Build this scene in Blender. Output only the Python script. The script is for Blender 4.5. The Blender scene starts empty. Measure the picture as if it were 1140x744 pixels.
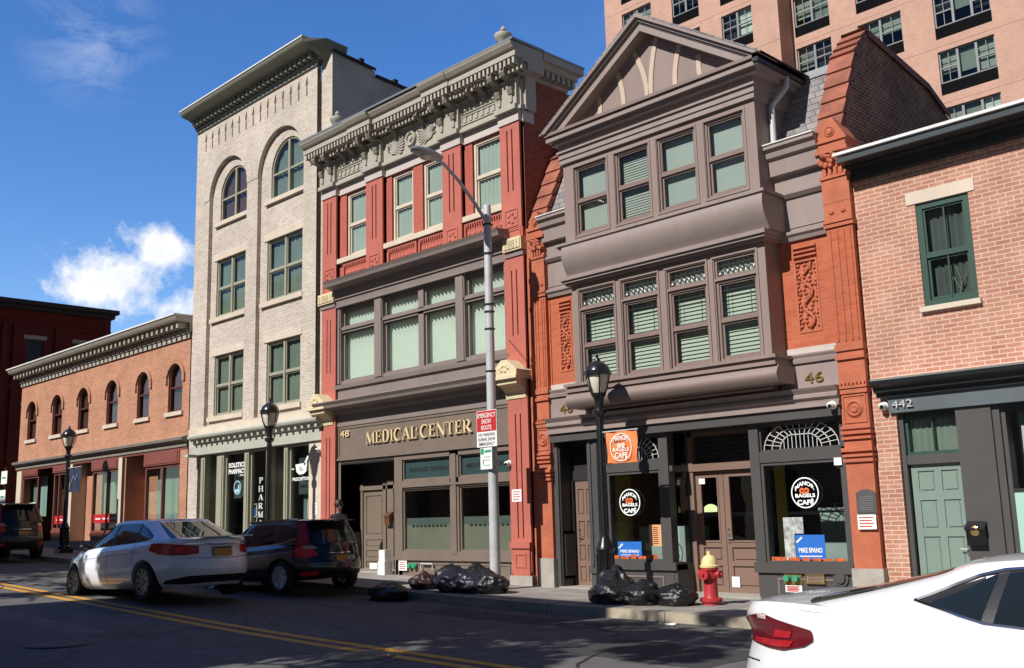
import bpy, bmesh, math, random
from mathutils import Vector, Matrix, noise
random.seed(7)
sc = bpy.context.scene
COL = sc.collection
PI = math.pi
R = math.radians

# ------------------------------------------------------------------ materials
def new_mat(name):
    m = bpy.data.materials.new(name); m.use_nodes = True
    nt = m.node_tree
    for n in list(nt.nodes): nt.nodes.remove(n)
    out = nt.nodes.new('ShaderNodeOutputMaterial')
    return m, nt, out
def N(nt, t, **kw):
    n = nt.nodes.new(t)
    for k, v in kw.items():
        if k in n.inputs.keys(): n.inputs[k].default_value = v
        else: setattr(n, k, v)
    return n
def L(nt, a, b): nt.links.new(a, b)
def col4(c): return (c[0], c[1], c[2], 1)
def mul(c, k): return tuple(min(1, x*k) for x in c)
MATS = {}
def paint(name, c, rough=.55, var=.12, scale=1.6, bump=.08, bscale=40, metallic=0, coat=0, emit=0, streak=False, spec=.5, dirt=0):
    """painted / plain surface with tonal variation, grime patches and a fine relief"""
    if name in MATS: return MATS[name]
    m, nt, out = new_mat(name)
    b = N(nt, 'ShaderNodeBsdfPrincipled', Roughness=rough, Metallic=metallic)
    b.inputs['Specular IOR Level'].default_value = spec
    if coat: b.inputs['Coat Weight'].default_value = coat; b.inputs['Coat Roughness'].default_value = .04
    geo = N(nt, 'ShaderNodeNewGeometry')
    mp = N(nt, 'ShaderNodeMapping'); mp.inputs['Scale'].default_value = (1, 1, .18 if streak else 1)
    L(nt, geo.outputs['Position'], mp.inputs['Vector'])
    nz = N(nt, 'ShaderNodeTexNoise', Scale=scale, Detail=6, Roughness=.65)
    L(nt, mp.outputs[0], nz.inputs['Vector'])
    cr = N(nt, 'ShaderNodeMapRange'); cr.inputs['From Min'].default_value = .3; cr.inputs['From Max'].default_value = .7
    L(nt, nz.outputs['Fac'], cr.inputs['Value'])
    mx = N(nt, 'ShaderNodeMix', data_type='RGBA')
    mx.inputs[6].default_value = col4(mul(c, 1-var)); mx.inputs[7].default_value = col4(mul(c, 1+var))
    L(nt, cr.outputs[0], mx.inputs[0])
    last = mx.outputs[2]
    if dirt:
        n3 = N(nt, 'ShaderNodeTexNoise', Scale=scale*3.1, Detail=8, Roughness=.75)
        L(nt, mp.outputs[0], n3.inputs['Vector'])
        c3 = N(nt, 'ShaderNodeMapRange'); c3.inputs['From Min'].default_value = .55; c3.inputs['From Max'].default_value = .8; c3.inputs['To Max'].default_value = dirt
        L(nt, n3.outputs['Fac'], c3.inputs['Value'])
        m3 = N(nt, 'ShaderNodeMix', data_type='RGBA'); m3.inputs[7].default_value = col4(mul(c, .45))
        L(nt, c3.outputs[0], m3.inputs[0]); L(nt, last, m3.inputs[6]); last = m3.outputs[2]
    L(nt, last, b.inputs['Base Color'])
    if bump:
        n2 = N(nt, 'ShaderNodeTexNoise', Scale=bscale, Detail=3)
        L(nt, geo.outputs['Position'], n2.inputs['Vector'])
        bp = N(nt, 'ShaderNodeBump', Strength=bump, Distance=.02)
        L(nt, n2.outputs['Fac'], bp.inputs['Height']); L(nt, bp.outputs[0], b.inputs['Normal'])
    if emit:
        b.inputs['Emission Color'].default_value = col4(c); b.inputs['Emission Strength'].default_value = emit
    L(nt, b.outputs[0], out.inputs[0])
    MATS[name] = m
    return m
def brick(name, c1, c2, mortar, bw=.215, bh=.0677, ms=.009, rough=.85, var=.25, vscale=.6, bump=.5, stain=None, stain_amt=.5, msm=.3):
    if name in MATS: return MATS[name]
    m, nt, out = new_mat(name)
    b = N(nt, 'ShaderNodeBsdfPrincipled', Roughness=rough)
    b.inputs['Specular IOR Level'].default_value = .25
    geo = N(nt, 'ShaderNodeNewGeometry')
    sp = N(nt, 'ShaderNodeSeparateXYZ'); L(nt, geo.outputs['Position'], sp.inputs[0])
    ad = N(nt, 'ShaderNodeMath', operation='ADD'); L(nt, sp.outputs[0], ad.inputs[0]); L(nt, sp.outputs[1], ad.inputs[1])
    cb = N(nt, 'ShaderNodeCombineXYZ'); L(nt, ad.outputs[0], cb.inputs[0]); L(nt, sp.outputs[2], cb.inputs[1])
    br = N(nt, 'ShaderNodeTexBrick', Scale=1)
    br.inputs['Color1'].default_value = col4(c1); br.inputs['Color2'].default_value = col4(c2); br.inputs['Mortar'].default_value = col4(mortar)
    br.inputs['Brick Width'].default_value = bw; br.inputs['Row Height'].default_value = bh
    br.inputs['Mortar Size'].default_value = ms; br.inputs['Mortar Smooth'].default_value = msm
    L(nt, cb.outputs[0], br.inputs['Vector'])
    nz = N(nt, 'ShaderNodeTexNoise', Scale=vscale, Detail=7, Roughness=.7)
    L(nt, geo.outputs['Position'], nz.inputs['Vector'])
    cr = N(nt, 'ShaderNodeMapRange'); cr.inputs['From Min'].default_value = .25; cr.inputs['From Max'].default_value = .75
    cr.inputs['To Min'].default_value = 1-var; cr.inputs['To Max'].default_value = 1+var
    L(nt, nz.outputs['Fac'], cr.inputs['Value'])
    mx = N(nt, 'ShaderNodeMix', data_type='RGBA', blend_type='MULTIPLY'); mx.inputs[0].default_value = 1
    L(nt, br.outputs['Color'], mx.inputs[6])
    cc = N(nt, 'ShaderNodeCombineColor'); 
    for i in range(3): L(nt, cr.outputs[0], cc.inputs[i])
    L(nt, cc.outputs[0], mx.inputs[7])
    last = mx.outputs[2]
    if stain:
        n3 = N(nt, 'ShaderNodeTexNoise', Scale=2.2, Detail=8, Roughness=.75)
        L(nt, geo.outputs['Position'], n3.inputs['Vector'])
        c3 = N(nt, 'ShaderNodeMapRange'); c3.inputs['From Min'].default_value = .5; c3.inputs['From Max'].default_value = .75; c3.inputs['To Max'].default_value = stain_amt
        L(nt, n3.outputs['Fac'], c3.inputs['Value'])
        m3 = N(nt, 'ShaderNodeMix', data_type='RGBA'); m3.inputs[7].default_value = col4(stain)
        L(nt, c3.outputs[0], m3.inputs[0]); L(nt, last, m3.inputs[6]); last = m3.outputs[2]
    L(nt, last, b.inputs['Base Color'])
    bp = N(nt, 'ShaderNodeBump', Strength=bump, Distance=.01); bp.invert = True
    L(nt, br.outputs['Fac'], bp.inputs['Height']); L(nt, bp.outputs[0], b.inputs['Normal'])
    L(nt, b.outputs[0], out.inputs[0])
    MATS[name] = m
    return m
def glass(name, tint=(.75, .85, .82), refl=.10, rough=.015, wob=.0):
    if name in MATS: return MATS[name]
    m, nt, out = new_mat(name)
    tr = N(nt, 'ShaderNodeBsdfTransparent'); tr.inputs[0].default_value = col4(tint)
    gl = N(nt, 'ShaderNodeBsdfGlossy', Roughness=rough); gl.inputs[0].default_value = (1, 1, 1, 1)
    g0 = N(nt, 'ShaderNodeNewGeometry'); dt = N(nt, 'ShaderNodeVectorMath', operation='DOT_PRODUCT')
    L(nt, g0.outputs['Incoming'], dt.inputs[0]); L(nt, g0.outputs['Normal'], dt.inputs[1])
    ab = N(nt, 'ShaderNodeMath', operation='ABSOLUTE'); L(nt, dt.outputs['Value'], ab.inputs[0])
    om = N(nt, 'ShaderNodeMath', operation='SUBTRACT'); om.inputs[0].default_value = 1; L(nt, ab.outputs[0], om.inputs[1])
    pw = N(nt, 'ShaderNodeMath', operation='POWER'); pw.inputs[1].default_value = 5; L(nt, om.outputs[0], pw.inputs[0])
    ad = N(nt, 'ShaderNodeMath', operation='MULTIPLY_ADD'); ad.inputs[1].default_value = .95; ad.inputs[2].default_value = .04+refl; ad.use_clamp = True
    L(nt, pw.outputs[0], ad.inputs[0])
    mx = N(nt, 'ShaderNodeMixShader')
    L(nt, ad.outputs[0], mx.inputs[0]); L(nt, tr.outputs[0], mx.inputs[1]); L(nt, gl.outputs[0], mx.inputs[2])
    geo = N(nt, 'ShaderNodeNewGeometry')
    nz = N(nt, 'ShaderNodeTexNoise', Scale=1.3, Detail=2); L(nt, geo.outputs['Position'], nz.inputs['Vector'])
    bp = N(nt, 'ShaderNodeBump', Strength=.06, Distance=.05); L(nt, nz.outputs['Fac'], bp.inputs['Height'])
    L(nt, bp.outputs[0], gl.inputs['Normal'])
    L(nt, mx.outputs[0], out.inputs[0])
    MATS[name] = m
    return m

# ------------------------------------------------------------------ mesh building
OFF = {}
class MB:
    def __init__(s): s.v = []; s.f = []; s.m = []
    def poly(s, pts, mi=0):
        i = len(s.v); s.v += [tuple(p) for p in pts]; s.f.append(list(range(i, i+len(pts)))); s.m.append(mi); return s
    def box(s, x0, x1, y0, y1, z0, z1, mi=0):
        i = len(s.v)
        s.v += [(x0,y0,z0),(x1,y0,z0),(x1,y1,z0),(x0,y1,z0),(x0,y0,z1),(x1,y0,z1),(x1,y1,z1),(x0,y1,z1)]
        for q in ((0,1,5,4),(1,2,6,5),(2,3,7,6),(3,0,4,7),(4,5,6,7),(3,2,1,0)):
            s.f.append([i+k for k in q]); s.m.append(mi)
        return s
    def prof(s, pr, x0, x1, mi=0, ends=(0, 0)):
        """closed (y,z) profile run along x; ends shift x at each end by ends*|y|-style mitre returns"""
        n = len(pr); i = len(s.v)
        s.v += [(x0, y, z) for y, z in pr] + [(x1, y, z) for y, z in pr]
        for k in range(n):
            j = (k+1) % n
            s.f.append([i+k, i+j, i+n+j, i+n+k]); s.m.append(mi)
        s.f.append([i+k for k in range(n)]); s.m.append(mi)
        s.f.append([i+n+k for k in range(n)][::-1]); s.m.append(mi)
        return s
    def prism(s, pts, y0, y1, mi=0):
        """(x,z) outline run along y"""
        n = len(pts); i = len(s.v)
        s.v += [(x, y0, z) for x, z in pts] + [(x, y1, z) for x, z in pts]
        for k in range(n):
            j = (k+1) % n
            s.f.append([i+k, i+j, i+n+j, i+n+k]); s.m.append(mi)
        s.f.append([i+k for k in range(n)]); s.m.append(mi)
        s.f.append([i+n+k for k in range(n)][::-1]); s.m.append(mi)
        return s
    def ribbon(s, pts, w, y0, y1, mi=0):
        """a strip of width w following (x,z) points, run along y"""
        lft, rgt = [], []
        for k, p in enumerate(pts):
            a = pts[max(0, k-1)]; b = pts[min(len(pts)-1, k+1)]
            d = Vector((b[0]-a[0], b[1]-a[1])); 
            if d.length == 0: d = Vector((1, 0))
            d.normalize(); n = Vector((-d.y, d.x))*w/2
            lft.append((p[0]+n.x, p[1]+n.y)); rgt.append((p[0]-n.x, p[1]-n.y))
        for k in range(len(pts)-1):
            s.prism([lft[k], lft[k+1], rgt[k+1], rgt[k]], y0, y1, mi)
        return s
    def tube(s, pts, r, n=10, mi=0, caps=True):
        pts = [Vector(p) for p in pts]; rs = r if isinstance(r, (list, tuple)) else [r]*len(pts)
        i = len(s.v); up = Vector((0, 0, 1))
        prev = None
        for k, p in enumerate(pts):
            d = (pts[min(k+1, len(pts)-1)] - pts[max(k-1, 0)])
            d.normalize()
            a = d.cross(up)
            if a.length < 1e-3: a = d.cross(Vector((1, 0, 0)))
            a.normalize()
            if prev is not None and a.dot(prev) < 0: a = -a
            prev = a
            b = a.cross(d)
            for q in range(n):
                t = 2*PI*q/n
                s.v.append(tuple(p + a*math.cos(t)*rs[k] + b*math.sin(t)*rs[k]))
        for k in range(len(pts)-1):
            for q in range(n):
                w = (q+1) % n
                s.f.append([i+k*n+q, i+k*n+w, i+(k+1)*n+w, i+(k+1)*n+q]); s.m.append(mi)
        if caps:
            s.f.append([i+q for q in range(n)][::-1]); s.m.append(mi)
            e = i+(len(pts)-1)*n
            s.f.append([e+q for q in range(n)]); s.m.append(mi)
        return s
    def lathe(s, c, pr, n=20, mi=0, axis='z', caps=True):
        i = len(s.v); c = Vector(c)
        for r, h in pr:
            for q in range(n):
                t = 2*PI*q/n; a, b = r*math.cos(t), r*math.sin(t)
                s.v.append(tuple(c + Vector({'z': (a, b, h), 'y': (a, h, b), 'x': (h, a, b)}[axis])))
        for k in range(len(pr)-1):
            for q in range(n):
                w = (q+1) % n
                s.f.append([i+k*n+q, i+k*n+w, i+(k+1)*n+w, i+(k+1)*n+q]); s.m.append(mi)
        if caps:
            s.f.append([i+q for q in range(n)][::-1]); s.m.append(mi)
            e = i+(len(pr)-1)*n
            s.f.append([e+q for q in range(n)]); s.m.append(mi)
        return s
    def grid(s, rows, mi=0, closed=False):
        i = len(s.v); n = len(rows[0])
        for r in rows: s.v += [tuple(p) for p in r]
        for a in range(len(rows)-1):
            for b in range(n if closed else n-1):
                c = (b+1) % n
                s.f.append([i+a*n+b, i+a*n+c, i+(a+1)*n+c, i+(a+1)*n+b]); s.m.append(mi)
        return s
    def pieces(s, gap):
        """the mesh as separate clusters: connected pieces closer than gap stay together"""
        if len(s.f) > 9000: return [s]
        par = list(range(len(s.v)))
        def find(a):
            while par[a] != a: par[a] = par[par[a]]; a = par[a]
            return a
        for f in s.f:
            r0 = find(f[0])
            for k in f[1:]: par[find(k)] = r0
        box = {}; fs = {}
        for n, f in enumerate(s.f):
            r0 = find(f[0]); fs.setdefault(r0, []).append(n)
            for k in f:
                v = s.v[k]; b = box.setdefault(r0, [v[0], v[1], v[2], v[0], v[1], v[2]])
                for i in range(3): b[i] = min(b[i], v[i]); b[i+3] = max(b[i+3], v[i])
        K = list(box)
        if len(K) > 700: return [s]
        cp = {k: k for k in K}
        def fc(a):
            while cp[a] != a: cp[a] = cp[cp[a]]; a = cp[a]
            return a
        for i, a in enumerate(K):
            A = box[a]
            for b in K[i+1:]:
                if fc(a) == fc(b): continue
                B = box[b]
                if all(A[j]-gap <= B[j+3] and B[j]-gap <= A[j+3] for j in range(3)): cp[fc(a)] = fc(b)
        gr = {}
        for k in K: gr.setdefault(fc(k), []).extend(fs[k])
        if len(gr) == 1: return [s]
        out = []
        for g in gr.values():
            m = MB(); mp = {}
            for n in sorted(g):
                q = []
                for k in s.f[n]:
                    if k not in mp: mp[k] = len(m.v); m.v.append(s.v[k])
                    q.append(mp[k])
                m.f.append(q); m.m.append(s.m[n])
            out.append(m)
        return out
    def build(s, name, mats, parent=None, smooth=False, recalc=True, ang=35, kind=None, off=None, gap=.13):
        if parent is not None and gap:
            ps = s.pieces(gap)
            if 1 < len(ps) <= 60:
                first = None
                for q in ps:
                    o = q.build(name, mats, parent, smooth, recalc, ang, kind, off, 0); first = first or o
                return first
        me = bpy.data.meshes.new(name)
        o_ = OFF.get(parent, Vector((0, 0, 0))) if off is None else Vector(off)
        me.from_pydata([(x-o_[0], y-o_[1], z-o_[2]) for x, y, z in s.v], [], s.f)
        if not isinstance(mats, (list, tuple)): mats = [mats]
        for m in mats: me.materials.append(m)
        me.polygons.foreach_set('material_index', s.m)
        if recalc:
            bm = bmesh.new(); bm.from_mesh(me)
            if smooth: bmesh.ops.remove_doubles(bm, verts=bm.verts, dist=1e-5)
            bmesh.ops.recalc_face_normals(bm, faces=bm.faces); bm.to_mesh(me); bm.free()
        if smooth:
            me.polygons.foreach_set('use_smooth', [True]*len(me.polygons))
            me.set_sharp_from_angle(angle=R(ang))
        me.update()
        o = bpy.data.objects.new(name, me); COL.objects.link(o)
        if parent is not None:
            o.parent = parent; OFF[o] = o_
        elif off is not None:
            o.location = o_; OFF[o] = o_
        else: OFF[o] = Vector((0, 0, 0))
        if kind: o['kind'] = kind
        return o
def thing(name, label, cat, loc=(0, 0, 0), group=None):
    o = bpy.data.objects.new(name, None); COL.objects.link(o)
    o.empty_display_size = .2
    o.location = loc; o['label'] = label; o['category'] = cat
    if group: o['group'] = group
    OFF[o] = Vector(loc); return o
def tag(o, label, cat, group=None):
    o['label'] = label; o['category'] = cat
    if group: o['group'] = group
    return o
def kids(o): return [c for c in bpy.data.objects if c.parent == o]
def copy_tree(o, parent=None):
    c = o.copy(); COL.objects.link(c); c.parent = parent
    OFF[c] = OFF.get(o, Vector((0, 0, 0)))
    for ch in kids(o): copy_tree(ch, c)
    return c
def wall(mb, x0, x1, z0, z1, y, ops, dep=.18, mi=0, rmi=None):
    """front face at y with openings (x0,x1,z0,z1[,rise]) and their reveals"""
    rmi = mi if rmi is None else rmi
    xs = sorted({x0, x1} | {v for o in ops for v in o[:2] if x0 < v < x1})
    zs = sorted({z0, z1} | {v for o in ops for v in o[2:4] if z0 < v < z1})
    for a, b in zip(xs, xs[1:]):
        for c, d in zip(zs, zs[1:]):
            mx, mz = (a+b)/2, (c+d)/2
            if any(o[0] < mx < o[1] and o[2] < mz < o[3] for o in ops): continue
            mb.poly([(a, y, c), (b, y, c), (b, y, d), (a, y, d)], mi)
    for o in ops:
        a, b, c, d = o[:4]; rise = o[4] if len(o) > 4 else 0
        sp = d-rise
        mb.poly([(a, y, c), (a, y+dep, c), (a, y+dep, sp), (a, y, sp)], rmi)
        mb.poly([(b, y, c), (b, y, sp), (b, y+dep, sp), (b, y+dep, c)], rmi)
        mb.poly([(a, y, c), (b, y, c), (b, y+dep, c), (a, y+dep, c)], rmi)
        if rise:
            P = arc(a, b, sp, rise)
            for p, q in zip(P, P[1:]):
                mb.poly([(p[0], y, p[1]), (q[0], y, q[1]), (q[0], y, d), (p[0], y, d)], mi)
                mb.poly([(p[0], y, p[1]), (p[0], y+dep, p[1]), (q[0], y+dep, q[1]), (q[0], y, q[1])], rmi)
        else:
            mb.poly([(a, y, d), (a, y+dep, d), (b, y+dep, d), (b, y, d)], rmi)
def arc(a, b, z, rise, n=18):
    """points of a circular / elliptic arch from (a,z) to (b,z)"""
    w = (b-a)/2; c = (a+b)/2
    if rise > .9*w: return [(c - w*math.cos(PI*k/n), z + rise*math.sin(PI*k/n)) for k in range(n+1)]
    r = (w*w+rise*rise)/(2*rise); zc = z+rise-r; t = math.asin(w/r)
    return [(c + r*math.sin(-t+2*t*k/n), zc + r*math.cos(-t+2*t*k/n)) for k in range(n+1)]
def ring(mb, x0, x1, z0, z1, y0, y1, t, mi=0, tb=None, tt=None):
    tb = t if tb is None else tb; tt = t if tt is None else tt
    mb.box(x0, x0+t, y0, y1, z0, z1, mi); mb.box(x1-t, x1, y0, y1, z0, z1, mi)
    mb.box(x0+t, x1-t, y0, y1, z0, z0+tb, mi); mb.box(x0+t, x1-t, y0, y1, z1-tt, z1, mi)
def text_mb(body, bold=0):
    cu = bpy.data.curves.new('t', 'FONT'); cu.body = body; cu.resolution_u = 3; cu.offset = bold; cu.space_line = .85
    cu.align_x = 'CENTER'
    o = bpy.data.objects.new('t', cu); COL.objects.link(o)
    dg = bpy.context.evaluated_depsgraph_get(); dg.update()
    me = bpy.data.meshes.new_from_object(o.evaluated_get(dg))
    v = [(p.co.x, p.co.y) for p in me.vertices]; f = [list(p.vertices) for p in me.polygons]
    bpy.data.objects.remove(o); bpy.data.curves.remove(cu); bpy.data.meshes.remove(me)
    return v, f
def add_text(mb, body, x0, x1, z0, z1, y, mi=0, bold=.015, ext=0, fn=None):
    v, f = text_mb(body, bold)
    if not v: return mb
    ax, bx = min(p[0] for p in v), max(p[0] for p in v); az, bz = min(p[1] for p in v), max(p[1] for p in v)
    i = len(mb.v); n = len(v)
    P = [(x0+(p[0]-ax)/(bx-ax)*(x1-x0), z0+(p[1]-az)/(bz-az)*(z1-z0)) for p in v]
    if fn: P = [fn(*p) for p in P]
    mb.v += [(a, y, b) for a, b in P]
    for q in f: mb.f.append([i+k for k in q]); mb.m.append(mi)
    if ext:
        mb.v += [(a, y+ext, b) for a, b in P]
        cnt = {}
        for q in f:
            for a, b in zip(q, q[1:]+q[:1]): cnt[(a, b)] = 1
        for a, b in cnt:
            if (b, a) not in cnt: mb.f.append([i+a, i+b, i+n+b, i+n+a]); mb.m.append(mi)
    return mb
# serif capitals drawn as strokes: (x0,z0,x1,z1,width) on a unit box
SER = {
 'M': (1.15, [(.12,0,.12,1,.06),(.14,1,.56,0,.17),(.56,0,.95,1,.06),(.97,0,.97,1,.17),(0,.02,.26,.02,.05),(.8,.02,1.15,.02,.05),(0,.98,.2,.98,.05),(.9,.98,1.15,.98,.05)]),
 'E': (.8, [(.2,0,.2,1,.17),(.2,.03,.75,.03,.06),(.2,.97,.7,.97,.06),(.2,.52,.58,.52,.06),(0,.02,.3,.02,.05),(0,.98,.3,.98,.05),(.74,0,.74,.26,.06),(.7,.76,.7,1,.06),(.57,.4,.57,.64,.05)]),
 'D': (.95, [(.2,0,.2,1,.17),(0,.02,.4,.02,.05),(0,.98,.4,.98,.05),'D']),
 'I': (.45, [(.22,0,.22,1,.17),(0,.02,.44,.02,.05),(0,.98,.44,.98,.05)]),
 'C': (.9, ['C', (.8,.7,.8,.98,.05)]),
 'A': (1.0, [(.12,0,.48,1,.07),(.48,1,.88,0,.18),(.24,.36,.7,.36,.06),(0,.02,.28,.02,.05),(.7,.02,1.05,.02,.05)]),
 'L': (.78, [(.2,0,.2,1,.17),(.2,.03,.75,.03,.06),(0,.02,.3,.02,.05),(0,.98,.42,.98,.05),(.74,0,.74,.28,.06)]),
 'N': (1.05, [(.12,0,.12,1,.06),(.12,1,.9,0,.18),(.93,0,.93,1,.06),(0,.02,.26,.02,.05),(0,.98,.2,.98,.05),(.8,.98,1.05,.98,.05)]),
 'T': (.9, [(.45,0,.45,1,.17),(.02,.97,.88,.97,.06),(.24,.02,.66,.02,.05),(.03,.74,.03,1,.06),(.87,.74,.87,1,.06)]),
 'R': (.98, [(.2,0,.2,1,.17),(0,.02,.4,.02,.05),(0,.98,.4,.98,.05),'P',(.42,.46,.84,0,.17),(.75,.02,1.0,.02,.05)]),
 'P': (.85, [(.2,0,.2,1,.17),(0,.02,.4,.02,.05),(0,.98,.4,.98,.05),'P']),
 'H': (1.08, [(.2,0,.2,1,.17),(.88,0,.88,1,.17),(.2,.5,.88,.5,.06),(0,.02,.4,.02,.05),(0,.98,.4,.98,.05),(.68,.02,1.08,.02,.05),(.68,.98,1.08,.98,.05)]),
 'Y': (1.0, [(.5,0,.5,.5,.17),(.1,1,.5,.45,.17),(.9,1,.5,.45,.07),(.3,.02,.7,.02,.05),(0,.98,.26,.98,.05),(.76,.98,1.02,.98,.05)]),
}
def serif(mb, ch, x, z, sx, sz, y0, y1, mi=0):
    w, st = SER[ch]
    tr = lambda p: (x+p[0]*sx, z+p[1]*sz)
    k = (sx+sz)/2
    for q in st:
        if q == 'D':
            P = [(.4+.42*math.sin(t), .5+.5*math.cos(t)) for t in [PI*j/10 for j in range(11)]]; ws = [.06+.14*math.sin(PI*j/10)**2 for j in range(11)]
        elif q == 'C':
            P = [(.48-.42*math.cos(t), .5+.5*math.sin(t)) for t in [PI*(.82-1.64*j/14)*-1 if 0 else PI*.8-(PI*2-PI*.4)*0-0 for j in range(1)]]
            P = [(.47+.42*math.cos(t), .5+.5*math.sin(t)) for t in [R(48)+R(264)*j/14 for j in range(15)]]; ws = [.05+.14*math.sin(PI*j/14)**2 for j in range(15)]
        elif q == 'P':
            P = [(.4+.32*math.sin(t), .73+.25*math.cos(t)) for t in [PI*j/8 for j in range(9)]]; P = [(.2, .97)]+P+[(.2, .48)]; ws = [.05]+[.06+.12*math.sin(PI*j/8)**2 for j in range(9)]+[.05]
        else:
            P = [(q[0], q[1]), (q[2], q[3])]; ws = [q[4]]*2
        lf, rt = [], []
        for j, p in enumerate(P):
            a = Vector(P[max(0, j-1)]); b = Vector(P[min(len(P)-1, j+1)]); d = (b-a).normalized(); n = Vector((-d.y, d.x))*ws[j]/2
            lf.append(tr((p[0]+n.x, p[1]+n.y))); rt.append(tr((p[0]-n.x, p[1]-n.y)))
        for j in range(len(P)-1): mb.prism([lf[j], lf[j+1], rt[j+1], rt[j]], y0, y1, mi)
    return w*sx
def gz(x):
    """height of the far pavement: the street climbs to the left"""
    def f(x): return -1.40-.01*(x+13) if x > -13 else -1.40-.0276*(x+13)
    if x > 40: x = 40
    if x < -150: x = -150
    return (f(x-1.5)+f(x)+f(x+1.5))/3
def rz(x, y):
    """road surface: kerb drop plus a light crown"""
    t = max(-1, min(1, (y+7.1)/4.6))
    return gz(x)-.145+.05*(1-t*t)
# ------------------------------------------------------------------ palette
M_cream = brick('cream_brick', (.56,.475,.40), (.42,.35,.295), (.60,.55,.49), var=.2, ms=.012, stain=(.36,.27,.2), stain_amt=.3)
M_creamdark = brick('cream_brick_shade', (.3,.23,.17), (.22,.17,.12), (.3,.26,.22))  # slot inserts: recess shade put into a darker brick colour
M_leftb = brick('salmon_brick', (.52,.235,.145), (.41,.17,.10), (.46,.29,.20), var=.25, vscale=1.1, ms=.012, stain=(.38,.2,.13), stain_amt=.4)
M_red = brick('painted_red_brick', (.45,.12,.085), (.40,.105,.075), (.38,.105,.08), var=.14, bump=.35, ms=.006)
M_redp = paint('red_stone_paint', (.45,.125,.09), .7, .12, 2, .15, 30, dirt=.25)
M_reddk = brick('shaded_red_brick', (.3,.085,.055), (.22,.06,.04), (.26,.12,.08), var=.3)  # darker copy of the red brick, side wall's shade put into its colour
M_caf = brick('orange_brick', (.50,.13,.065), (.42,.10,.05), (.42,.16,.09), bh=.064, ms=.006, var=.14, stain=(.55,.3,.2), stain_amt=.18)
M_terra = paint('terracotta', (.45,.125,.062), .75, .18, 3, .3, 45, dirt=.35)
M_tile = paint('terracotta_tile', (.29,.095,.058), .8, .35, 2.2, .3, 25, dirt=.9)
M_right = brick('pink_brick', (.47,.225,.155), (.39,.175,.12), (.60,.43,.34), ms=.0095, var=.22, vscale=1.1, bump=.4, stain=(.55,.40,.33), stain_amt=.5)
M_tower = brick('tower_brick', (.54,.325,.25), (.48,.28,.21), (.50,.34,.27), var=.16, vscale=.5, bump=.1, stain=(.44,.25,.18), stain_amt=.35)
M_sooty = brick('sooty_brick', (.34,.125,.06), (.19,.07,.04), (.42,.27,.18), var=.6, vscale=2.2, bump=.9, stain=(.42,.27,.19), stain_amt=.6, ms=.014, bw=.16)
M_stucco = paint('grey_stucco', (.50,.47,.45), .9, .2, .9, .5, 8, dirt=.5)
M_taupe = paint('taupe_paint', (.215,.152,.134), .55, .10, 1.2, .08, 30, dirt=.45, streak=True)
M_taupel = paint('light_taupe_paint', (.285,.225,.208), .55, .10, 1.4, .08, 30, dirt=.45, streak=True)
M_taupeb = paint('warm_taupe_paint', (.255,.190,.168), .55, .10, 1.3, .08, 30, streak=True, dirt=.22)
M_stripe = paint('cream_trim_paint', (.52,.40,.31), .6, .06, 2)
M_med = paint('brown_taupe_paint', (.18,.14,.112), .55, .1, 1.1, .08, 30, dirt=.3)
M_medup = paint('grey_taupe_paint', (.225,.182,.168), .55, .1, 1.1, .08, 30, dirt=.45, streak=True)
M_ent = paint('stone_grey_paint', (.39,.36,.30), .6, .08, 2, .08, 30, dirt=.2)
M_entdk = paint('bracket_grey_paint', (.23,.205,.17), .6, .1, 2, .08, 30, dirt=.3)
M_band = paint('pale_stone_band', (.52,.45,.42), .7, .1, 2, .1, 30, dirt=.2)
M_creamst = paint('cream_stone', (.66,.56,.36), .7, .1, 3, .15, 25, dirt=.35)
M_limest = paint('limestone_trim', (.60,.51,.41), .8, .1, 2, .12, 30, dirt=.3)
M_granite = paint('granite_base', (.36,.33,.29), .8, .16, 5, .35, 25, dirt=.4)
M_olive = paint('olive_grey_paint', (.32,.31,.235), .6, .08, 1.5, .06, 30, dirt=.2)
M_olivel = paint('pale_olive_paint', (.42,.42,.36), .6, .06, 1.5, .06, 30, dirt=.25)
M_olivecor = paint('olive_cornice_paint', (.20,.205,.16), .6, .1, 1.5, .06, 30, dirt=.3)
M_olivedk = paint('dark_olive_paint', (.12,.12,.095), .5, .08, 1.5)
M_char = paint('charcoal_paint', (.075,.07,.07), .45, .1, 1.2, .05, 30, dirt=.1)
M_chardk = paint('dark_charcoal_paint', (.035,.032,.033), .4, .1, 1.2)
M_teald = paint('dark_slate_paint', (.022,.027,.03), .45, .12, 1.2)
M_slateb = paint('slate_blue_paint', (.105,.125,.14), .5, .12, 1.5, .06, 30, dirt=.35)
M_sage = paint('sage_green_paint', (.19,.255,.22), .55, .07, 1, .06, 25)
M_grnfr = paint('bottle_green_paint', (.035,.075,.06), .4, .1, 1.5)
M_brdoor = paint('brown_door_paint', (.215,.135,.105), .45, .08, 1.2, .05, 25)
M_blindg2 = paint('inner_aqua_curtain', (.62,.69,.62), .8, .06, 1, 0)
M_dimcurt = paint('dim_grey_curtain', (.13,.145,.14), .9, .2, 1.2, 0)
M_doorm = paint('brown_taupe_door', (.19,.15,.115), .5, .1, 1.2)
M_filmu = paint('grey_teal_film', (.13,.17,.155), .5, .1, 1.2, 0)
M_blind2 = paint('warm_grey_blind', (.31,.33,.29), .8, .08, .8, 0)
M_wood = paint('tan_door_paint', (.25,.20,.13), .5, .08, 1.2)
M_maroon = paint('maroon_paint', (.21,.065,.05), .5, .12, 1.2, .05, 30, dirt=.2)
M_maroond = paint('deep_maroon_paint', (.10,.028,.022), .5, .12, 1.2)
M_white = paint('white_paint', (.78,.77,.74), .5, .04, 2)
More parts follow.
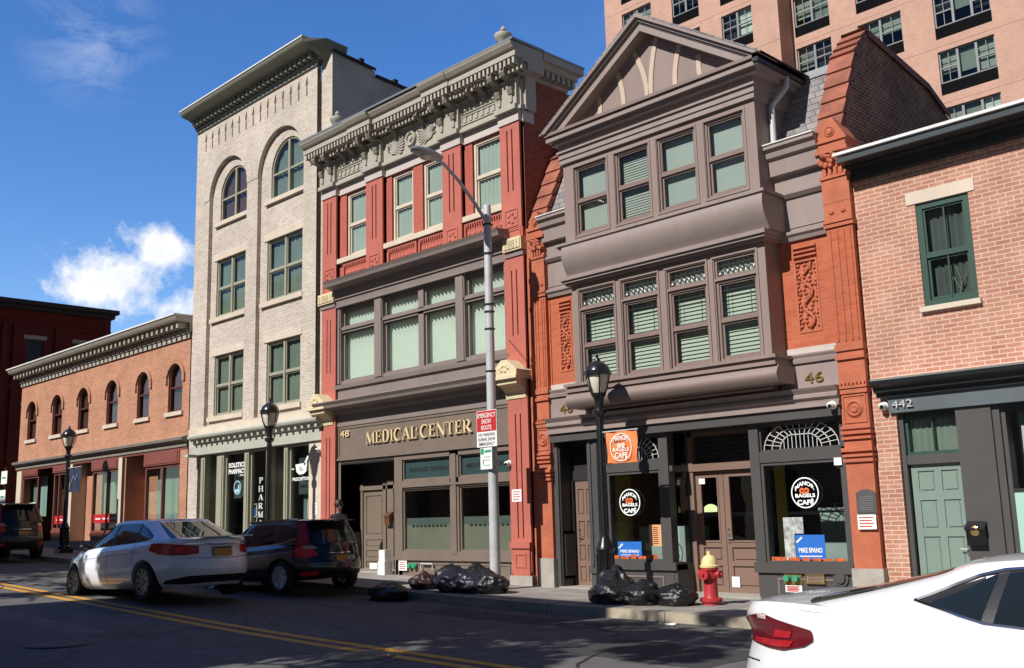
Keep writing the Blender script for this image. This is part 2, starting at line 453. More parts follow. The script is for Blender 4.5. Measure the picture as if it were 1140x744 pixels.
M_whitest = paint('white_flashing', (.72,.70,.68), .5, .05, 2, dirt=.25)
M_black = paint('black_enamel', (.012,.012,.014), .28, .1, 3, .03, 40, coat=.4)
M_blackm = paint('black_matte', (.015,.015,.016), .6, .1, 3)
M_dark = paint('dark_interior', (.03,.028,.026), .9, .2, 1, 0)
M_int = paint('shop_interior_wall', (.16,.16,.14), .9, .1, 1, 0)
M_tileint = brick('dark_tile_wall', (.022,.022,.024), (.03,.03,.032), (.10,.10,.10), bw=.15, bh=.075, ms=.004, rough=.3, var=.1, bump=.1)
M_floor = paint('shop_floor', (.2,.17,.14), .6, .15, 2, 0)
M_slate = brick('roof_slate', (.30,.27,.26), (.20,.19,.20), (.10,.09,.09), bw=.24, bh=.135, ms=.008, rough=.75, var=.35, vscale=3, bump=.8, stain=(.34,.27,.25), stain_amt=.5)
M_roof = paint('tar_roof', (.05,.05,.052), .9, .15, 1.5, .2, 20)
M_zinc = paint('weathered_zinc', (.32,.33,.34), .4, .1, 2, metallic=.6)
M_galv = paint('galvanised_steel', (.52,.52,.53), .45, .12, 3, .05, 30, metallic=.1, dirt=.25)
M_steel = paint('brushed_steel', (.55,.55,.55), .3, .05, 5, metallic=.9)
M_brass = paint('brass', (.55,.38,.15), .3, .1, 5, metallic=.8)
M_gold = paint('gilt_letter', (.74,.58,.34), .4, .06, 4)
M_blindc = paint('ivory_blind', (.40,.44,.37), .8, .03, 1, 0)
M_blindg = paint('pale_aqua_blind', (.86,.92,.83), .8, .03, 1, 0)
M_blindu = paint('grey_white_blind', (.35,.385,.355), .8, .08, .8, 0)
M_blindgr = paint('grey_green_curtain', (.27,.31,.27), .9, .15, 1.2, 0, streak=False)
M_blindmed = paint('sage_blind', (.36,.41,.36), .85, .06, 1, 0)
M_aqua = paint('aqua_film', (.30,.46,.41), .6, .08, .6, 0)
M_aquapan = paint('mint_panel', (.36,.58,.49), .5, .06, .8, 0)
M_curt = paint('red_brown_curtain', (.16,.07,.06), .9, .2, 3, 0)
M_film = paint('pale_green_film', (.25,.255,.195), .6, .1, 1.2, 0)
M_teal = paint('dark_teal_panel', (.030,.062,.062), .4, .15, 1, 0)
M_paper = paint('paper_white', (.80,.80,.78), .7, .03, 5, 0)
M_redpr = paint('red_print', (.5,.02,.02), .5, .05, 3, 0)
M_orange = paint('orange_cloth', (.78,.22,.06), .7, .06, 3, .1, 60)
M_orangep = paint('orange_print', (.75,.16,.04), .6, .08, 3, 0)
M_bluep = paint('blue_print', (.02,.15,.55), .5, .05, 3, 0)
M_bluecl = paint('navy_cloth', (.018,.025,.06), .7, .1, 3, .1, 60)
M_greenp = paint('green_print', (.03,.30,.16), .6, .05, 3, 0)
M_yellow = paint('ochre_wall', (.55,.36,.06), .7, .08, 2, 0)
M_lead = paint('window_lead', (.05,.05,.055), .5, .1, 5, 0)
M_whlead = paint('white_tracery', (.62,.62,.62), .5, .05, 5, 0)
G_up = glass('window_glass', (.90,.95,.93), .03)
G_cream = glass('grey_window_glass', (.68,.74,.71), .02)
G_shop = glass('shop_glass', (.72,.75,.72), .02)
G_caf = glass('cafe_glass', (.74,.78,.76), .012)
G_tow = glass('tower_glass', (.70,.76,.74), .06)

# ------------------------------------------------------------------ ground
def sheet(name, xs, ys, zf, mat, kind='structure'):
    mb = MB(); mb.grid([[(x, y, zf(x, y)) for x in xs] for y in ys])
    return mb.build(name, mat, None, smooth=True, kind=kind, ang=80)
def asphalt():
    m, nt, out = new_mat('asphalt')
    b = N(nt, 'ShaderNodeBsdfPrincipled', Roughness=.88); b.inputs['Specular IOR Level'].default_value = .3
    geo = N(nt, 'ShaderNodeNewGeometry')
    def nz(s, d=4, r=.6, sc_=None):
        n = N(nt, 'ShaderNodeTexNoise', Scale=s, Detail=d, Roughness=r)
        if sc_:
            mp = N(nt, 'ShaderNodeMapping'); mp.inputs['Scale'].default_value = sc_
            L(nt, geo.outputs['Position'], mp.inputs[0]); L(nt, mp.outputs[0], n.inputs['Vector'])
        else: L(nt, geo.outputs['Position'], n.inputs['Vector'])
        return n
    a = nz(.6, 7, .72, (.3, 1, 1)); g = nz(90, 2, .5); p = nz(3.5, 5, .7)
    m1 = N(nt, 'ShaderNodeMix', data_type='RGBA'); m1.inputs[6].default_value = (.060,.058,.057,1); m1.inputs[7].default_value = (.185,.175,.165,1)
    L(nt, a.outputs['Fac'], m1.inputs[0])
    m2 = N(nt, 'ShaderNodeMix', data_type='RGBA', blend_type='OVERLAY'); m2.inputs[0].default_value = .75
    L(nt, m1.outputs[2], m2.inputs[6]); L(nt, g.outputs['Fac'], m2.inputs[7])
    m3 = N(nt, 'ShaderNodeMix', data_type='RGBA', blend_type='OVERLAY'); m3.inputs[0].default_value = .5
    L(nt, m2.outputs[2], m3.inputs[6]); L(nt, p.outputs['Fac'], m3.inputs[7])
    # tar-sealed cracks
    v = N(nt, 'ShaderNodeTexVoronoi', Scale=.35, feature='DISTANCE_TO_EDGE'); wv = nz(1.5, 4)
    va = N(nt, 'ShaderNodeVectorMath', operation='MULTIPLY_ADD'); va.inputs[1].default_value = (.9, .9, .9)
    L(nt, wv.outputs['Color'], va.inputs[0]); L(nt, geo.outputs['Position'], va.inputs[2]); L(nt, va.outputs[0], v.inputs['Vector'])
    cr = N(nt, 'ShaderNodeMapRange'); cr.inputs['From Min'].default_value = .0; cr.inputs['From Max'].default_value = .012; cr.inputs['To Min'].default_value = .6; cr.inputs['To Max'].default_value = 0
    L(nt, v.outputs['Distance'], cr.inputs['Value'])
    m4 = N(nt, 'ShaderNodeMix', data_type='RGBA'); m4.inputs[7].default_value = (.025,.025,.026,1)
    L(nt, cr.outputs[0], m4.inputs[0]); L(nt, m3.outputs[2], m4.inputs[6])
    L(nt, m4.outputs[2], b.inputs['Base Color'])
    bp = N(nt, 'ShaderNodeBump', Strength=.5, Distance=.012); L(nt, g.outputs['Fac'], bp.inputs['Height']); L(nt, bp.outputs[0], b.inputs['Normal'])
    L(nt, b.outputs[0], out.inputs[0]); return m
def concrete(name, c, joint=1.5, jw=.012):
    m, nt, out = new_mat(name)
    b = N(nt, 'ShaderNodeBsdfPrincipled', Roughness=.9); b.inputs['Specular IOR Level'].default_value = .25
    geo = N(nt, 'ShaderNodeNewGeometry')
    br = N(nt, 'ShaderNodeTexBrick', Scale=1); br.offset = 0
    br.inputs['Color1'].default_value = col4(mul(c, 1.08)); br.inputs['Color2'].default_value = col4(mul(c, .88)); br.inputs['Mortar'].default_value = col4(mul(c, .35))
    br.inputs['Brick Width'].default_value = joint; br.inputs['Row Height'].default_value = joint*.8; br.inputs['Mortar Size'].default_value = jw; br.inputs['Mortar Smooth'].default_value = .1
    L(nt, geo.outputs['Position'], br.inputs['Vector'])
    n1 = N(nt, 'ShaderNodeTexNoise', Scale=1.8, Detail=8, Roughness=.72); L(nt, geo.outputs['Position'], n1.inputs['Vector'])
    mx = N(nt, 'ShaderNodeMix', data_type='RGBA', blend_type='OVERLAY'); mx.inputs[0].default_value = .7
    L(nt, br.outputs['Color'], mx.inputs[6]); L(nt, n1.outputs['Fac'], mx.inputs[7])
    v = N(nt, 'ShaderNodeTexVoronoi', Scale=5); L(nt, geo.outputs['Position'], v.inputs['Vector'])
    cr = N(nt, 'ShaderNodeMapRange'); cr.inputs['From Min'].default_value = .05; cr.inputs['From Max'].default_value = .09; cr.inputs['To Min'].default_value = .55; cr.inputs['To Max'].default_value = 0
    L(nt, v.outputs['Distance'], cr.inputs['Value'])
    m2 = N(nt, 'ShaderNodeMix', data_type='RGBA'); m2.inputs[7].default_value = col4(mul(c, .3)); L(nt, cr.outputs[0], m2.inputs[0]); L(nt, mx.outputs[2], m2.inputs[6])
    L(nt, m2.outputs[2], b.inputs['Base Color'])
    n2 = N(nt, 'ShaderNodeTexNoise', Scale=60, Detail=3); L(nt, geo.outputs['Position'], n2.inputs['Vector'])
    bp = N(nt, 'ShaderNodeBump', Strength=.35, Distance=.01); L(nt, n2.outputs['Fac'], bp.inputs['Height']); L(nt, bp.outputs[0], b.inputs['Normal'])
    L(nt, b.outputs[0], out.inputs[0]); return m
M_asph = asphalt(); M_conc = concrete('pavement_concrete', (.30,.275,.25)); M_kerb = concrete('kerb_stone', (.34,.29,.22), 2.4, .01)
xs = [-160+2*i for i in range(105)]
sheet('road', xs, [-11.7+.46*i for i in range(21)], rz, M_asph)
sheet('pavement', xs, [-2.37, -1.2, 0, 1.0], lambda x, y: gz(x), M_conc)
sheet('near_pavement', xs, [-16.5, -14, -11.85], lambda x, y: gz(x), M_conc)
kb = MB()
for a, b in zip(xs, xs[1:]):
    for y0, y1, yo in ((-2.37, -2.51, -2.54), (-11.85, -11.70, -11.67)):
        n_ = 1
        kb.poly([(a, y0, gz(a)), (b, y0, gz(b)), (b, y1, gz(b)-.004), (a, y1, gz(a)-.004)])
        kb.poly([(a, y1, gz(a)-.004), (b, y1, gz(b)-.004), (b, yo, gz(b)-.2), (a, yo, gz(a)-.2)])
kb.build('kerb', M_kerb, None, kind='structure')
big = [-900, -500, -300, -160, -120, -80, -40, -13, 20, 40, 50, 120, 300, 900]
sheet('ground', big, [-900, -300, -80, -30, -16.4, -11.6, -2.6, .8, 20, 60, 300, 900], lambda x, y: gz(x)-.32, concrete('ground_earth', (.16,.15,.13), 3))
M_patch = paint('tar_patch', (.045,.044,.045), .9, .3, 2.5, .5, 90); M_patch2 = paint('worn_patch', (.15,.145,.14), .92, .25, 2.5, .5, 90)
def road_sheet(name, pts, m, dz):
    mb = MB(); (xa, ya), (xb, yb) = pts; n = max(2, int(abs(xb-xa)/.5)); k = max(2, int(abs(yb-ya)/.4))
    mb.grid([[(xa+(xb-xa)*i/n+.03*math.sin(j*2.3), ya+(yb-ya)*j/k+.03*math.sin(i*1.7), rz(xa+(xb-xa)*i/n, ya+(yb-ya)*j/k)+dz) for i in range(n+1)] for j in range(k+1)]); mb.build(name, m, None, smooth=True, kind='structure', ang=80)
road_sheet('road_patch', ((-13.6,-3.2),(-9.8,-4.1)), M_patch, .003); road_sheet('road_patch', ((-8.6,-4.6),(-6.4,-6.1)), M_patch, .003); road_sheet('road_patch', ((-20.5,-8.6),(-14.8,-9.1)), M_patch2, .003); road_sheet('road_patch', ((-30,-3.9),(-22,-4.3)), M_patch2, .003)
ck = MB(); random.seed(21)
for k in range(14):
    x, y = random.uniform(-26,-5), random.uniform(-10.5,-3); a = random.choice((0, .1, 1.5, 1.7, 3.1)); P = []
    for j in range(random.randint(6,14)):
        P.append((x, y)); a += random.uniform(-.5,.5); x += .3*math.cos(a); y += .3*math.sin(a)*.7
    for p, q in zip(P, P[1:]):
        d = Vector((q[0]-p[0], q[1]-p[1])); d.normalize(); nx, ny = -d.y*.018, d.x*.018
        if -11.5 < p[1] < -2.7 and -11.5 < q[1] < -2.7: ck.poly([(p[0]+nx,p[1]+ny,rz(*p)+.006),(q[0]+nx,q[1]+ny,rz(*q)+.006),(q[0]-nx,q[1]-ny,rz(*q)+.006),(p[0]-nx,p[1]-ny,rz(*p)+.006)])
ck.build('road_crack', paint('crack_sealer', (.02,.02,.02), .6, .1, 5), None, kind='structure')
# double yellow line, slightly oblique to the kerbs as in the place
ym = paint('road_yellow', (.66,.31,.03), .75, .18, 4, .3, 60, dirt=.75)
yl = MB()
for off in (0, .29):
    for k in range(200):
        xa, xb = -45+.25*k, -44.75+.25*k
        f = lambda x: -6.30-.031*(x+25)*1.0-off-.35
        yl.poly([(xa, f(xa), rz(xa, f(xa))+.004), (xb, f(xb), rz(xb, f(xb))+.004), (xb, f(xb)-.155, rz(xb, f(xb)-.155)+.004), (xa, f(xa)-.155, rz(xa, f(xa)-.155)+.004)])
yl.build('road_marking', ym, None, kind='structure')
mhm = paint('cast_iron', (.06,.055,.05), .7, .2, 6, .5, 40)
for i, (x, y, lab) in enumerate(((-14.1, -9.55, 'round iron manhole cover in the shaded road at the lower left'), (-10.0, -7.75, 'iron manhole cover beside the double yellow line'))):
    r = thing('manhole_cover', lab, 'manhole cover', (x, y, rz(x, y)), 'manhole covers in the road')
    mb = MB(); mb.lathe((x, y, rz(x, y)+.004), [(.0, .004), (.30, .004), (.33, .006), (.34, 0)], 28, caps=False); mb.build('cover', mhm, r, smooth=True)
    mb = MB(); mb.lathe((x, y, rz(x, y)+.003), [(.355, 0), (.36, .006), (.43, .006), (.44, -.004)], 28, caps=False); mb.build('rim', mhm, r, smooth=True)

# ------------------------------------------------------------------ shared building parts
def slats(mb, x0, x1, z0, z1, y, pitch=.05, tilt=.6, vert=False):
    if vert:
        n = int((x1-x0)/pitch)
        for k in range(n):
            x = x0+(k+.5)*pitch; a = pitch*.55
            mb.poly([(x-a*math.cos(tilt), y-a*math.sin(tilt), z0), (x+a*math.cos(tilt), y+a*math.sin(tilt), z0), (x+a*math.cos(tilt), y+a*math.sin(tilt), z1), (x-a*math.cos(tilt), y-a*math.sin(tilt), z1)])
    else:
        n = int((z1-z0)/pitch)
        for k in range(n):
            z = z0+(k+.5)*pitch; a = pitch*.55
            mb.poly([(x0, y-a*math.sin(tilt), z-a*math.cos(tilt)), (x1, y-a*math.sin(tilt), z-a*math.cos(tilt)), (x1, y+a*math.sin(tilt), z+a*math.cos(tilt)), (x0, y+a*math.sin(tilt), z+a*math.cos(tilt))])
def window(root, x0, x1, z0, z1, y, mf, gl, blind=None, bl_to=None, frame=.055, mid=.5, cols=1, sill=None, lintel=None, msill=None, pitch=.05, arch=0, tilt=.6, vert=False, solid=False, bd=.13, msash=None, blind_name='blind', leaded=None, name='window', reveal=.0, backing=None):
    """a sash window: frame with rails, its pane, its blind, its sill and lintel as children"""
    f = MB(); yb = y+.09
    sp = z1-arch
    if arch:
        f.box(x0, x0+frame, y, yb, z0+frame, sp); f.box(x1-frame, x1, y, yb, z0+frame, sp); f.box(x0, x1, y, yb, z0, z0+frame)
        A, B = arc(x0, x1, sp, arch), arc(x0+frame, x1-frame, sp, max(.05, arch-frame))
        for k in range(len(A)-1): f.prism([A[k], A[k+1], B[k+1], B[k]], y, yb)
    else: ring(f, x0, x1, z0, z1, y, yb, frame)
    zm = z0+(z1-z0)*mid if mid else None
    if zm: f.box(x0+frame, x1-frame, y+.012, yb-.01, zm-.028, zm+.03)
    for c in range(1, cols):
        xm = x0+(x1-x0)*c/cols; t = .045 if arch or cols == 2 else .03
        top = z1-frame if not arch else sp+arch*.93
        f.box(xm-t, xm+t, y-.004, yb+.004, z0+frame, top)
    if zm and not arch:      # sash stiles, lower sash set back
        for q in range(cols):
            xa = x0+(x1-x0)*q/cols+(frame if q == 0 else .045); xb = x0+(x1-x0)*(q+1)/cols-(frame if q == cols-1 else .045)
            ring(f, xa, xb, z0+frame, zm-.028, y+.045, y+.075, .035, tb=.05); ring(f, xa, xb, zm+.03, z1-frame, y+.025, y+.055, .03)
    w = f.build(name, mf, root)
    g = MB()
    if arch:
        g.poly([(x0+frame*.5, y+.05, z0+frame*.5), (x1-frame*.5, y+.05, z0+frame*.5)] + [(p[0], y+.05, p[1]) for p in arc(x0+frame*.5, x1-frame*.5, sp, max(.05, arch-frame*.5))][::-1])
    else: g.poly([(x0+.01, y+.06, z0+.01), (x1-.01, y+.06, z0+.01), (x1-.01, y+.06, z1-.01), (x0+.01, y+.06, z1-.01)])
    g.build('pane', gl, w)
    if blind:
        b = MB(); zb = z0 if bl_to is None else z0+(z1-z0)*bl_to
        if solid:
            b.grid([[(x0+(x1-x0)*k/24, y+bd+.014*math.sin(k*1.9)+.01*math.sin(k*4.1), zz) for k in range(25)] for zz in (zb, z1)])
        else: slats(b, x0, x1, zb, z1, y+bd+.04, pitch, tilt, vert)
        b.build(blind_name, blind, w, smooth=False, recalc=False)
    if backing:
        b = MB(); b.poly([(x0, y+bd+.14, z0), (x1, y+bd+.14, z0), (x1, y+bd+.14, z1), (x0, y+bd+.14, z1)]); b.build('inner_curtain', backing, w)
    if sill: 
        s = MB(); s.box(sill[0], sill[1], y-reveal-.07, y+.02, sill[2], sill[3]); s.build('sill', msill, w)
    if lintel:
        s = MB(); s.box(lintel[0], lintel[1], y-reveal-.018, y+.02, lintel[2], lintel[3]); s.build('lintel', msill, w)
    if leaded:
        l = MB(); leaded(l, x0+frame+.035, x1-frame-.035, z0, z1, y+.05); l.build('lead_cames', M_lead, w)
    return w
def shell(mb, x0, x1, y0, y1, z0, z1, mi=0, roof_mi=None, front=False):
    """sides, back, roof, ceiling of a building behind its front wall"""
    mb.poly([(x0, y0, z0), (x0, y1, z0), (x0, y1, z1), (x0, y0, z1)], mi)
    mb.poly([(x1, y0, z0), (x1, y0, z1), (x1, y1, z1), (x1, y1, z0)], mi)
    mb.poly([(x0, y1, z0), (x1, y1, z0), (x1, y1, z1), (x0, y1, z1)], mi)
def roof(root, x0, x1, y0, y1, z, name='roof', m=None, t=.2):
    b = MB(); b.box(x0, x1, y0, y1, z-t, z); return b.build(name, m or M_roof, root)
def floors(root, x0, x1, y0, y1, zs):
    b = MB()
    for z in zs: b.box(x0+.05, x1-.05, y0, y1, z-.12, z+.12)
    b.box(x0+.05, x1-.05, y1-.5, y1-.4, zs[0], zs[-1]+3)
    return b.build('storey_floor', M_dark, root)
def dentils(mb, x0, x1, step, w, y0, y1, z0, z1, mi=0):
    n = int((x1-x0)/step); s = (x1-x0)/n
    for k in range(n): mb.box(x0+k*s+(s-w)/2, x0+k*s+(s+w)/2, y0, y1, z0, z1, mi)
def panel_door(mb, x0, x1, z0, z1, y, rows, cols=2, mi=0, m=.11, bev=.018):
    """a door leaf with sunk raised panels: rows is a list of (z0,z1) fractions"""
    xs_ = []
    w = (x1-x0-m*(cols+1))/cols
    ops = []
    for a, b in rows:
        for c in range(cols):
            xa = x0+m+(w+m)*c; ops.append((xa, xa+w, z0+(z1-z0)*a, z0+(z1-z0)*b))
    wall(mb, x0, x1, z0, z1, y, ops, .02, mi)
    for o in ops:
        mb.poly([(o[0], y+.02, o[2]), (o[1], y+.02, o[2]), (o[1], y+.02, o[3]), (o[0], y+.02, o[3])], mi)
        mb.box(o[0]+.03, o[1]-.03, y+.006, y+.03, o[2]+.03, o[3]-.03, mi)
    mb.box(x0, x1, y+.021, y+.045, z0, z1, mi)
def handle(door, x, z, y, mat=None, side=1):
    h = MB(); h.box(x-.022, x+.022, y-.012, y+.004, z-.09, z+.09); h.tube([(x, y-.01, z), (x, y-.05, z), (x+side*.1, y-.05, z)], .009, 8)
    h.lathe((x, y-.012, z+.16), [(.02, -.004), (.02, .006)], 12, axis='y')
    return h.build('handle', mat or M_steel, door)
# ================================================================== salmon brick building (far left)
def build_left():
    X0, X1 = -44.05, -29.52
    r = thing('brick_building', 'two-storey salmon brick building with six arched windows and maroon shopfronts, left of the cream building', 'building', (X0, 0, gz(-37)))
    W = [(-43.22,-42.28),(-40.62,-39.67),(-38.13,-37.18),(-35.64,-34.72),(-33.2,-32.3),(-30.95,-30.0)]
    w = MB()
    ops = [(a, b, 3.56, 5.07, .34) for a, b in W]
    wall(w, X0, X1, 2.45, 5.95, 0, ops, .14)
    shell(w, X0, X1, 0, 13, -2, 5.95)
    # piers of the shop level
    for a, b in ((-44.05,-43.45),(-30.0,-29.52)): w.box(a, b, 0, .35, -1.4, 2.45)
    w.box(-38.3, -36.9, .5, .7, -1.2, 2.4); w.box(-34.05, -33.0, .75, .9, -1.2, 2.4); w.box(-33.98, -33.9, .02, .75, -1.2, 2.4)
    w.build('wall', M_leftb, r)
    h = MB()
    for a, b in W:       # hood moulds over the arches
        A, B = arc(a-.16, b+.16, 4.75, .50), arc(a-.03, b+.03, 4.75, .35)
        for k in range(len(A)-1): h.prism([A[k], A[k+1], B[k+1], B[k]], -.06, .01)
        for x in (a-.12, b+.12): h.box(x-.065, x+.065, -.06, .01, 4.5, 4.76)
    h.build('hood_mould', M_leftb, r)
    for a, b in W:
        window(r, a, b, 3.56, 5.07, .06, M_maroond, G_cream, blind=M_curt, arch=.34, mid=.52, sill=(a-.12, b+.12, 3.43, 3.555), msill=M_limest, solid=True, reveal=.06, blind_name='curtain')
    c = MB()
    c.prof([(.02,5.80),(-.06,5.80),(-.06,5.95),(-.1,5.95),(-.1,6.0),(.02,6.0)], X0, X1)
    c.prof([(.02,6.0),(-.07,6.0),(-.07,6.27),(-.50,6.31),(-.54,6.36),(-.58,6.43),(-.58,6.47),(.3,6.5),(.3,6.0)], X0-.15, X1+.05)
    dentils(c, X0, X1, .34, .12, -.40, -.06, 6.10, 6.27); dentils(c, X0, X1, .17, .07, -.14, -.06, 6.0, 6.08)
    c.build('cornice', M_ent, r)
    b = MB(); b.box(X0-.2, X1+.05, -.62, .3, 6.472, 6.52); b.build('cornice_flashing', M_whitest, r)
    b = MB(); b.prof([(.02,2.42),(-.05,2.42),(-.05,2.54),(-.2,2.62),(-.22,2.70),(.02,2.76)], X0-.1, X1); b.build('belt_cornice', M_entdk, r)
    b = MB(); b.box(X0, X1, -.012, .3, 2.34, 2.42); b.build('fascia', M_maroon, r)
    roof(r, X0, X1, .3, 13, 6.2); floors(r, X0, X1, .9, 12, [2.6, 5.8])
    # shopfronts
    zb = -.1
    def shop(x0, x1, zs, zt, zlo, muls):
        f = MB(); ring(f, x0, x1, zlo-.08, zt, .03, .14, .08)
        for m_ in muls: f.box(m_-.035, m_+.035, .03, .14, zlo, zt-.08)
        f.box(x0, x1, .0, .16, zlo-.2, zlo-.08)
        s = f.build('shop_window', M_maroon, r)
        g = MB(); g.poly([(x0+.05, .09, zlo), (x1-.05, .09, zlo), (x1-.05, .09, zt-.05), (x0+.05, .09, zt-.05)]); g.build('pane', G_shop, s)
        q = MB(); q.grid([[(x0+.1+(x1-x0-.2)*k/30, .42+.03*math.sin(k*2.3), z) for k in range(31)] for z in (zlo, zt)]); q.build('curtain', M_aqua, s)
        q = MB(); q.box(x0, x1, .03, .2, -1.3, zlo-.2); q.build('stall_riser', M_maroond, s)
        q = MB(); q.box(x0-.02, x1+.02, -.03, .1, zt, 2.34); q.box(x0+.1, x1-.1, -.05, -.03, zt+.05, 2.3); q.build('signboard', M_maroon, r)
        return s
    shop(-43.42, -41.78, 2.1, 2.1, .52, [])
    s2 = shop(-40.2, -38.66, 2.1, 2.1, .05, [-39.7])
    s3 = shop(-36.62, -34.4, 2.0, 2.0, -.08, [-35.4])
    shop(-32.45, -30.02, 1.93, 1.93, -.3, [-31.25])
    for s, x0, x1, z0, z1 in ((s2, -40.12, -38.74, .2, .5), (s3, -36.54, -34.46, .18, .48)):
        q = MB(); q.box(x0, x1, .078, .084, z0, z1); b_ = q.build('window_band', M_redpr, s)
        q = MB()
        for k in range(3): q.box(x0+.2+k*(x1-x0-.3)/3, x0+.05+(k+.85)*(x1-x0-.1)/3, .072, .077, z0+.12, z0+.17)
        q.build('band_lettering', M_paper, s)
    for x0, x1 in ((-41.7, -40.3), (-36.9, -36.66), (-33.0, -32.5)):
        d = MB(); d.box(x0, x1, .9, .98, -1.1, 1.4); d.box(x0, x1, .86, .98, 1.4, 1.52); d.build('door', M_maroond, r)
        d = MB(); d.box(x0, x1, .9, .98, 1.52, 2.34); d.build('transom', M_teal, r)
    p = MB()
    for a, b in ((-38.52,-38.3),(-34.36,-34.08)): p.box(a, b, -.04, .5, -.75, 2.34)
    p.box(-44.0, -43.5, -.03, .1, -.2, 2.34)
    p.build('pilaster', M_limest, r)
    b = MB(); b.box(X0, X1-.02, -.05, .02, -1.4, -.42); b.build('base_course', M_granite, r)
build_left()

# ================================================================== cream brick building
def build_cream():
    X0, X1 = -29.45, -22.60
    r = thing('cream_building', 'tall four-storey cream brick building with two big arched top windows above a pharmacy', 'building', (X0, 0, gz(-26)))
    bays = [(-28.56,-26.28),(-25.66,-23.24)]
    w = MB(); slots = [(-28.88+.412*k-.07, -28.88+.412*k+.07, 11.74, 12.36) for k in range(15)]
    wall(w, X0, X1, 2.6, 12.6, 0, [(bays[0][0], bays[0][1], 2.95, 11.17, 1.14), (bays[1][0], bays[1][1], 2.95, 11.24, 1.21)] + slots, .12)
    w.box(X1, -22.08, .14, .4, 2.0, 12.75)                      # set-back strip at the corner
    for k in range(15):                                            # arrow heads that close each slot
        x = -28.88+.412*k; w.prism([(x-.07, 12.36), (x-.07, 12.12), (x, 12.36)], .0, .1); w.prism([(x+.07, 12.36), (x+.07, 12.12), (x, 12.36)], .0, .1)
        w.prism([(x-.07, 11.74), (x-.03, 11.74), (x-.035, 12.02), (x-.07, 12.08)], .0, .1); w.prism([(x+.07, 11.74), (x+.03, 11.74), (x+.035, 12.02), (x+.07, 12.08)], .0, .1)
    w.box(X0, -28.86, .0, .5, -1.4, 2.6)
    w.poly([(X0, 0, -1.4), (X0, 14, -1.4), (X0, 14, 12.3), (X0, 0, 12.45)])
    w.build('wall', M_cream, r)
    w = MB()
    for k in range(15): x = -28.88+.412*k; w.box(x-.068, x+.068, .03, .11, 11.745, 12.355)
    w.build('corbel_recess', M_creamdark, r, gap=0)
    w = MB()                                                       # recessed bay field
    wn = [(-28.2,-26.47,6.22,8.02),(-25.27,-23.45,6.22,8.02),(-28.2,-26.5,3.2,5.04),(-25.22,-23.5,3.2,5.04)]
    an = [(-28.06,-26.36,9.22,10.84,.8),(-25.11,-23.36,9.22,10.9,.85)]
    wall(w, X0, X1, 2.6, 12.5, .12, wn+an, .14); w.build('bay_wall', M_cream, r)
    w = MB()
    P = [(0,-1.3),(14,-1.3),(14,11.6),(2.85,12.33),(1.6,12.42),(1.57,12.6),(.15,12.74)]
    w.poly([(-22.07, max(.15, a), b) for a, b in P]); w.poly([(-22.3, max(.15, a), b) for a, b in P])
    w.poly([(X0, 14, -1.3), (-22.07, 14, -1.3), (-22.07, 14, 11.6), (X0, 14, 12.3)])
    w.build('party_wall', M_stucco, r)
    w = MB()
    for a, b in (((.15,12.74),(1.57,12.6)),((1.6,12.42),(14,11.6))): 
        w.poly([(-22.4,a[0],a[1]+.07),(-22.0,a[0],a[1]+.07),(-22.0,b[0],b[1]+.07),(-22.4,b[0],b[1]+.07)]); w.poly([(-22.0,a[0],a[1]-.02),(-22.0,b[0],b[1]-.02),(-22.0,b[0],b[1]+.07),(-22.0,a[0],a[1]+.07)])
    for k, (yy, zz) in enumerate(((1.0,12.72),(2.2,12.44),(4.5,12.3),(6,12.2))): w.box(-22.1, -21.98, yy, yy+.14, zz-.03, zz+.09)
    w.build('coping', M_blackm, r)
    # cornice
    c = MB(); xr = -22.56
    c.prof([(.02,12.48),(-.05,12.48),(-.05,12.58),(-.09,12.60),(-.09,12.64),(.02,12.65)], X0, xr)
    c.prof([(.3,12.655),(-.08,12.655),(-.08,12.84),(-.26,12.86),(-.28,12.89),(-.54,12.95),(-.57,12.98),(-.6,13.03),(-.6,13.06),(.3,13.1)], X0-.08, xr+.1)
    dentils(c, X0, xr, .235, .12, -.24, -.06, 12.66, 12.84)
    # return of the cornice on the corner
    c.poly([(xr+.1,-.6,13.05),(xr+.55,-.1,13.05),(xr+.55,.6,13.0),(xr+.1,.3,13.1)]); c.poly([(xr+.1,-.54,12.95),(xr+.1,-.6,13.05),(xr+.55,-.1,13.05),(xr+.45,0,12.9)]); c.poly([(xr+.1,-.54,12.95),(xr+.45,0,12.9),(xr+.45,.3,12.6),(xr+.1,.1,12.6)]); c.poly([(xr+.45,0,12.75),(xr+.55,-.1,13.05),(xr+.55,.6,13.0),(xr+.45,.6,12.7)])
    c.build('cornice', M_olivecor, r)
    b = MB(); b.box(X0-.12, xr+.12, -.62, .3, 13.102, 13.14); b.build('cornice_flashing', M_whitest, r)
    roof(r, X0, -22.3, .3, 13.9, 12.2); floors(r, X0, X1, .9, 13, [2.4, 5.6, 8.7, 12.1])
    a = MB()
    for b0, b1, apex, rise in ((-28.56,-26.28,11.17,1.14),(-25.66,-23.24,11.24,1.21)):
        A, B = arc(b0-.0, b1+.0, apex-rise, rise), arc(b0-.32, b1+.32, apex-rise, rise+.32)
        for k in range(len(A)-1): a.prism([A[k], A[k+1], B[k+1], B[k]], -.014, .01)
    a.build('arch_band', M_cream, r)
    for x0, x1, z0, z1, rise in an:
        window(r, x0, x1, z0, z1, .16, M_olive, G_cream, blind=M_curt if x0 < -26 else M_blindgr, arch=rise, mid=.45, cols=2, sill=(x0-.25, x1+.2, z0-.13, z0-.004), msill=M_limest, solid=True, reveal=.06, blind_name='curtain')
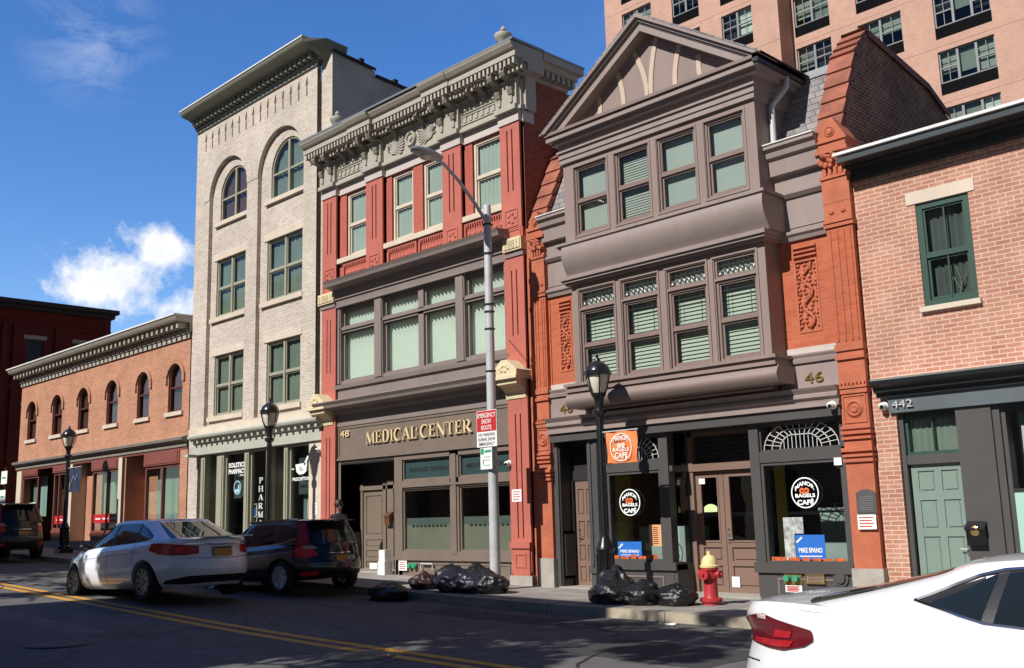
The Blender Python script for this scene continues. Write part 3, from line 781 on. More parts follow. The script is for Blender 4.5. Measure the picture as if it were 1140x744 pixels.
    for i, (x0, x1, z0, z1) in enumerate(wn):
        window(r, x0, x1, z0, z1, .16, M_olive, G_cream, blind=M_blindgr, mid=.5, cols=2, sill=(x0-.27, x1+.12, z0-.14, z0-.004), lintel=(x0-.14, x1+.1, z1+.004, z1+.2), msill=M_limest, solid=True, reveal=.055, blind_name='curtain')
    s = MB(); s.box(X0, X1, -.03, .3, 2.72, 2.9); s.build('belt_course', M_limest, r)
    # shopfront
    c = MB(); c.prof([(.3,2.08),(-.12,2.08),(-.12,2.40),(-.2,2.45),(-.24,2.52),(-.34,2.56),(-.36,2.62),(-.3,2.68),(.3,2.74)], -28.9, -22.02); dentils(c, -28.9, -22.02, .3, .1, -.26, -.1, 2.42, 2.5)
    c.box(-28.95, -28.7, -.4, -.05, 2.02, 2.1); c.build('shop_cornice', M_olivel, r)
    p = MB(); p.box(-22.78, -22.1, -.05, .4, -1.25, 2.1); p.build('corner_pier', M_limest, r)
    p = MB()
    for a, b in ((-28.62,-28.38),(-27.66,-27.26),(-26.09,-25.86),(-24.93,-24.74),(-24.03,-23.85)):
        p.box(a, b, -.02, .16, -1.15, 2.08); p.box(a+.06, b-.06, -.045, -.02, -.9, 1.95)
    p.build('shop_post', M_olive, r)
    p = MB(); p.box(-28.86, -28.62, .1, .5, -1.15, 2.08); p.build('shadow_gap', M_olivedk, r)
    def pane(x0, x1, z0, z1, y=.08):
        f = MB(); ring(f, x0, x1, z0, z1, y-.02, y+.08, .05); s = f.build('shop_window', M_olive, r)
        g = MB(); g.poly([(x0+.02, y+.03, z0+.02), (x1-.02, y+.03, z0+.02), (x1-.02, y+.03, z1-.02), (x0+.02, y+.03, z1-.02)]); g.build('pane', G_shop, s)
        b = MB(); b.box(x0, x1, y-.01, y+.1, -1.2, z0); b.build('stall_riser', M_olive, s); return s
    s1 = pane(-27.26, -26.09, -.8, 2.06); s2 = pane(-25.86, -24.93, -.8, 2.06); s3 = pane(-23.85, -22.78, -.8, 2.06)
    for x0, x1 in ((-28.38,-27.66),(-24.74,-24.03)):
        d = MB(); panel_door(d, x0+.05, x1, -1.1, .95, .5, [(.06,.42),(.48,.94)], 1); dd = d.build('door', M_wood, r); handle(dd, x1-.1, 0, .5)
        t = MB(); ring(t, x0, x1, .97, 2.06, .45, .55, .07); ts = t.build('transom_frame', M_olive, r)
        g = MB(); g.box(x0+.05, x1-.05, .5, .51, 1.0, 2.0); g.build('pane', M_blindgr, ts)
        g = MB(); g.box(x0-.03, x0+.0, .16, .6, -1.1, 2.06); g.box(x1, x1+.03, .16, .6, -1.1, 2.06); g.build('door_jamb', M_olivedk, r)
    i = MB(); i.box(-28.8, -22.8, 1.5, 1.6, -1.2, 2.4); i.box(-28.8, -22.8, .7, 1.6, -1.3, -1.14); i.build('shop_interior', paint('teal_shop_wall', (.16,.25,.235), .9, .15, 1.5, 0), r)
    i = MB()      # display shelves
    for x0, x1 in ((-26.8,-26.15),(-25.7,-25.2),(-23.6,-23.0)):
        for z in (-.6, -.2, .2, .55): i.box(x0, x1, .45, .75, z, z+.025)
        i.box(x0, x0+.03, .45, .48, -1.1, .58); i.box(x1-.03, x1, .45, .48, -1.1, .58)
    sh = i.build('display_shelf', M_white, r)
    random.seed(3); cols = [MB() for _ in range(4)]
    for x0, x1 in ((-26.8,-26.15),(-25.7,-25.2),(-23.6,-23.0)):
        for z in (-.57, -.17, .23):
            x = x0+.05
            while x < x1-.1:
                wd = random.uniform(.05, .13); cols[random.randrange(4)].box(x, x+wd, .48, .62, z, z+random.uniform(.12, .3)); x += wd+.015
    for q, m_ in zip(cols, (M_greenp, M_white, M_bluep, M_yellow)): q.build('display_goods', m_, sh)
    for sx0, sx1, sp in ((-27.2,-26.15,s1),(-23.8,-22.84,s3)):
        q = MB(); q.box(sx0, sx1, .3, .32, .75, 2.0); q.build('window_backing', paint('dark_teal_backing', (.055,.09,.08), .7, .3, 1.5, 0), sp)
    t = MB(); add_text(t, 'SOLSTICE', -27.15, -26.2, 1.62, 1.76, .085, bold=.04); add_text(t, 'PHARMACY', -27.15, -26.2, 1.44, 1.58, .085, bold=.04); add_text(t, 'INC', -26.5, -26.22, 1.36, 1.41, .085)
    t.build('lettering', M_paper, s1)
    t = MB(); t.lathe((-26.63, .086, 1.04), [(.2, 0), (.2, -.004), (.17, -.004), (.17, 0)], 28, axis='y', caps=False)
    t.ribbon([(-26.76,.95),(-26.5,.95)], .1, .08, .085); t.prism([(-26.6,.99),(-26.5,1.0),(-26.52,1.14),(-26.58,1.1)], .08, .085); t.build('round_emblem', paint('pale_blue_print', (.35,.55,.66), .6, .1, 3, 0), s1)
    t = MB(); z = 1.11
    for ch in 'PHARMACY':
        w_ = SER[ch][0]; serif(t, ch, -25.34-.115*w_, z, .23, .165, .075, .085); z -= .233
    t.build('lettering', M_paper, s2)
    t = MB()       # mortar and pestle
    t.prism([(-23.62,1.53),(-23.06,1.56),(-23.10,1.33),(-23.22,1.27),(-23.44,1.26),(-23.56,1.33)], .08, .086); t.ribbon([(-23.2,1.5),(-23.02,1.72)], .07, .08, .086); t.box(-23.8, -23.68, .08, .086, 1.4, 1.43)
    add_text(t, 'PRESCRIPTIONS', -23.76, -22.86, 1.10, 1.19, .085, bold=.03); t.build('mortar_emblem', M_paper, s3)
    t = MB(); add_text(t, 'Rx', -23.42, -23.24, 1.34, 1.47, .078, bold=.03); t.build('lettering', M_blindgr, s3)
build_cream()
# ================================================================== red medical building
def build_med():
    X0, X1 = -22.12, -14.68
    r = thing('red_building', 'three-storey painted red brick building with heavy grey bracketed cornice and gilt sign', 'building', (X0, 0, gz(-18)))
    PIL = [(-22.12,-21.5),(-20.2,-19.52),(-17.25,-16.6),(-15.3,-14.7)]
    WN = [(-21.2,-20.24),(-19.29,-18.46),(-18.1,-17.26),(-16.33,-15.38)]
    w = MB(); wall(w, X0, X1, 5.95, 8.66, 0, [(a, b, 6.69, 8.40) for a, b in WN], .16)
    w.build('wall', M_red, r)
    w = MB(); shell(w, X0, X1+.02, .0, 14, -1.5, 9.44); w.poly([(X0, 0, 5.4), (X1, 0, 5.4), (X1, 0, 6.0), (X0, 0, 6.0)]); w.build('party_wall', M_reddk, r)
    p = MB()
    for a, b in PIL:
        c = (a+b)/2
        wall(p, a, b, 6.05, 8.42, -.12, [(c-.095, c-.055, 6.9, 8.29), (c+.055, c+.095, 6.9, 8.29)], .05); p.box(a, b, -.07, .02, 6.05, 8.42)
        for s in (a, b): p.poly([(s, -.12, 6.05), (s, 0, 6.05), (s, 0, 8.42), (s, -.12, 8.42)])
    # spandrel panels: sunk fields with a toothed head
    for a, b in ((-21.3,-20.22),(-19.42,-18.3),(-18.22,-17.26),(-16.6,-15.32)):
        ring(p, a, b, 6.12, 6.55, -.05, .01, .05); dentils(p, a+.05, b-.05, .075, .035, -.045, .01, 6.44, 6.5)
        for k in range(7):
            x = a+.12+(b-a-.24)*k/6; p.lathe((x, -.005, 6.28), [(.0,-.03),(.04,-.022),(.06,0)], 8, axis='y', caps=False)
    for a, b in PIL:
        c = (a+b)/2
        for t in range(5): p.lathe((c+.1*math.cos(t*1.257), -.12, 6.3+.1*math.sin(t*1.257)), [(.0,-.03),(.035,-.02),(.05,0)], 8, axis='y', caps=False)
        ring(p, c-.2, c+.2, 6.1, 6.5, -.135, -.11, .03)
    p.build('pilaster', M_redp, r)
    b = MB(); b.box(X0, X1+.035, -.04, .3, 8.42, 8.66)
    for a, c in PIL: b.box(a-.02, c+.02, -.15, -.041, 8.43, 8.665)
    b.build('stone_band', M_band, r)
    for i, (a, c) in enumerate(WN):
        window(r, a+.02, c-.02, 6.70, 8.39, .04, M_limest, G_up, blind=M_blindmed, mid=.5, frame=.06, solid=True, bd=.1)
    s = MB()
    for a, c in ((-21.5,-20.2),(-19.55,-17.26),(-16.6,-15.27)): s.box(a, c, -.1, .03, 6.57, 6.695)
    s.build('sill', M_limest, r)
    # entablature
    f = MB(); f.box(X0, X1+.05, -.10, .3, 8.665, 9.45)
    f.prof([(.1,8.67),(-.16,8.67),(-.16,8.74),(-.13,8.77),(.1,8.77)], X0-.02, X1+.1)
    for a, c in PIL: f.prof([(.0,8.668),(-.26,8.668),(-.26,8.76),(-.2,8.80),(-.2,9.3),(-.26,9.36),(0,9.4)], a-.03, c+.03)
    f.prof([(-.05,9.36),(-.14,9.36),(-.16,9.42),(-.05,9.44)], X0, X1+.05)
    f.build('frieze', M_ent, r)
    d = MB()
    for a, c in PIL:
        for k in range(2): 
            x = a+.12+k*(c-a-.24); d.box(x-.04, x+.04, -.235, -.2, 8.85, 9.25)
    for a, c in ((-21.45,-20.25),(-16.55,-15.35)):
        ring(d, a, c, 8.84, 9.06, -.125, -.1, .025)
        for k in range(6): x = a+.13+(c-a-.26)*k/5; d.box(x-.05, x+.05, -.13, -.1, 8.89, 9.01); d.lathe((x, -.1, 9.2), [(0,-.04),(.04,-.03),(.06,0)], 8, axis='y', caps=False)
        d.box(a, c, -.125, -.1, 9.1, 9.12)
    d.lathe((-18.37, -.1, 9.08), [(0,-.08),(.06,-.075),(.08,-.03),(.12,-.03),(.13,-.07),(.18,-.07),(.2,0)], 24, axis='y', caps=False)
    for cx, sg in ((-19.42, 1), (-17.34, -1)):           # sunbursts
        for k in range(9):
            t = -.62+k*.155; n = 7; P = []
            for q in range(n): u = .16+.62*q/(n-1); ww = .022*math.sin(q*2.1); P.append((cx+sg*(u*math.cos(t)-ww*math.sin(t)), 9.06+u*math.sin(t)*.62+ww))
            d.ribbon(P, .035, -.135, -.1)
    d.build('frieze_ornament', M_ent, r)
    c = MB()
    segs = [(X0-.25,-20.35,.0),(-20.35,-19.4,.09),(-19.4,-17.4,.0),(-17.4,-16.45,.09),(-16.45,X1+.35,.0)]
    segs[0] = (X0-.25,-20.35,.05); segs[4] = (-16.45,X1+.38,.06)
    for a, b_, e in segs:
        c.prof([(.3,9.44),(-.12-e,9.44),(-.12-e,9.60),(-.52-e,9.66),(-.52-e,9.79),(-.58-e,9.82),(-.64-e,9.90),(-.66-e,9.95),(.3,9.97)], a, b_)
        dentils(c, a+.02, b_-.02, .16, .08, -.26-e, -.1, 9.45, 9.58); dentils(c, a+.02, b_-.02, .125, .065, -.50-e, -.36, 9.51, 9.66); c.box(a, b_, -.32-e, -.28-e, 9.42, 9.655)
    # return down the right flank
    c.box(X1+.02, X1+.40, .3, 1.6, 9.80, 9.96); c.box(X1+.02, X1+.30, .3, 1.5, 9.66, 9.80); c.box(X1+.02, X1+.08, .3, 1.4, 9.44, 9.66)
    for k in range(7): c.box(X1+.08, X1+.26, .35+.17*k, .43+.17*k, 9.5, 9.66)
    c.box(X1+.05, X1+.12, -.02, .3, 8.67, 9.44)
    cor = c.build('cornice', M_ent, r)
    for a, b_ in PIL:
        for x in (a+.1, b_-.1):
            k = MB(); k.prof([(-.19,9.02),(-.26,9.02),(-.30,9.14),(-.24,9.22),(-.34,9.32),(-.48,9.36),(-.52,9.44),(-.5,9.56),(-.19,9.56)], x-.075, x+.075); k.build('bracket', M_entdk, cor)
    for x in [-21.05,-20.65,-18.9,-17.85,-16.05,-15.7]:
        k = MB(); k.prof([(-.09,9.2),(-.16,9.2),(-.2,9.3),(-.3,9.36),(-.44,9.42),(-.42,9.5),(-.09,9.5)], x-.06, x+.06); k.build('bracket', M_entdk, cor)
    b = MB(); b.box(X0-.3, X1+.42, -.70, .3, 9.972, 10.02)
    b.box(X1-.1, X1+.42, .3, 1.62, 9.962, 10.0); b.build('cornice_flashing', M_zinc, r)
    for x in (-21.03, -14.8):
        u = MB(); u.lathe((x, -.42, 10.02), [(.13,0),(.13,.04),(.06,.07),(.07,.1),(.17,.2),(.2,.28),(.19,.32),(.11,.35),(.05,.39),(.07,.43),(.05,.47),(.015,.52)], 18); u.build('urn', M_ent, r, smooth=True)
    roof(r, X0+.02, X1-.02, .3, 13.9, 9.3); floors(r, X0, X1, .9, 13, [1.9, 5.6, 9])
    # cornice over the second floor and its window band
    c = MB(); c.prof([(.1,5.42),(-.1,5.42),(-.12,5.68),(-.16,5.70),(-.18,5.84),(-.44,5.90),(-.46,5.97),(-.5,6.04),(.1,6.09)], -21.55, -15.08); c.prof([(.0,5.40),(-.13,5.40),(-.13,5.45),(0,5.45)], -21.5, -15.22)
    c.box(-21.5, -15.2, -.15, -.1, 5.60, 5.63); c.build('window_cornice', M_medup, r)
    g = MB()
    for a, b_ in ((-22.12,-21.5),(-15.26,-14.68)):
        cx = (a+b_)/2
        wall(g, a, b_, 2.3, 5.55, -.12, [(cx-.09, cx-.055, 3.75, 5.15), (cx+.055, cx+.09, 3.75, 5.15)], .05); g.box(a, b_, -.07, .35, 2.3, 5.55)
        wall(g, a, b_, gz(cx)+.25, 2.3, -.121, [(cx-.09, cx-.055, -.42, 2.1), (cx+.055, cx+.09, -.42, 2.1)], .05); g.box(a, b_, -.07, .35, -1.3, 2.3)
        for s in (a, b_): g.poly([(s, -.12, -1.2), (s, 0, -1.2), (s, 0, 5.55), (s, -.12, 5.55)])
        ring(g, a+.06, b_-.06, 5.68, 6.04, -.135, .0, .03); g.box(a, b_, -.12, 0, 5.55, 6.06)
    g.box(-15.24, -14.66, -.2, -.12, -.62, -.5); g.box(-15.2, -14.7, -.165, -.12, -1.16, -.62); ring(g, -15.1, -14.8, -1.0, -.72, -.18, -.16, .03)
    g.build('pier', M_redp, r)
    g = MB(); g.box(-15.28, -14.64, -.17, .3, -1.6, -1.16); g.box(-22.15, -21.48, -.17, .3, -1.6, -.95); g.build('pier_base', M_granite, r)
    for a, b_ in ((-22.2,-21.5),(-15.22,-14.66)):
        d = MB(); d.box(a, b_, -.2, 0, 5.56, 5.84); d.box(a+.03, b_-.03, -.22, -.2, 5.6, 5.8); ds = d.build('date_stone', M_creamst, r)
        t = MB(); add_text(t, '1881', a+.1, b_-.1, 5.61, 5.79, -.226, bold=.01, ext=.02); t.build('carving', paint('stone_shadow', (.4,.32,.2), .8, .1, 3), ds)  # shadow of the digits put into a darker stone colour
        d = MB(); d.box(a+.02, b_, -.15, 0, 5.44, 5.555); d.build('date_stone_base', M_medup, r)
    for a, b_ in ((-22.3,-21.52),(-15.36,-14.64)):     # cream gabled consoles
        d = MB(); cx = (a+b_)/2
        d.prism([(a,2.86),(b_,2.86),(b_,2.98),(cx+.08,3.2),(cx-.08,3.2),(a,2.98)], -.46, 0); d.prof([(0,2.42),(-.14,2.42),(-.16,2.55),(-.28,2.66),(-.4,2.7),(-.42,2.86),(0,2.86)], a+.08, b_-.06)
        d.box(a-.02, b_+.02, -.48, 0, 2.80, 2.87)
        for t in range(6): d.lathe((cx+.11*math.cos(t), -.46, 3.02+.06*math.sin(t)), [(0,-.03),(.03,-.02),(.045,0)], 8, axis='y', caps=False)
        d.build('console', M_creamst, r)
    f = MB(); zb, zt = 3.44, 5.42
    for a, b_ in ((-21.5,-21.36),(-19.95,-19.62),(-16.93,-16.62),(-15.34,-15.22)): f.box(a, b_, -.06, .2, zb, zt); f.box(a+.03, b_-.03, -.085, -.06, zb, zt)
    f.box(-18.29, -18.10, -.02, .2, zb, zt); f.box(-21.5, -15.22, -.04, .2, zb-.02, zb+.06); f.box(-21.5, -15.22, -.02, .2, 4.74, 4.90); f.box(-21.5, -15.22, -.06, -.02, 4.80, 4.86)
    f.box(-21.5, -15.22, .02, .22, 5.28, zt)
    f.build('window_frame', M_medup, r)
    for a, b_ in ((-21.36,-19.95),(-19.62,-18.29),(-18.10,-16.93),(-16.62,-15.34)):
        window(r, a, b_, zb+.05, 4.75, .04, M_medup, G_up, blind=M_blindg, mid=None, frame=.05, vert=True, pitch=.13, tilt=.95, bd=.12, backing=M_blindg2)
        window(r, a, b_, 4.88, 5.30, .04, M_medup, G_up, blind=M_blindg, mid=None, frame=.045, vert=True, pitch=.13, tilt=.95, bd=.12, backing=M_blindg2, name='transom_window')
    p = MB(); p.box(-21.5, -15.22, -.05, .2, 2.9, 3.42); p.prof([(0,3.28),(-.12,3.30),(-.14,3.40),(0,3.43)], -21.55, -15.2); p.box(-21.45, -15.25, -.07, -.05, 2.94, 3.24); p.build('spandrel', M_medup, r)
    c = MB(); c.prof([(.1,2.35),(-.06,2.35),(-.06,2.64),(-.14,2.68),(-.16,2.76),(-.46,2.80),(-.48,2.86),(-.54,2.93),(-.5,2.96),(.1,2.97)], -21.95, -15.25); c.build('sign_cornice', M_medup, r)
    s = MB(); s.box(-21.5, -15.28, -.03, .2, 1.52, 2.36); ring(s, -21.48, -15.3, 1.56, 2.33, -.05, -.03, .05); s.box(-21.5, -15.28, -.07, -.03, 1.5, 1.56); sg = s.build('signboard', M_med, r)
    t = MB(); word = 'MEDICAL CENTER'
    tot = sum(.34 if ch == ' ' else SER[ch][0]+.08 for ch in word); x = -20.26; sx = (3.84)/tot
    for ch in word:
        if ch == ' ': x += .34*sx; continue
        serif(t, ch, x, 1.845, sx, .285, -.085, -.055); x += (SER[ch][0]+.08)*sx
    t.box(-18.34, -18.31, -.085, -.055, 1.86, 1.93); t.box(-18.34, -18.31, -.085, -.055, 2.02, 2.09)
    t.build('lettering', M_gold, sg)
    t = MB(); add_text(t, '48', -21.36, -20.98, 2.08, 2.24, -.075, bold=.0, ext=.02); t.build('street_number', M_gold, sg)
    # ground floor
    f = MB()
    f.box(-19.24, -18.95, -.02, .25, -1.5, 1.5); f.box(-17.26, -16.97, -.02, .25, -.8, 1.5); f.box(-17.2, -17.03, -.05, -.02, -.75, 1.42); f.box(-15.28, -15.24, -.02, .25, -1.5, 1.5)
    f.box(-18.95, -15.28, -.02, .25, 1.38, 1.5); f.box(-18.95, -15.28, -.02, .25, .70, .90); f.box(-18.95, -15.28, -.06, -.02, .74, .79)
    f.box(-18.95, -15.28, -.04, .25, -.86, -.70); f.box(-19.2, -15.26, -.07, -.02, -.90, -.82); f.box(-19.2, -15.26, -.02, .2, -1.6, -.9)
    for a, b_ in ((-19.1,-17.2),(-17.05,-15.4)): ring(f, a, b_, -1.3, -.95, -.035, -.02, .04)
    f.box(-21.5, -21.4, -.02, .6, -1.4, 1.5); f.box(-21.4, -19.24, -.01, .6, 1.44, 1.52)
    f.build('shopfront_frame', M_med, r)
    for a, b_ in ((-18.95,-17.26),(-16.97,-15.28)):
        f = MB(); ring(f, a, b_, -.70, .70, .02, .1, .04); s = f.build('shop_window', M_med, r)
        g = MB(); g.poly([(a+.02, .06, -.68), (b_-.02, .06, -.68), (b_-.02, .06, .68), (a+.02, .06, .68)]); g.build('pane', G_shop, s)
        g = MB(); g.poly([(a+.04, .085, -.66), (b_-.04, .085, -.66), (b_-.04, .085, -.12), (a+.04, .085, -.12)]); g.build('frosted_film', M_film, s)
        g = MB(); g.poly([(a+.04, .088, -.12), (b_-.04, .088, -.12), (b_-.04, .088, .04), (a+.04, .088, .04)]); g.build('upper_film', M_filmu, s)
        g = MB()
        for k in range(9): g.box(a+.25+k*.14, a+.33+k*.14, .072, .08, -.16, -.12)
        g.build('film_lettering', M_teal, s)
        f = MB(); ring(f, a, b_, .90, 1.38, .02, .1, .035); s = f.build('transom_window', M_med, r)
        g = MB(); g.poly([(a, .07, .9), (b_, .07, .9), (b_, .07, 1.38), (a, .07, 1.38)]); g.build('pane', M_teal, s)
        t = MB(); add_text(t, 'FORENSIC GENERAL' if a < -18 else 'MEDICAL RECORDS', a+.2, b_-.15, 1.09, 1.19, .062, bold=.01); t.build('lettering', M_blackm, s)
    i = MB(); i.box(-19.0, -15.0, 2.8, 2.9, -1.5, 1.5); i.box(-19.1, -15.0, .4, 2.9, -1.5, -1.38); i.box(-19.24, -19.1, .3, 2.9, -1.4, 1.5); i.build('shop_interior', M_int, r)
    i = MB(); i.box(-18.3, -17.3, 1.2, 1.6, .0, .85); i.box(-17, -15.3, 1.2, 1.6, .05, .9); i.build('hanging_panel', M_blackm, r)
    # entrance recess
    e = MB(); e.box(-21.52, -21.4, 0, .62, -1.3, 1.45); e.box(-21.4, -19.24, .62, .7, .85, 1.45); e.box(-21.4, -19.24, .0, .62, 1.40, 1.44); e.box(-19.3, -19.24, .25, .62, -1.3, 1.44); 
    ring(e, -21.398, -21.38, -1.1, -.2, .08, .55, .06); e.build('entrance_recess', M_chardk, r)  # recess walls coloured near-black to carry the doorway's shade
    d = MB(); panel_door(d, -21.28, -20.42, -1.23, .76, .60, [(.05,.13),(.17,.26),(.30,.39),(.45,.93)], 1, m=.1); dd = d.build('door', M_doorm, r); handle(dd, -20.5, -.42, .6, side=-1)
    d = MB(); d.box(-21.4, -21.28, .56, .7, -1.25, .9); d.box(-20.42, -20.3, .54, .7, -1.25, .9); d.box(-21.4, -19.24, .54, .7, .76, .86); d.box(-20.3, -19.24, .6, .7, -1.25, .8); d.box(-20.25, -20.0, .54, .6, -1.25, .98); d.box(-19.95, -19.3, .56, .6, -1.1, -.3); d.box(-19.95, -19.3, .56, .6, -.2, .6)
    d.build('door_frame', M_med, r)
    d = MB(); d.box(-21.5, -19.24, -.1, .7, -1.6, gz(-20.4)+.035); d.build('doorstep', M_granite, r)
build_med()
# ================================================================== gabled cafe building
def build_cafe():
    X0, X1 = -14.66, -7.34
    r = thing('gabled_building', 'orange brick building with taupe two-storey bay, half-timbered gable and slate mansard above a cafe', 'building', (X0, 0, gz(-11)))
    B = -.45
    # --- side brick fields
    w = MB()
    wall(w, -14.2, -12.9, 2.5, 4.45, 0, [(-13.82,-13.5,2.86,4.28)], .05); wall(w, -8.9, -7.8, 2.5, 4.45, 0, [(-8.48,-8.06,2.86,4.28)], .05)
    w.box(-12.9, -8.9, .02, .2, 1.65, 6.0)
    w.build('wall', M_caf, r)
    w = MB(); shell(w, -14.64, -7.36, .3, 13, -1.6, 6.0); w.build('party_wall', M_sooty, r)
    p = MB()
    for a, b in ((-13.82,-13.5),(-8.48,-8.06)):      # terracotta relief panels
        p.box(a, b, .03, .06, 2.86, 4.28)
        for k in range(3): p.box(a, b, -.03, .04, 4.26-.075*k, 4.29-.075*k)
        random.seed(5)
        for k in range(16):
            z = 2.95+.068*k
            for q in range(4):
                x = a+.05+(b-a-.1)*q/3+.02*math.sin(k*1.7+q*2); p.lathe((x, .035, z), [(0,-.045),(.02,-.04),(.042,0)], 7, axis='y', caps=False)
        p.tube([(a+.5*(b-a)+.09*math.sin(k*.9), .0, 2.92+.068*k) for k in range(17)], .022, 6)
        ring(p, a, b, 2.84, 4.06, -.012, .05, .03)
    p.build('terracotta_panel', M_terra, r)
    w = MB(); w.box(-14.2, -13.0, -.03, .1, 2.50, 2.60); w.box(-8.78, -7.8, -.03, .1, 2.50, 2.60); w.build('stone_band', M_band, r)
    # --- pilasters
    for a, b, lo in ((-14.46,-14.1,0),(-7.8,-7.35,1)):
        p = MB(); c = (a+b)/2
        p.box(a, b, -.10, .3, 2.55, 4.45); p.box(a+.04, a+.07, -.115, -.1, 2.6, 4.4); p.box(c-.06, c-.03, -.115, -.1, 2.6, 4.4) ; p.box(c+.05, c+.08, -.115, -.1, 2.6, 4.4); p.box(b-.07, b-.04, -.115, -.1, 2.6, 4.4)
        pl = p.build('pilaster', M_caf if lo else M_caf, r)
        p = MB(); e = .03
        p.box(a-e, b+e, -.13, .3, 4.45, 4.52); p.box(a-e, b+e, -.15, .3, 4.52, 4.56); p.box(a-.01, b+.01, -.115, .3, 4.56, 4.85)
        for x in (c-.1, c+.1): p.lathe((x, -.115, 4.7), [(0,-.02),(.02,-.03),(.035,-.02),(.05,0)], 10, axis='y', caps=False)
        p.box(a-.01, b+.01, -.12, .3, 4.852, 5.26); p.box(a-e, b+e, -.145, .3, 5.26, 5.31)
        for k in range(4): p.box(a+.04+k*(b-a-.08)/4, a+.04+(k+.6)*(b-a-.08)/4, -.14, -.1, 5.32, 5.44)
        p.box(a, b, -.1, .3, 5.31, 5.75)
        random.seed(9)
        for k in range(22):      # leafy capital
            x = a+random.uniform(0, b-a); z = random.uniform(5.45, 5.68); p.lathe((x, -.1, z), [(0,-.11+.05*(5.7-z)*2),(.035,-.08),(.055,0)], 7, axis='y', caps=False)
        p.box(a-.06, b+.06, -.19, .3, 5.68, 5.74); p.box(a-.03, b+.03, -.16, .3, 5.74, 5.92); p.box(a-.06, b+.06, -.19, .3, 5.86, 5.9)
        p.prism([(a-.03,5.92),(b+.03,5.92),(c+.06,6.26),(c-.06,6.26)], -.16, .25); p.lathe((c, -.16, 6.03), [(0,-.04),(.05,-.03),(.06,-.005),(.08,-.02),(.1,0)], 16, axis='y', caps=False)
        # lower pier
        base = gz(c)
        p.box(a, b, -.10, .3, base+.55, 2.55); 
        for z0, z1, d in ((2.44,2.54,.03),(2.3,2.36,.04),(1.84,1.88,.05),(1.76,1.83,.03),(1.21,1.25,.04),(1.13,1.18,.05),(1.05,1.09,.04),(.86,.92,.06),(.78,.82,.05),(.70,.75,.04)): p.box(a-d*.5, b+d*.5, -.10-d, .3, z0, z1)
        dentils(p, a, b, .06, .035, -.145, -.1, 1.885, 1.93)
        p.lathe((c, -.1, 1.52), [(0,-.02),(.05,-.035),(.08,-.01),(.11,-.035),(.15,0)], 20, axis='y', caps=False); ring(p, a+.03, b-.03, 1.3, 1.74, -.115, -.1, .025)
        p.build('pilaster_ornament', M_terra, pl)
        p = MB(); p.box(a-.03, b+.03, -.14, .3, base-.2, base+.55); p.build('pier_base', M_granite, pl)
    # filler between the medical pier and this pilaster
    p = MB(); p.box(-14.66, -14.46, -.04, .3, -1.5, 6.0); p.box(-14.1, -14.06, -.02, .3, -1.5, 6); p.build('edge_strip', M_terra, r)
    # --- entablature strips either side of the bay
    for a, b in ((-14.12,-13.0),(-8.9,-7.8)):
        c = MB()
        c.prof([(.15,6.07),(-.30,6.05),(-.30,6.0),(-.24,5.96),(-.22,5.86),(-.16,5.83),(-.14,5.56),(-.04,5.54),(.15,5.54)], a, b)
        c.box(a, b, -.03, .15, 5.26, 5.54); c.prof([(.0,5.14),(-.05,5.14),(-.1,5.2),(-.1,5.25),(-.03,5.27),(0,5.27)], a, b)
        c.box(a, b, -.015, .15, 4.56, 5.14); c.box(a+.05, b-.05, -.03, -.015, 4.62, 5.06); c.prof([(0,4.40),(-.05,4.40),(-.07,4.46),(-.11,4.5),(-.11,4.55),(0,4.57)], a, b)
        c.build('side_entablature', M_taupel, r)
        c = MB(); c.box(a, b, -.32, .15, 6.07, 6.09); c.build('cornice_flashing', M_whitest, r)
    # --- lower cornice
    c = MB()
    c.prof([(.1,1.44),(-.14,1.44),(-.14,1.60),(.1,1.60)], -14.08, -7.8); c.build('fascia', M_char, r)
    c = MB(); c.prof([(.1,1.602),(-.19,1.602),(-.19,1.66),(-.16,1.67),(-.17,1.72),(-.22,1.75),(-.22,1.80),(-.19,1.82),(-.24,1.88),(-.26,1.91),(.1,1.93)], -14.1, -7.79)
    c.box(-14.1, -12.8, -.05, .1, 1.93, 2.34); c.box(-8.85, -7.8, -.05, .1, 1.93, 2.34)
    for a, b in ((-14.12,-13.0),(-8.85,-7.8)): c.prof([(0,2.34),(-.09,2.34),(-.1,2.40),(-.06,2.42),(-.09,2.47),(-.09,2.495),(0,2.5)], a, b)
    c.build('lower_cornice', M_taupel, r)
    for t_, x0, x1 in (('48', -13.83, -13.49), ('46', -8.41, -8.08)):
        t = MB(); add_text(t, t_, x0, x1, 2.01, 2.18, -.08, bold=.0, ext=.03); t.build('street_number', M_brass, r)
    # --- bay
    b = MB(); XL, XR = -13.05, -8.74
    WX = [(-12.86,-12.0),(-11.81,-10.98),(-10.76,-9.93),(-9.75,-8.93)]
    wall(b, XL, XR, 2.46, 4.40, B, [(x0, x1, 2.5, 3.89) for x0, x1 in WX]+[(x0, x1, 3.93, 4.27) for x0, x1 in WX], .1)
    for x in (XL, XR): b.box(min(x, x+(.06 if x == XL else -.06)), max(x, x+(.06 if x == XL else -.06)), B+.001, .1, 2.46, 4.40)
    for x0, x1 in WX: ring(b, x0-.05, x1+.05, 2.47, 4.32, B-.02, B, .03)
    b.build('bay_wall', M_taupeb, r)
    b = MB()
    for e, z0, z1 in ((.17,2.42,2.475),(.12,2.36,2.42),(.15,2.31,2.36)): b.box(XL-e*.9, XR+e*.9, B-e, .05, z0, z1)
    def roll(mb, xl, xr, pts, mi=0):        # curved moulding with matching returns
        mb.prof(pts, xl, xr, mi)
    P = [(.05,2.30)]+[(B-.10+.42*(1-math.cos(t)), 1.90+.38*math.cos(t)*1.0+.02) for t in [PI/2*k/8 for k in range(9)]]
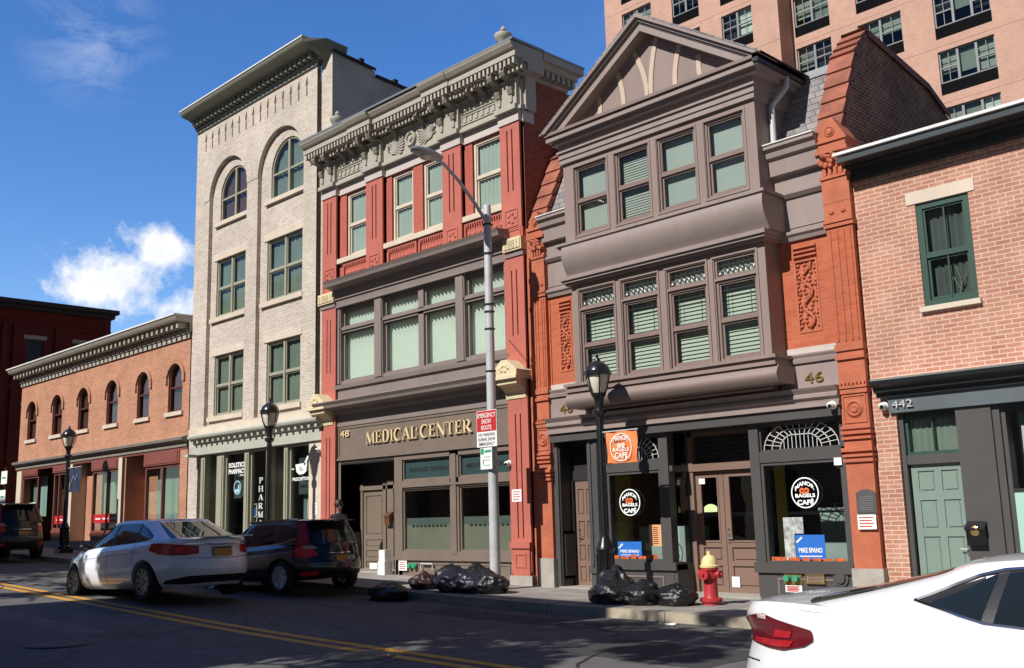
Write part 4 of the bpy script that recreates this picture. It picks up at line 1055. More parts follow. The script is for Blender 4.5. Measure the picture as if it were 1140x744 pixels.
    P = [(.05,2.305),(B-.10,2.305)]+[(B-.10-.08*math.sin(PI*(k/9)), 2.29-.27*k/9) for k in range(10)]+[(B-.04,2.01),(.05,2.01)]
    roll(b, XL-.12, XR+.16, P)
    b.build('bay_base', M_taupeb, r, smooth=True, ang=30)
    b = MB(); b.prof([(.05,2.008),(-.26,2.008),(-.28,1.99),(-.26,1.96),(-.16,1.93),(.05,1.932)], -12.85, -8.9); b.build('bay_base_moulding', M_taupeb, r)
    # middle drum
    b = MB()
    for e, z0, z1 in ((.10,4.40,4.44),(.16,4.44,4.49),(.20,4.49,4.56)): b.box(XL-e*.7, XR+e*.7, B-e, .05, z0, z1)
    P = [(.05,4.56),(B-.10,4.56)]+[(B-.08-.20*math.sin(PI*(.05+.60*k/10)), 4.58+.55*(k/10)) for k in range(11)]+[(B-.14,5.13),(.05,5.13)]
    roll(b, XL-.0, XR+.18, P)
    for e, z0, z1 in ((.2,5.13,5.17),(.26,5.17,5.22),(.12,5.22,5.27)): b.box(XL-e*.7, XR+e*.8, B-e, .05, z0, z1)
    b.build('bay_drum', M_taupel, r, smooth=True, ang=30)
    for x0, x1 in WX:
        def lead(l, a, c, z0, z1, y):
            zm = (z0+z1)/2+.03
            l.box(a+.1, a+.107, y, y+.012, zm, z1-.05); l.box(c-.107, c-.1, y, y+.012, zm, z1-.05); l.box(a, c, y, y+.012, zm+.1, zm+.107); l.box(a, c, y, y+.012, z1-.17, z1-.163)
        window(r, x0, x1, 2.5, 3.89, B+.04, M_taupe, G_up, blind=M_blindc, mid=.5, frame=.045, pitch=.07, tilt=.38, leaded=lead, bl_to=.02, backing=M_blindc)
        def lead2(l, a, c, z0, z1, y):
            n = 7
            for k in range(n+1): x = a+(c-a)*k/n; l.box(x-.004, x+.004, y, y+.012, z0+.03, z1-.03)
            l.box(a, c, y, y+.012, z1-.1, z1-.092)
            P = [(a+(c-a)*k/28, z0+.09+.035*math.sin(k*PI/2)) for k in range(29)]; l.ribbon(P, .03, y, y+.014)
        w = window(r, x0, x1, 3.93, 4.27, B+.03, M_taupe, G_up, blind=M_blindc, mid=None, frame=.04, pitch=.05, name='transom_window', solid=True)
        l = MB(); lead2(l, x0+.05, x1-.05, 3.95, 4.25, B+.055); l.build('lead_cames', M_lead, w)
        l = MB()
        for k in range(9): x = x0+.07+(x1-x0-.14)*k/8; l.prism([(x-.03,4.0),(x+.02,4.01),(x+.035,4.07),(x-.01,4.08)], B+.06, B+.068)
        l.build('leaded_lights', M_white, w)
    # upper bay
    b = MB(); XL2, XR2 = -13.16, -8.74
    WU = [(-12.88,-12.05),(-11.84,-11.03),(-10.83,-9.99),(-9.78,-8.98)]
    wall(b, XL2, XR2, 5.27, 6.90, B, [(x0, x1, 5.38, 6.77) for x0, x1 in WU], .1)
    b.box(XL2, XL2+.06, B+.001, 1.0, 5.27, 7.1); b.box(XR2-.06, XR2, B+.001, 1.0, 5.27, 7.1)
    for x0, x1 in WU: ring(b, x0-.045, x1+.045, 5.34, 6.81, B-.015, B, .035)
    b.build('upper_bay_wall', M_taupeb, r)
    for x0, x1 in WU: window(r, x0, x1, 5.38, 6.77, B+.03, M_taupe, G_up, blind=(M_blindu if x0 < -12 or -11 < x0 < -10 else M_blind2 if x0 < -11 else M_blindu), mid=.5, frame=.04, pitch=(.05 if -12 < x0 < -11 else .035), tilt=(.3 if -12 < x0 < -11 else .08), bd=.11)
    # frieze, eaves cornice
    b = MB(); e = .05
    b.box(XL2-.04, XR2+.04, B-.06, 1.2, 6.90, 7.0); b.box(XL2-.06, XR2+.06, B-.085, 1.2, 7.0, 7.03); b.box(XL2-.05, XR2+.05, B-.07, 1.2, 7.03, 7.12); b.box(XL2-.08, XR2+.08, B-.11, 1.2, 7.12, 7.16)
    b.box(XL2-.05, XR2+.05, B-.06, 1.2, 7.16, 7.28)
    b.box(XL2-.12, XR2+.18, B-.18, 1.2, 7.28, 7.36)
    b.box(XL2-.2, XR2+.26, B-.27, 1.2, 7.36, 7.43); b.box(XL2-.17, XR2+.24, B-.23, 1.2, 7.43, 7.47)
    b.build('eaves_cornice', M_taupel, r)
    b = MB(); b.box(XL2-.21, XR2+.31, B-.31, .9, 7.47, 7.53); b.build('eaves_gutter', M_taupe, r)
    # gable: tympanum, rakes, stripes
    ax, az = -10.9, 9.17; xl, xr, ze = -13.40, -8.40, 7.53
    b = MB(); b.prism([(xl+.35,ze),(xr-.35,ze),(ax,az-.25)], B+.02, B+.3); b.build('gable_panel', M_taupeb, r)
    b = MB()
    def quad_curve(p0, p1, bend, n=8):
        return [(p0[0]+(p1[0]-p0[0])*t+bend*4*t*(1-t), p0[1]+(p1[1]-p0[1])*t) for t in [k/n for k in range(n+1)]]
    for p0, p1, bd in (((-12.16,7.53),(-12.18,8.07),.03),((-11.56,7.53),(-11.70,8.42),.06),((-10.99,7.53),(-11.3,8.72),.10),((-10.90,7.53),(-10.70,8.78),-.06),((-10.33,7.53),(-10.2,8.42),-.06),((-9.76,7.53),(-9.80,8.08),-.03)):
        b.ribbon(quad_curve(p0, p1, bd), .1, B, B+.02)
    b.build('gable_strut', M_stripe, r)
    def rake(mb, d0, d1, y0, y1):        # both sloping mouldings, offset inwards by d0..d1
        for s_, X in ((1, xl), (-1, xr)):
            ux, uz = abs(ax-X), az-ze; ln = math.hypot(ux, uz); sn, cs = uz/ln, ux/ln
            mb.prism([(X+s_*d0/sn, ze), (ax, az-d0/cs), (ax, az-d1/cs), (X+s_*d1/sn, ze)], y0, y1)
    b = MB(); rake(b, 0, .05, B-.36, B+.3); rake(b, .05, .10, B-.30, B+.3); rake(b, .10, .13, B-.26, B+.3); rake(b, .13, .25, B-.24, B+.3)
    b.build('rake_moulding', M_taupel, r)
    b = MB()
    for X in (xl-.06, xr+.06): b.poly([(X, B-.36, ze+.0), (ax, B-.36, az+.04), (ax, 4, az+.04), (X, 4, ze+.0)]); b.poly([(X, B-.36, ze), (ax, B-.36, az+.04), (ax, B-.36, az+.0), (X, B-.36, ze-.03)])
    b.build('gable_roof', M_slate, r, recalc=False)
    b = MB()
    b.poly([(XR2, B, 7.0), (XR2, 1.0, 7.0), (XR2, 1.0, 7.5), (XR2, B, 7.5)]); b.box(XR2+.2, XR2+.31, B-.31, 1.0, 7.40, 7.53); b.build('side_gutter', M_chardk, r)  # side gutter and strip coloured dark for their shade; front gutter is taupe
    b = MB(); b.tube([(XR2+.25, .25, 7.42), (XR2+.25, .2, 7.2), (XR2+.08, -.02, 6.85), (XR2+.07, -.04, 6.05)], .05, 10); b.build('downpipe', M_galv, r, smooth=True)
    # slate mansard and parapets
    b = MB(); b.poly([(-14.3,.12,6.05),(XL2,.12,6.05),(XL2,.82,7.5),(-14.3,.82,7.5)]); b.poly([(XR2,.12,6.05),(-7.8,.12,6.05),(-7.8,.82,7.5),(XR2,.82,7.5)]); b.build('mansard_slates', M_slate, r, recalc=False)
    b = MB(); b.box(-14.3, XL2, .78, 1.0, 7.48, 7.62); b.box(XR2, -7.8, .78, 1.0, 7.48, 7.62); b.build('ridge_flashing', M_zinc, r)
    b = MB(); b.box(-14.3, -7.8, .9, 13, 7.3, 7.5); b.build('roof', M_roof, r)
    for a, b_, flip in ((-14.62,-14.18,0),(-7.92,-7.46,1)):
        P = [(.22,5.6),(.22,6.02),(.78,7.62),(1.25,8.2),(3.76,7.87),(4.65,7.5),(5.2,6.2),(5.2,5.6)]
        w = MB()
        n = len(P); i = len(w.v); w.v += [(a+.05, y, z) for y, z in P]+[(b_-.05, y, z) for y, z in P]
        for k in range(n): j = (k+1) % n; w.f.append([k, j, n+j, n+k]); w.m.append(0)
        w.f.append(list(range(n))); w.m.append(0); w.f.append([n+k for k in range(n)][::-1]); w.m.append(0)
        pw = w.build('parapet_wall', M_sooty, r)
        t = MB(); N_ = 5      # overlapping coping tiles down the front slope
        for k in range(N_):
            y0, z0 = .04+.72*k/N_, 6.12+1.55*k/N_; y1, z1 = .04+.72*(k+1)/N_, 6.12+1.55*(k+1)/N_
            t.poly([(a,y0-.05,z0+.0),(b_,y0-.05,z0+.0),(b_,y1-.01,z1+.0),(a,y1-.01,z1+.0)]); t.poly([(a,y0-.05,z0),(b_,y0-.05,z0),(b_,y0+.02,z0-.03),(a,y0+.02,z0-.03)])
            for x in (a, b_): t.poly([(x,y0-.05,z0),(x,y1-.01,z1),(x,y1+.1,z1-.03),(x,y0+.03,z0-.06)])
        for k in range(3):
            y0, z0 = .76+.5*k/3, 7.67+.55*k/3; y1, z1 = .76+.5*(k+1)/3, 7.67+.55*(k+1)/3
            t.poly([(a,y0-.05,z0+.03),(b_,y0-.05,z0+.03),(b_,y1,z1+.02),(a,y1,z1+.02)]); t.poly([(a,y0-.05,z0+.03),(b_,y0-.05,z0+.03),(b_,y0+.05,z0-.04),(a,y0+.05,z0-.04)])
            for x in (a, b_): t.poly([(x,y0-.05,z0+.03),(x,y1,z1+.02),(x,y1+.08,z1-.06),(x,y0+.06,z0-.06)])
        t.build('coping_tiles', M_tile, pw, recalc=False)
        t = MB()
        for (y0,z0),(y1,z1) in (((1.25,8.2),(3.76,7.87)),((3.76,7.87),(4.65,7.5))):
            t.poly([(a,y0,z0+.1),(b_,y0,z0+.1),(b_,y1,z1+.1),(a,y1,z1+.1)])
            for x in (a, b_): t.poly([(x,y0,z0-.04),(x,y1,z1-.04),(x,y1,z1+.1),(x,y0,z0+.1)])
        t.build('coping', M_tile, pw, recalc=False)
    floors(r, -14.2, -7.8, 1.2, 12, [1.7, 4.5])
    # ---------------- shopfront
    zt = 1.44
    f = MB()
    f.box(-14.1, -13.98, -.03, .4, -1.6, zt); f.box(-13.2, -12.88, -.03, .4, -1.0, zt); f.box(-13.16, -13.1, -.055, -.03, -.95, 1.38); f.box(-13.02, -12.94, -.05, -.03, -.95, 1.38)
    f.box(-13.22, -12.86, -.06, .4, -1.08, -1.0); f.box(-13.2, -12.88, -.02, .4, -1.6, -1.08)
    f.box(-12.88, -11.28, -.02, .16, .78, .96); f.box(-12.88, -11.28, -.02, .16, 1.38, zt); f.box(-11.47, -11.27, -.03, .16, -.95, zt); f.box(-12.88, -12.74, -.02, .16, -.9, zt)
    f.box(-9.56, -9.38, -.03, .4, -.98, zt); f.box(-9.38, -7.82, -.02, .16, .78, .96); f.box(-7.9, -7.8, -.02, .3, -1.6, zt); f.box(-9.38, -7.9, -.02, .16, 1.40, zt)
    f.box(-12.9, -11.2, -.05, .3, -1.0, -.86); f.box(-9.6, -7.84, -.05, .3, -1.0, -.84)
    f.box(-12.88, -11.28, -.0, .2, -1.6, -1.0); f.box(-9.56, -7.84, -.0, .2, -1.65, -1.0)
    # returns of the show windows into the door recess
    f.box(-11.27, -11.2, .5, .6, -1.0, zt); f.box(-11.27, -11.2, .0, .6, -1.6, -.9); f.box(-11.27, -11.2, .0, .6, .74, .84); f.box(-9.56, -9.5, .1, .6, -1.6, zt)
    f.build('shopfront_frame', M_char, r)
    f = MB()
    ring(f, -12.7, -11.5, -1.38, -1.1, -.012, 0, .03); ring(f, -9.2, -8.1, -1.4, -1.08, -.012, 0, .03); f.build('riser_panel', M_taupe, r)
    for x0, x1 in ((-12.74,-11.47),(-9.38,-7.9)):
        f = MB(); ring(f, x0, x1, -.86, .78, .0, .1, .05); s = f.build('shop_window', M_char, r)
        g = MB(); g.poly([(x0+.02,.05,-.84),(x1-.02,.05,-.84),(x1-.02,.05,.76),(x0+.02,.05,.76)]); g.build('pane', G_caf, s)
        f = MB(); ring(f, x0, x1, .96, 1.40, .02, .1, .03); t = f.build('fanlight', M_char, r)
        g = MB(); g.poly([(x0,.07,.96),(x1,.07,.96),(x1,.07,1.4),(x0,.07,1.4)]); g.build('pane', G_caf, t)
        q = MB(); cx = (x0+x1)/2; hw = (x1-x0)/2-.06; z0 = .99
        for k in range(1, 4):
            e = .33+.67*k/3
            q.ribbon([(cx-hw*e*math.cos(u)*(1), z0+(.40*e)*min(1, math.sin(u)*1.15)) for u in [PI*j/20 for j in range(21)]], .012, .045, .06)
        for j in range(1, 16):
            u = PI*j/16; c_ = math.cos(u); s_ = min(1, math.sin(u)*1.15)
            q.ribbon([(cx-hw*.55*c_, z0+.40*.55*s_), (cx-hw*c_, z0+.40*s_)], .01, .045, .06)
        for j in range(-4, 5): q.box(cx+j*hw*.11-.005, cx+j*hw*.11+.005, .045, .06, z0, z0+.22*math.sqrt(max(0, 1-(j*.11/.55)**2)))
        q.build('tracery', M_whlead, t)
    g = MB(); g.poly([(-11.235,.16,-.9),(-11.235,.5,-.9),(-11.235,.5,1.4),(-11.235,.16,1.4)]); g.build('return_pane', G_caf, r)
    e = MB(); e.box(-11.27, -9.5, .1, .7, 1.442, 1.5); e.box(-13.98, -13.2, .1, .42, 1.442, 1.5); e.build('recess_ceiling', M_chardk, r)
    # left entrance
    e = MB(); e.box(-13.98, -13.94, .0, .36, -1.5, 1.44); ring(e, -13.95, -13.93, -1.2, -.3, .05, .3, .05); e.box(-13.98, -13.2, .34, .42, .68, .88); e.box(-13.98, -13.9, .3, .42, -1.45, .7); e.box(-13.98, -13.2, .3, .42, 1.36, 1.44); e.build('entrance_recess', M_chardk, r)
    e = MB(); e.box(-13.98, -13.2, .38, .4, .88, 1.36); e.build('transom', M_blackm, r)
    d = MB(); panel_door(d, -13.88, -13.38, -1.40, .68, .36, [(.06,.2),(.25,.4),(.46,.62),(.68,.92)], 2, m=.06); dd = d.build('door', M_brdoor, r); handle(dd, -13.8, -.42, .36)
    # cafe entrance
    def leaf(x0, x1, gx0, gx1):
        d = MB(); z0, z1 = -1.42, .72; y = .57
        wall(d, x0, x1, z0, z1, y, [(gx0, gx1, -.5, .61), (x0+.1, x1-.1, -.86, -.62), (x0+.1, x1-.1, -1.3, -.94)], .035)
        for a, b in ((-.86,-.62),(-1.3,-.94)): d.box(x0+.1, x1-.1, y+.03, y+.05, a, b); d.box(x0+.14, x1-.14, y+.012, y+.03, a+.04, b-.04)
        ring(d, gx0-.03, gx1+.03, -.53, .64, y-.012, y, .03)
        dd = d.build('door', M_brdoor, r)
        g = MB(); g.poly([(gx0,y+.02,-.5),(gx1,y+.02,-.5),(gx1,y+.02,.61),(gx0,y+.02,.61)]); g.build('pane', G_caf, dd); return dd
    l1 = leaf(-11.12, -10.53, -11.0, -10.66); l2 = leaf(-10.52, -9.6, -10.4, -9.72)
    handle(l2, -10.46, -.46, .57); 
    f = MB(); f.box(-11.2, -11.12, .5, .7, -1.5, zt); f.box(-11.2, -9.5, .48, .7, .73, .86); f.box(-11.2, -9.5, .5, .7, 1.36, zt); f.box(-9.6, -9.5, .5, .7, -1.5, zt); f.build('door_frame', M_brdoor, r)
    f = MB(); f.box(-11.12, -9.6, .6, .62, .86, 1.36); f.build('transom', M_tileint, r)
    d = MB(); d.box(-14.0, -13.2, -.08, .42, -1.7, gz(-13.6)+.03); d.box(-11.27, -9.5, -.06, .7, -1.7, gz(-10.4)+.03); d.build('doorstep', M_granite, r)
    # interior
    i = MB(); i.box(-13.2, -7.5, 4.4, 4.5, -1.5, 1.6); i.box(-13.2, -7.5, .16, 4.5, 1.6, 1.62); i.build('tiled_wall', M_tileint, r)
    i = MB(); i.box(-13.2, -7.5, .25, 4.4, -1.6, -1.4); i.build('shop_floor', M_floor, r)
    i = MB(); i.box(-13.15, -13.05, .3, 1.1, -1.4, 1.5); i.box(-9.42, -9.38, .25, .75, -1.4, 1.5); i.build('ochre_wall', M_yellow, r)
    i = MB(); i.box(-12.9, -11.6, 1.1, 1.6, -1.4, -.25); i.box(-9.2, -7.6, 1.5, 1.9, -1.4, -.02); i.box(-9.2, -7.6, 1.45, 1.95, -.02, .02); i.box(-12.6, -11.3, 2.6, 3.0, -.1, -.02); i.box(-11, -9.8, 2.9, 3.2, -.1, -.03); i.build('counter', paint('counter_front', (.40,.50,.47), .5, .1, 2, 0), r)
    i = MB()
    for x, y in ((-8.7,1.4),(-8.0,1.2),(-11.9,1.4)): i.tube([(x,y,1.5),(x,y,.85)], .006, 6); i.lathe((x,y,.68), [(.05,0),(.045,.1),(.02,.18),(.01,.2)], 10)
    i.build('pendant_lamp', M_white, r)
    i = MB(); i.tube([(-8.55+.3*math.cos(t), 1.40, .06+.12*math.sin(t)) for t in [2*PI*k/24 for k in range(25)]], .012, 6); i.tube([(-9.1,1.42,.1),(-7.7,1.42,.1)], .02, 6); i.build('iron_scroll', M_black, r)
    i = MB(); i.box(-8.75, -8.35, .0, .0, 0, 0) if 0 else i.box(-9.0, -8.0, .12, .2, -.86, -.855); i.build('window_ledge', M_taupe, r)
    # vents and fittings in the right stall riser
    v = MB(); v.box(-8.66, -8.37, -.03, .0, -1.14, -1.02); v.build('vent_plate', M_taupel, r)
    v = MB(); ring(v, -8.68, -8.35, -1.16, -1.0, -.045, -.0, .02)
    for k in range(5): v.box(-8.64, -8.39, -.04, -.03, -1.13+.022*k, -1.125+.022*k)
    v.build('vent_grille', M_brass, r)
    v = MB(); v.lathe((-8.08, 0, -1.06), [(.0,-.06),(.08,-.06),(.09,-.03),(.13,-.03),(.13,0)], 20, axis='y', caps=False); v.build('round_vent', M_char, r, smooth=True)
    v = MB(); v.box(-9.08, -8.76, -.02, .0, -1.18, -.98); pl_ = v.build('standpipe_plate', M_brass, r)
    for x in (-9.0, -8.84):
        v = MB(); v.lathe((x, -.02, -1.08), [(.0,-.08),(.05,-.08),(.055,-.05),(.04,-.04),(.045,0)], 14, axis='y', caps=False); v.build('standpipe_valve', M_greenp, pl_, smooth=True)
build_cafe()
# ================================================================== pink brick building (right)
def build_right():
    X0, X1 = -7.33, 5.0
    r = thing('pink_brick_building', 'two-storey pink brick building with bottle-green sash window and sage door', 'building', (X0, 0, gz(-5)))
    w = MB(); wall(w, X0, X1, 1.5, 5.2, 0, [(-6.37,-5.57,2.94,4.54),(-1.2,-.4,2.94,4.54)], .14); shell(w, X0+.02, X1, .02, 12, -1.7, 5.2)
    w.box(X0, -6.97, 0, .3, -1.7, 1.5); w.box(-7.0, -6.97, .3, .6, -1.7, 1.5)
    w.build('wall', M_right, r)
    for x0, x1 in ((-6.37,-5.57),(-1.2,-.4)):
        w = window(r, x0, x1, 2.94, 4.54, .02, M_grnfr, G_cream, blind=M_dimcurt, mid=.48, frame=.09, sill=(x0-.05, x1+.04, 2.86, 2.936), lintel=(x0-.13, x1+.1, 4.545, 4.74), msill=M_limest, solid=True, reveal=.02, blind_name='curtain', bd=.16)
        f = MB(); f.box((x0+x1)/2-.012, (x0+x1)/2+.012, .05, .08, 3.05, 4.45); f.build('glazing_bar', M_grnfr, w)
    f = MB(); f.tube([(-5.86,.1,3.05),(-5.84,.12,3.3),(-5.9,.12,3.5)], .01, 5); f.tube([(-5.84,.12,3.2),(-5.75,.12,3.4)], .008, 5); f.tube([(-5.86,.12,3.15),(-5.97,.12,3.38)], .008, 5); f.box(-5.72, -5.66, .08, .1, 3.05, 3.5); f.build('dried_branch', paint('dried_stem', (.3,.27,.22), .8, .1, 4), r)
    c = MB(); c.prof([(.2,5.14),(-.04,5.14),(-.06,5.17),(-.06,5.31),(-.20,5.33),(-.20,5.36),(-.42,5.38),(-.42,5.43),(-.45,5.44),(.2,5.46)], X0-.02, X1); c.build('cornice', M_teald, r)
    c = MB(); c.prof([(-.41,5.365),(-.45,5.365),(-.475,5.43),(-.45,5.435)], X0-.02, X1); c.build('cornice_bead', M_slateb, r)
    c = MB(); c.box(X0-.06, X1, -.49, .3, 5.475, 5.52); c.build('cornice_flashing', M_whitest, r)
    roof(r, X0+.05, X1, .3, 12, 5.1); floors(r, X0, X1, 1.5, 11, [2.0, 5.0])
    c = MB(); c.prof([(.2,1.40),(-.06,1.40),(-.07,1.64),(.2,1.64)], -7.05, X1); c.build('fascia', M_slateb, r)
    c = MB(); c.prof([(.2,1.642),(-.12,1.642),(-.12,1.70),(-.2,1.72),(-.22,1.78),(-.3,1.82),(-.33,1.88),(.2,1.93)], -7.2, X1); c.build('shop_cornice', M_teald, r)
    c = MB(); c.prof([(.1,1.925),(-.28,1.885),(-.3,1.91),(.1,1.955)], -7.2, X1); c.build('cornice_flashing', M_whitest, r)
    t = MB(); add_text(t, '442', -6.98, -6.66, 1.47, 1.58, -.1, bold=.0, ext=.03); t.build('street_number', M_galv, r)
    f = MB()
    f.box(-6.97, -6.9, .06, .5, -1.7, 1.40); f.box(-6.08, -5.58, -.01, .3, -1.7, 1.40); f.box(-5.58, -5.48, .03, .3, -1.7, 1.40); f.box(-5.48, -5.42, .08, .3, -1.7, 1.4); f.box(-6.9, -6.08, .08, .3, .62, .76); f.box(-6.9, -6.08, .16, .3, 1.34, 1.40)
    f.build('shopfront_frame', M_char, r)
    f = MB(); f.box(-5.42, X1, .06, .3, 1.3, 1.40); f.box(-5.42, X1, .08, .16, .17, .21); f.box(-4.94, -4.78, .08, .2, .2, 1.3); f.box(-3.2, -3.0, .0, .2, -1.7, 1.4); f.build('window_frame', M_teald, r)
    d = MB(); panel_door(d, -6.88, -6.08, -1.42, .62, .14, [(.08,.48),(.53,.80) if 0 else (.535,.74),(.80,.95)], 2, m=.1); dd = d.build('door', M_sage, r); handle(dd, -6.14, -.62, .14, side=-1)
    b = MB(); b.lathe((-6.15, .12, -.3), [(.0,-.03),(.03,-.03),(.035,.02)], 12, axis='y', caps=False); b.build('lock', M_steel, dd)
    t = MB(); ring(t, -6.9, -6.08, .76, 1.34, .12, .2, .045); t.box(-6.5, -6.48, .13, .19, .8, 1.3); ts = t.build('transom_frame', M_grnfr, r)
    g = MB(); g.poly([(-6.88,.15,.78),(-6.1,.15,.78),(-6.1,.15,1.32),(-6.88,.15,1.32)]); g.build('pane', G_cream, ts)
    q = MB(); q.grid([[(-6.87+.77*k/24, .22+.012*math.sin(k*2.2), z) for k in range(25)] for z in (.78, 1.32)]); q.build('curtain', M_blindgr, ts, recalc=False)
    g = MB(); g.poly([(-5.42,.12,.2),(X1,.12,.2),(X1,.12,1.32),(-5.42,.12,1.32)]); g.build('pane', G_shop, r)
    g = MB(); g.box(-5.42, X1, .10, .13, -1.2, .17); g.build('lower_panel', M_aquapan, r)
    g = MB(); g.box(-5.30, -5.12, .3, .34, .2, 1.1); g.build('white_board', M_white, r)
    g = MB(); g.box(-5.42, -4.94, .55, .57, .2, 1.32); g.build('aqua_curtain', M_aqua, r)
    i = MB(); i.box(-6.9, X1, 2.6, 2.7, -1.7, 1.6); i.build('shop_interior', M_int, r)
    d = MB(); d.box(-6.97, -6.08, -.05, .3, -1.8, -1.42); d.build('doorstep', M_granite, r)
build_right()

# ================================================================== brick tower behind
def build_tower():
    r = thing('apartment_tower', 'tall modern orange brick apartment tower rising behind the gabled building', 'building', (-20, 33, -1))
    F = 31.65; Y = 33
    A = [(-36.85,-34.6),(-33.08,-31.2),(-29.75,-27.78)]
    Bc = [(-26.0,-23.95),(-22.45,-20.13),(-18.53,-15.85),(-13.6,-11.3),(-9.6,-7.0)]
    tops = [18.9+2.888*k for k in range(-2, 7)]
    w = MB()
    wall(w, -38.2, -26.17, -2, 40, F, [(a, b, t-2.24, t) for a, b in A for t in tops], .2)
    w.poly([(-26.17, F, -2), (-26.17, Y+.1, -2), (-26.17, Y+.1, 40), (-26.17, F, 40)]); w.poly([(-38.2, F, -2), (-38.2, 50, -2), (-38.2, 50, 40), (-38.2, F, 40)])
    wall(w, -26.17, -2, -2, 40, Y, [(a, b, t-2.24, t) for a, b in Bc for t in tops], .2)
    w.poly([(-2, Y, -2), (-2, 50, -2), (-2, 50, 40), (-2, Y, 40)]); w.poly([(-38.2, 50, -2), (-2, 50, -2), (-2, 50, 40), (-38.2, 50, 40)]); w.poly([(-38.2, F, 40), (-2, F, 40), (-2, 50, 40), (-38.2, 50, 40)])
    for k in range(-2, 7): w.box(-38.2, -26.17, F-.012, F, 18.9+2.888*k+.25, 18.9+2.888*k+.275); w.box(-26.17, -2, Y-.012, Y, 18.9+2.888*k+.25, 18.9+2.888*k+.275)
    w.build('wall', M_tower, r)
    random.seed(12)
    fr = paint('grey_aluminium', (.22,.22,.23), .5, .06, 1); gr = paint('black_louvre', (.010,.010,.012), .9, .1, 2, 0, spec=.1)
    bl = [M_blindg, M_blindc, M_blindgr, M_dark]
    for cols, y in ((A, F), (Bc, Y)):
        for a, b in cols:
            for t in tops:
                if t < 18.5 or t > 34: continue
                n = 3 if b-a > 2.5 else 2
                f = MB(); z0 = t-2.24; zg = z0+.62; ys = y+.1
                ring(f, a, b, zg, t, ys, ys+.1, .07); 
                for k in range(1, n): x = a+(b-a)*k/n; f.box(x-.06, x+.06, ys-.01, ys+.1, zg, t)
                zm = zg+(t-zg)*.48
                for k in range(n):
                    if n == 3 and k == 1: continue
                    xa, xb = a+(b-a)*k/n, a+(b-a)*(k+1)/n; f.box(xa+.06, xb-.06, ys, ys+.09, zm-.035, zm+.035); f.box((xa+xb)/2-.015, (xa+xb)/2+.015, ys+.03, ys+.06, zg, t); f.box(xa, xb, ys+.03, ys+.06, zm+(t-zm)/2-.015, zm+(t-zm)/2+.015)
                wn = f.build('window', fr, r)
                g = MB(); g.poly([(a, ys+.05, zg), (b, ys+.05, zg), (b, ys+.05, t), (a, ys+.05, t)]); g.build('pane', G_tow, wn)
                g = MB(); g.box(a, b, ys-.04, ys+.05, z0+.03, zg-.0)
                for k in range(9): g.box(a, b, ys-.06, ys-.04, z0+.06+k*.06, z0+.08+k*.06)
                g.build('louvre', gr, wn)
                for k in range(n):
                    xa, xb = a+(b-a)*k/n, a+(b-a)*(k+1)/n; m_ = random.choice(bl); d = random.uniform(0, .6)
                    q = MB(); q.poly([(xa, ys+.2, zg+(t-zg)*d), (xb, ys+.2, zg+(t-zg)*d), (xb, ys+.2, t), (xa, ys+.2, t)]); q.build('blind', m_, wn)
    i = MB(); i.box(-38, -2.2, 34.5, 34.6, -2, 39.8); i.box(-38, -26.4, 33.2, 33.3, -2, 39.8); i.build('room_wall', M_dark, r)
build_tower()

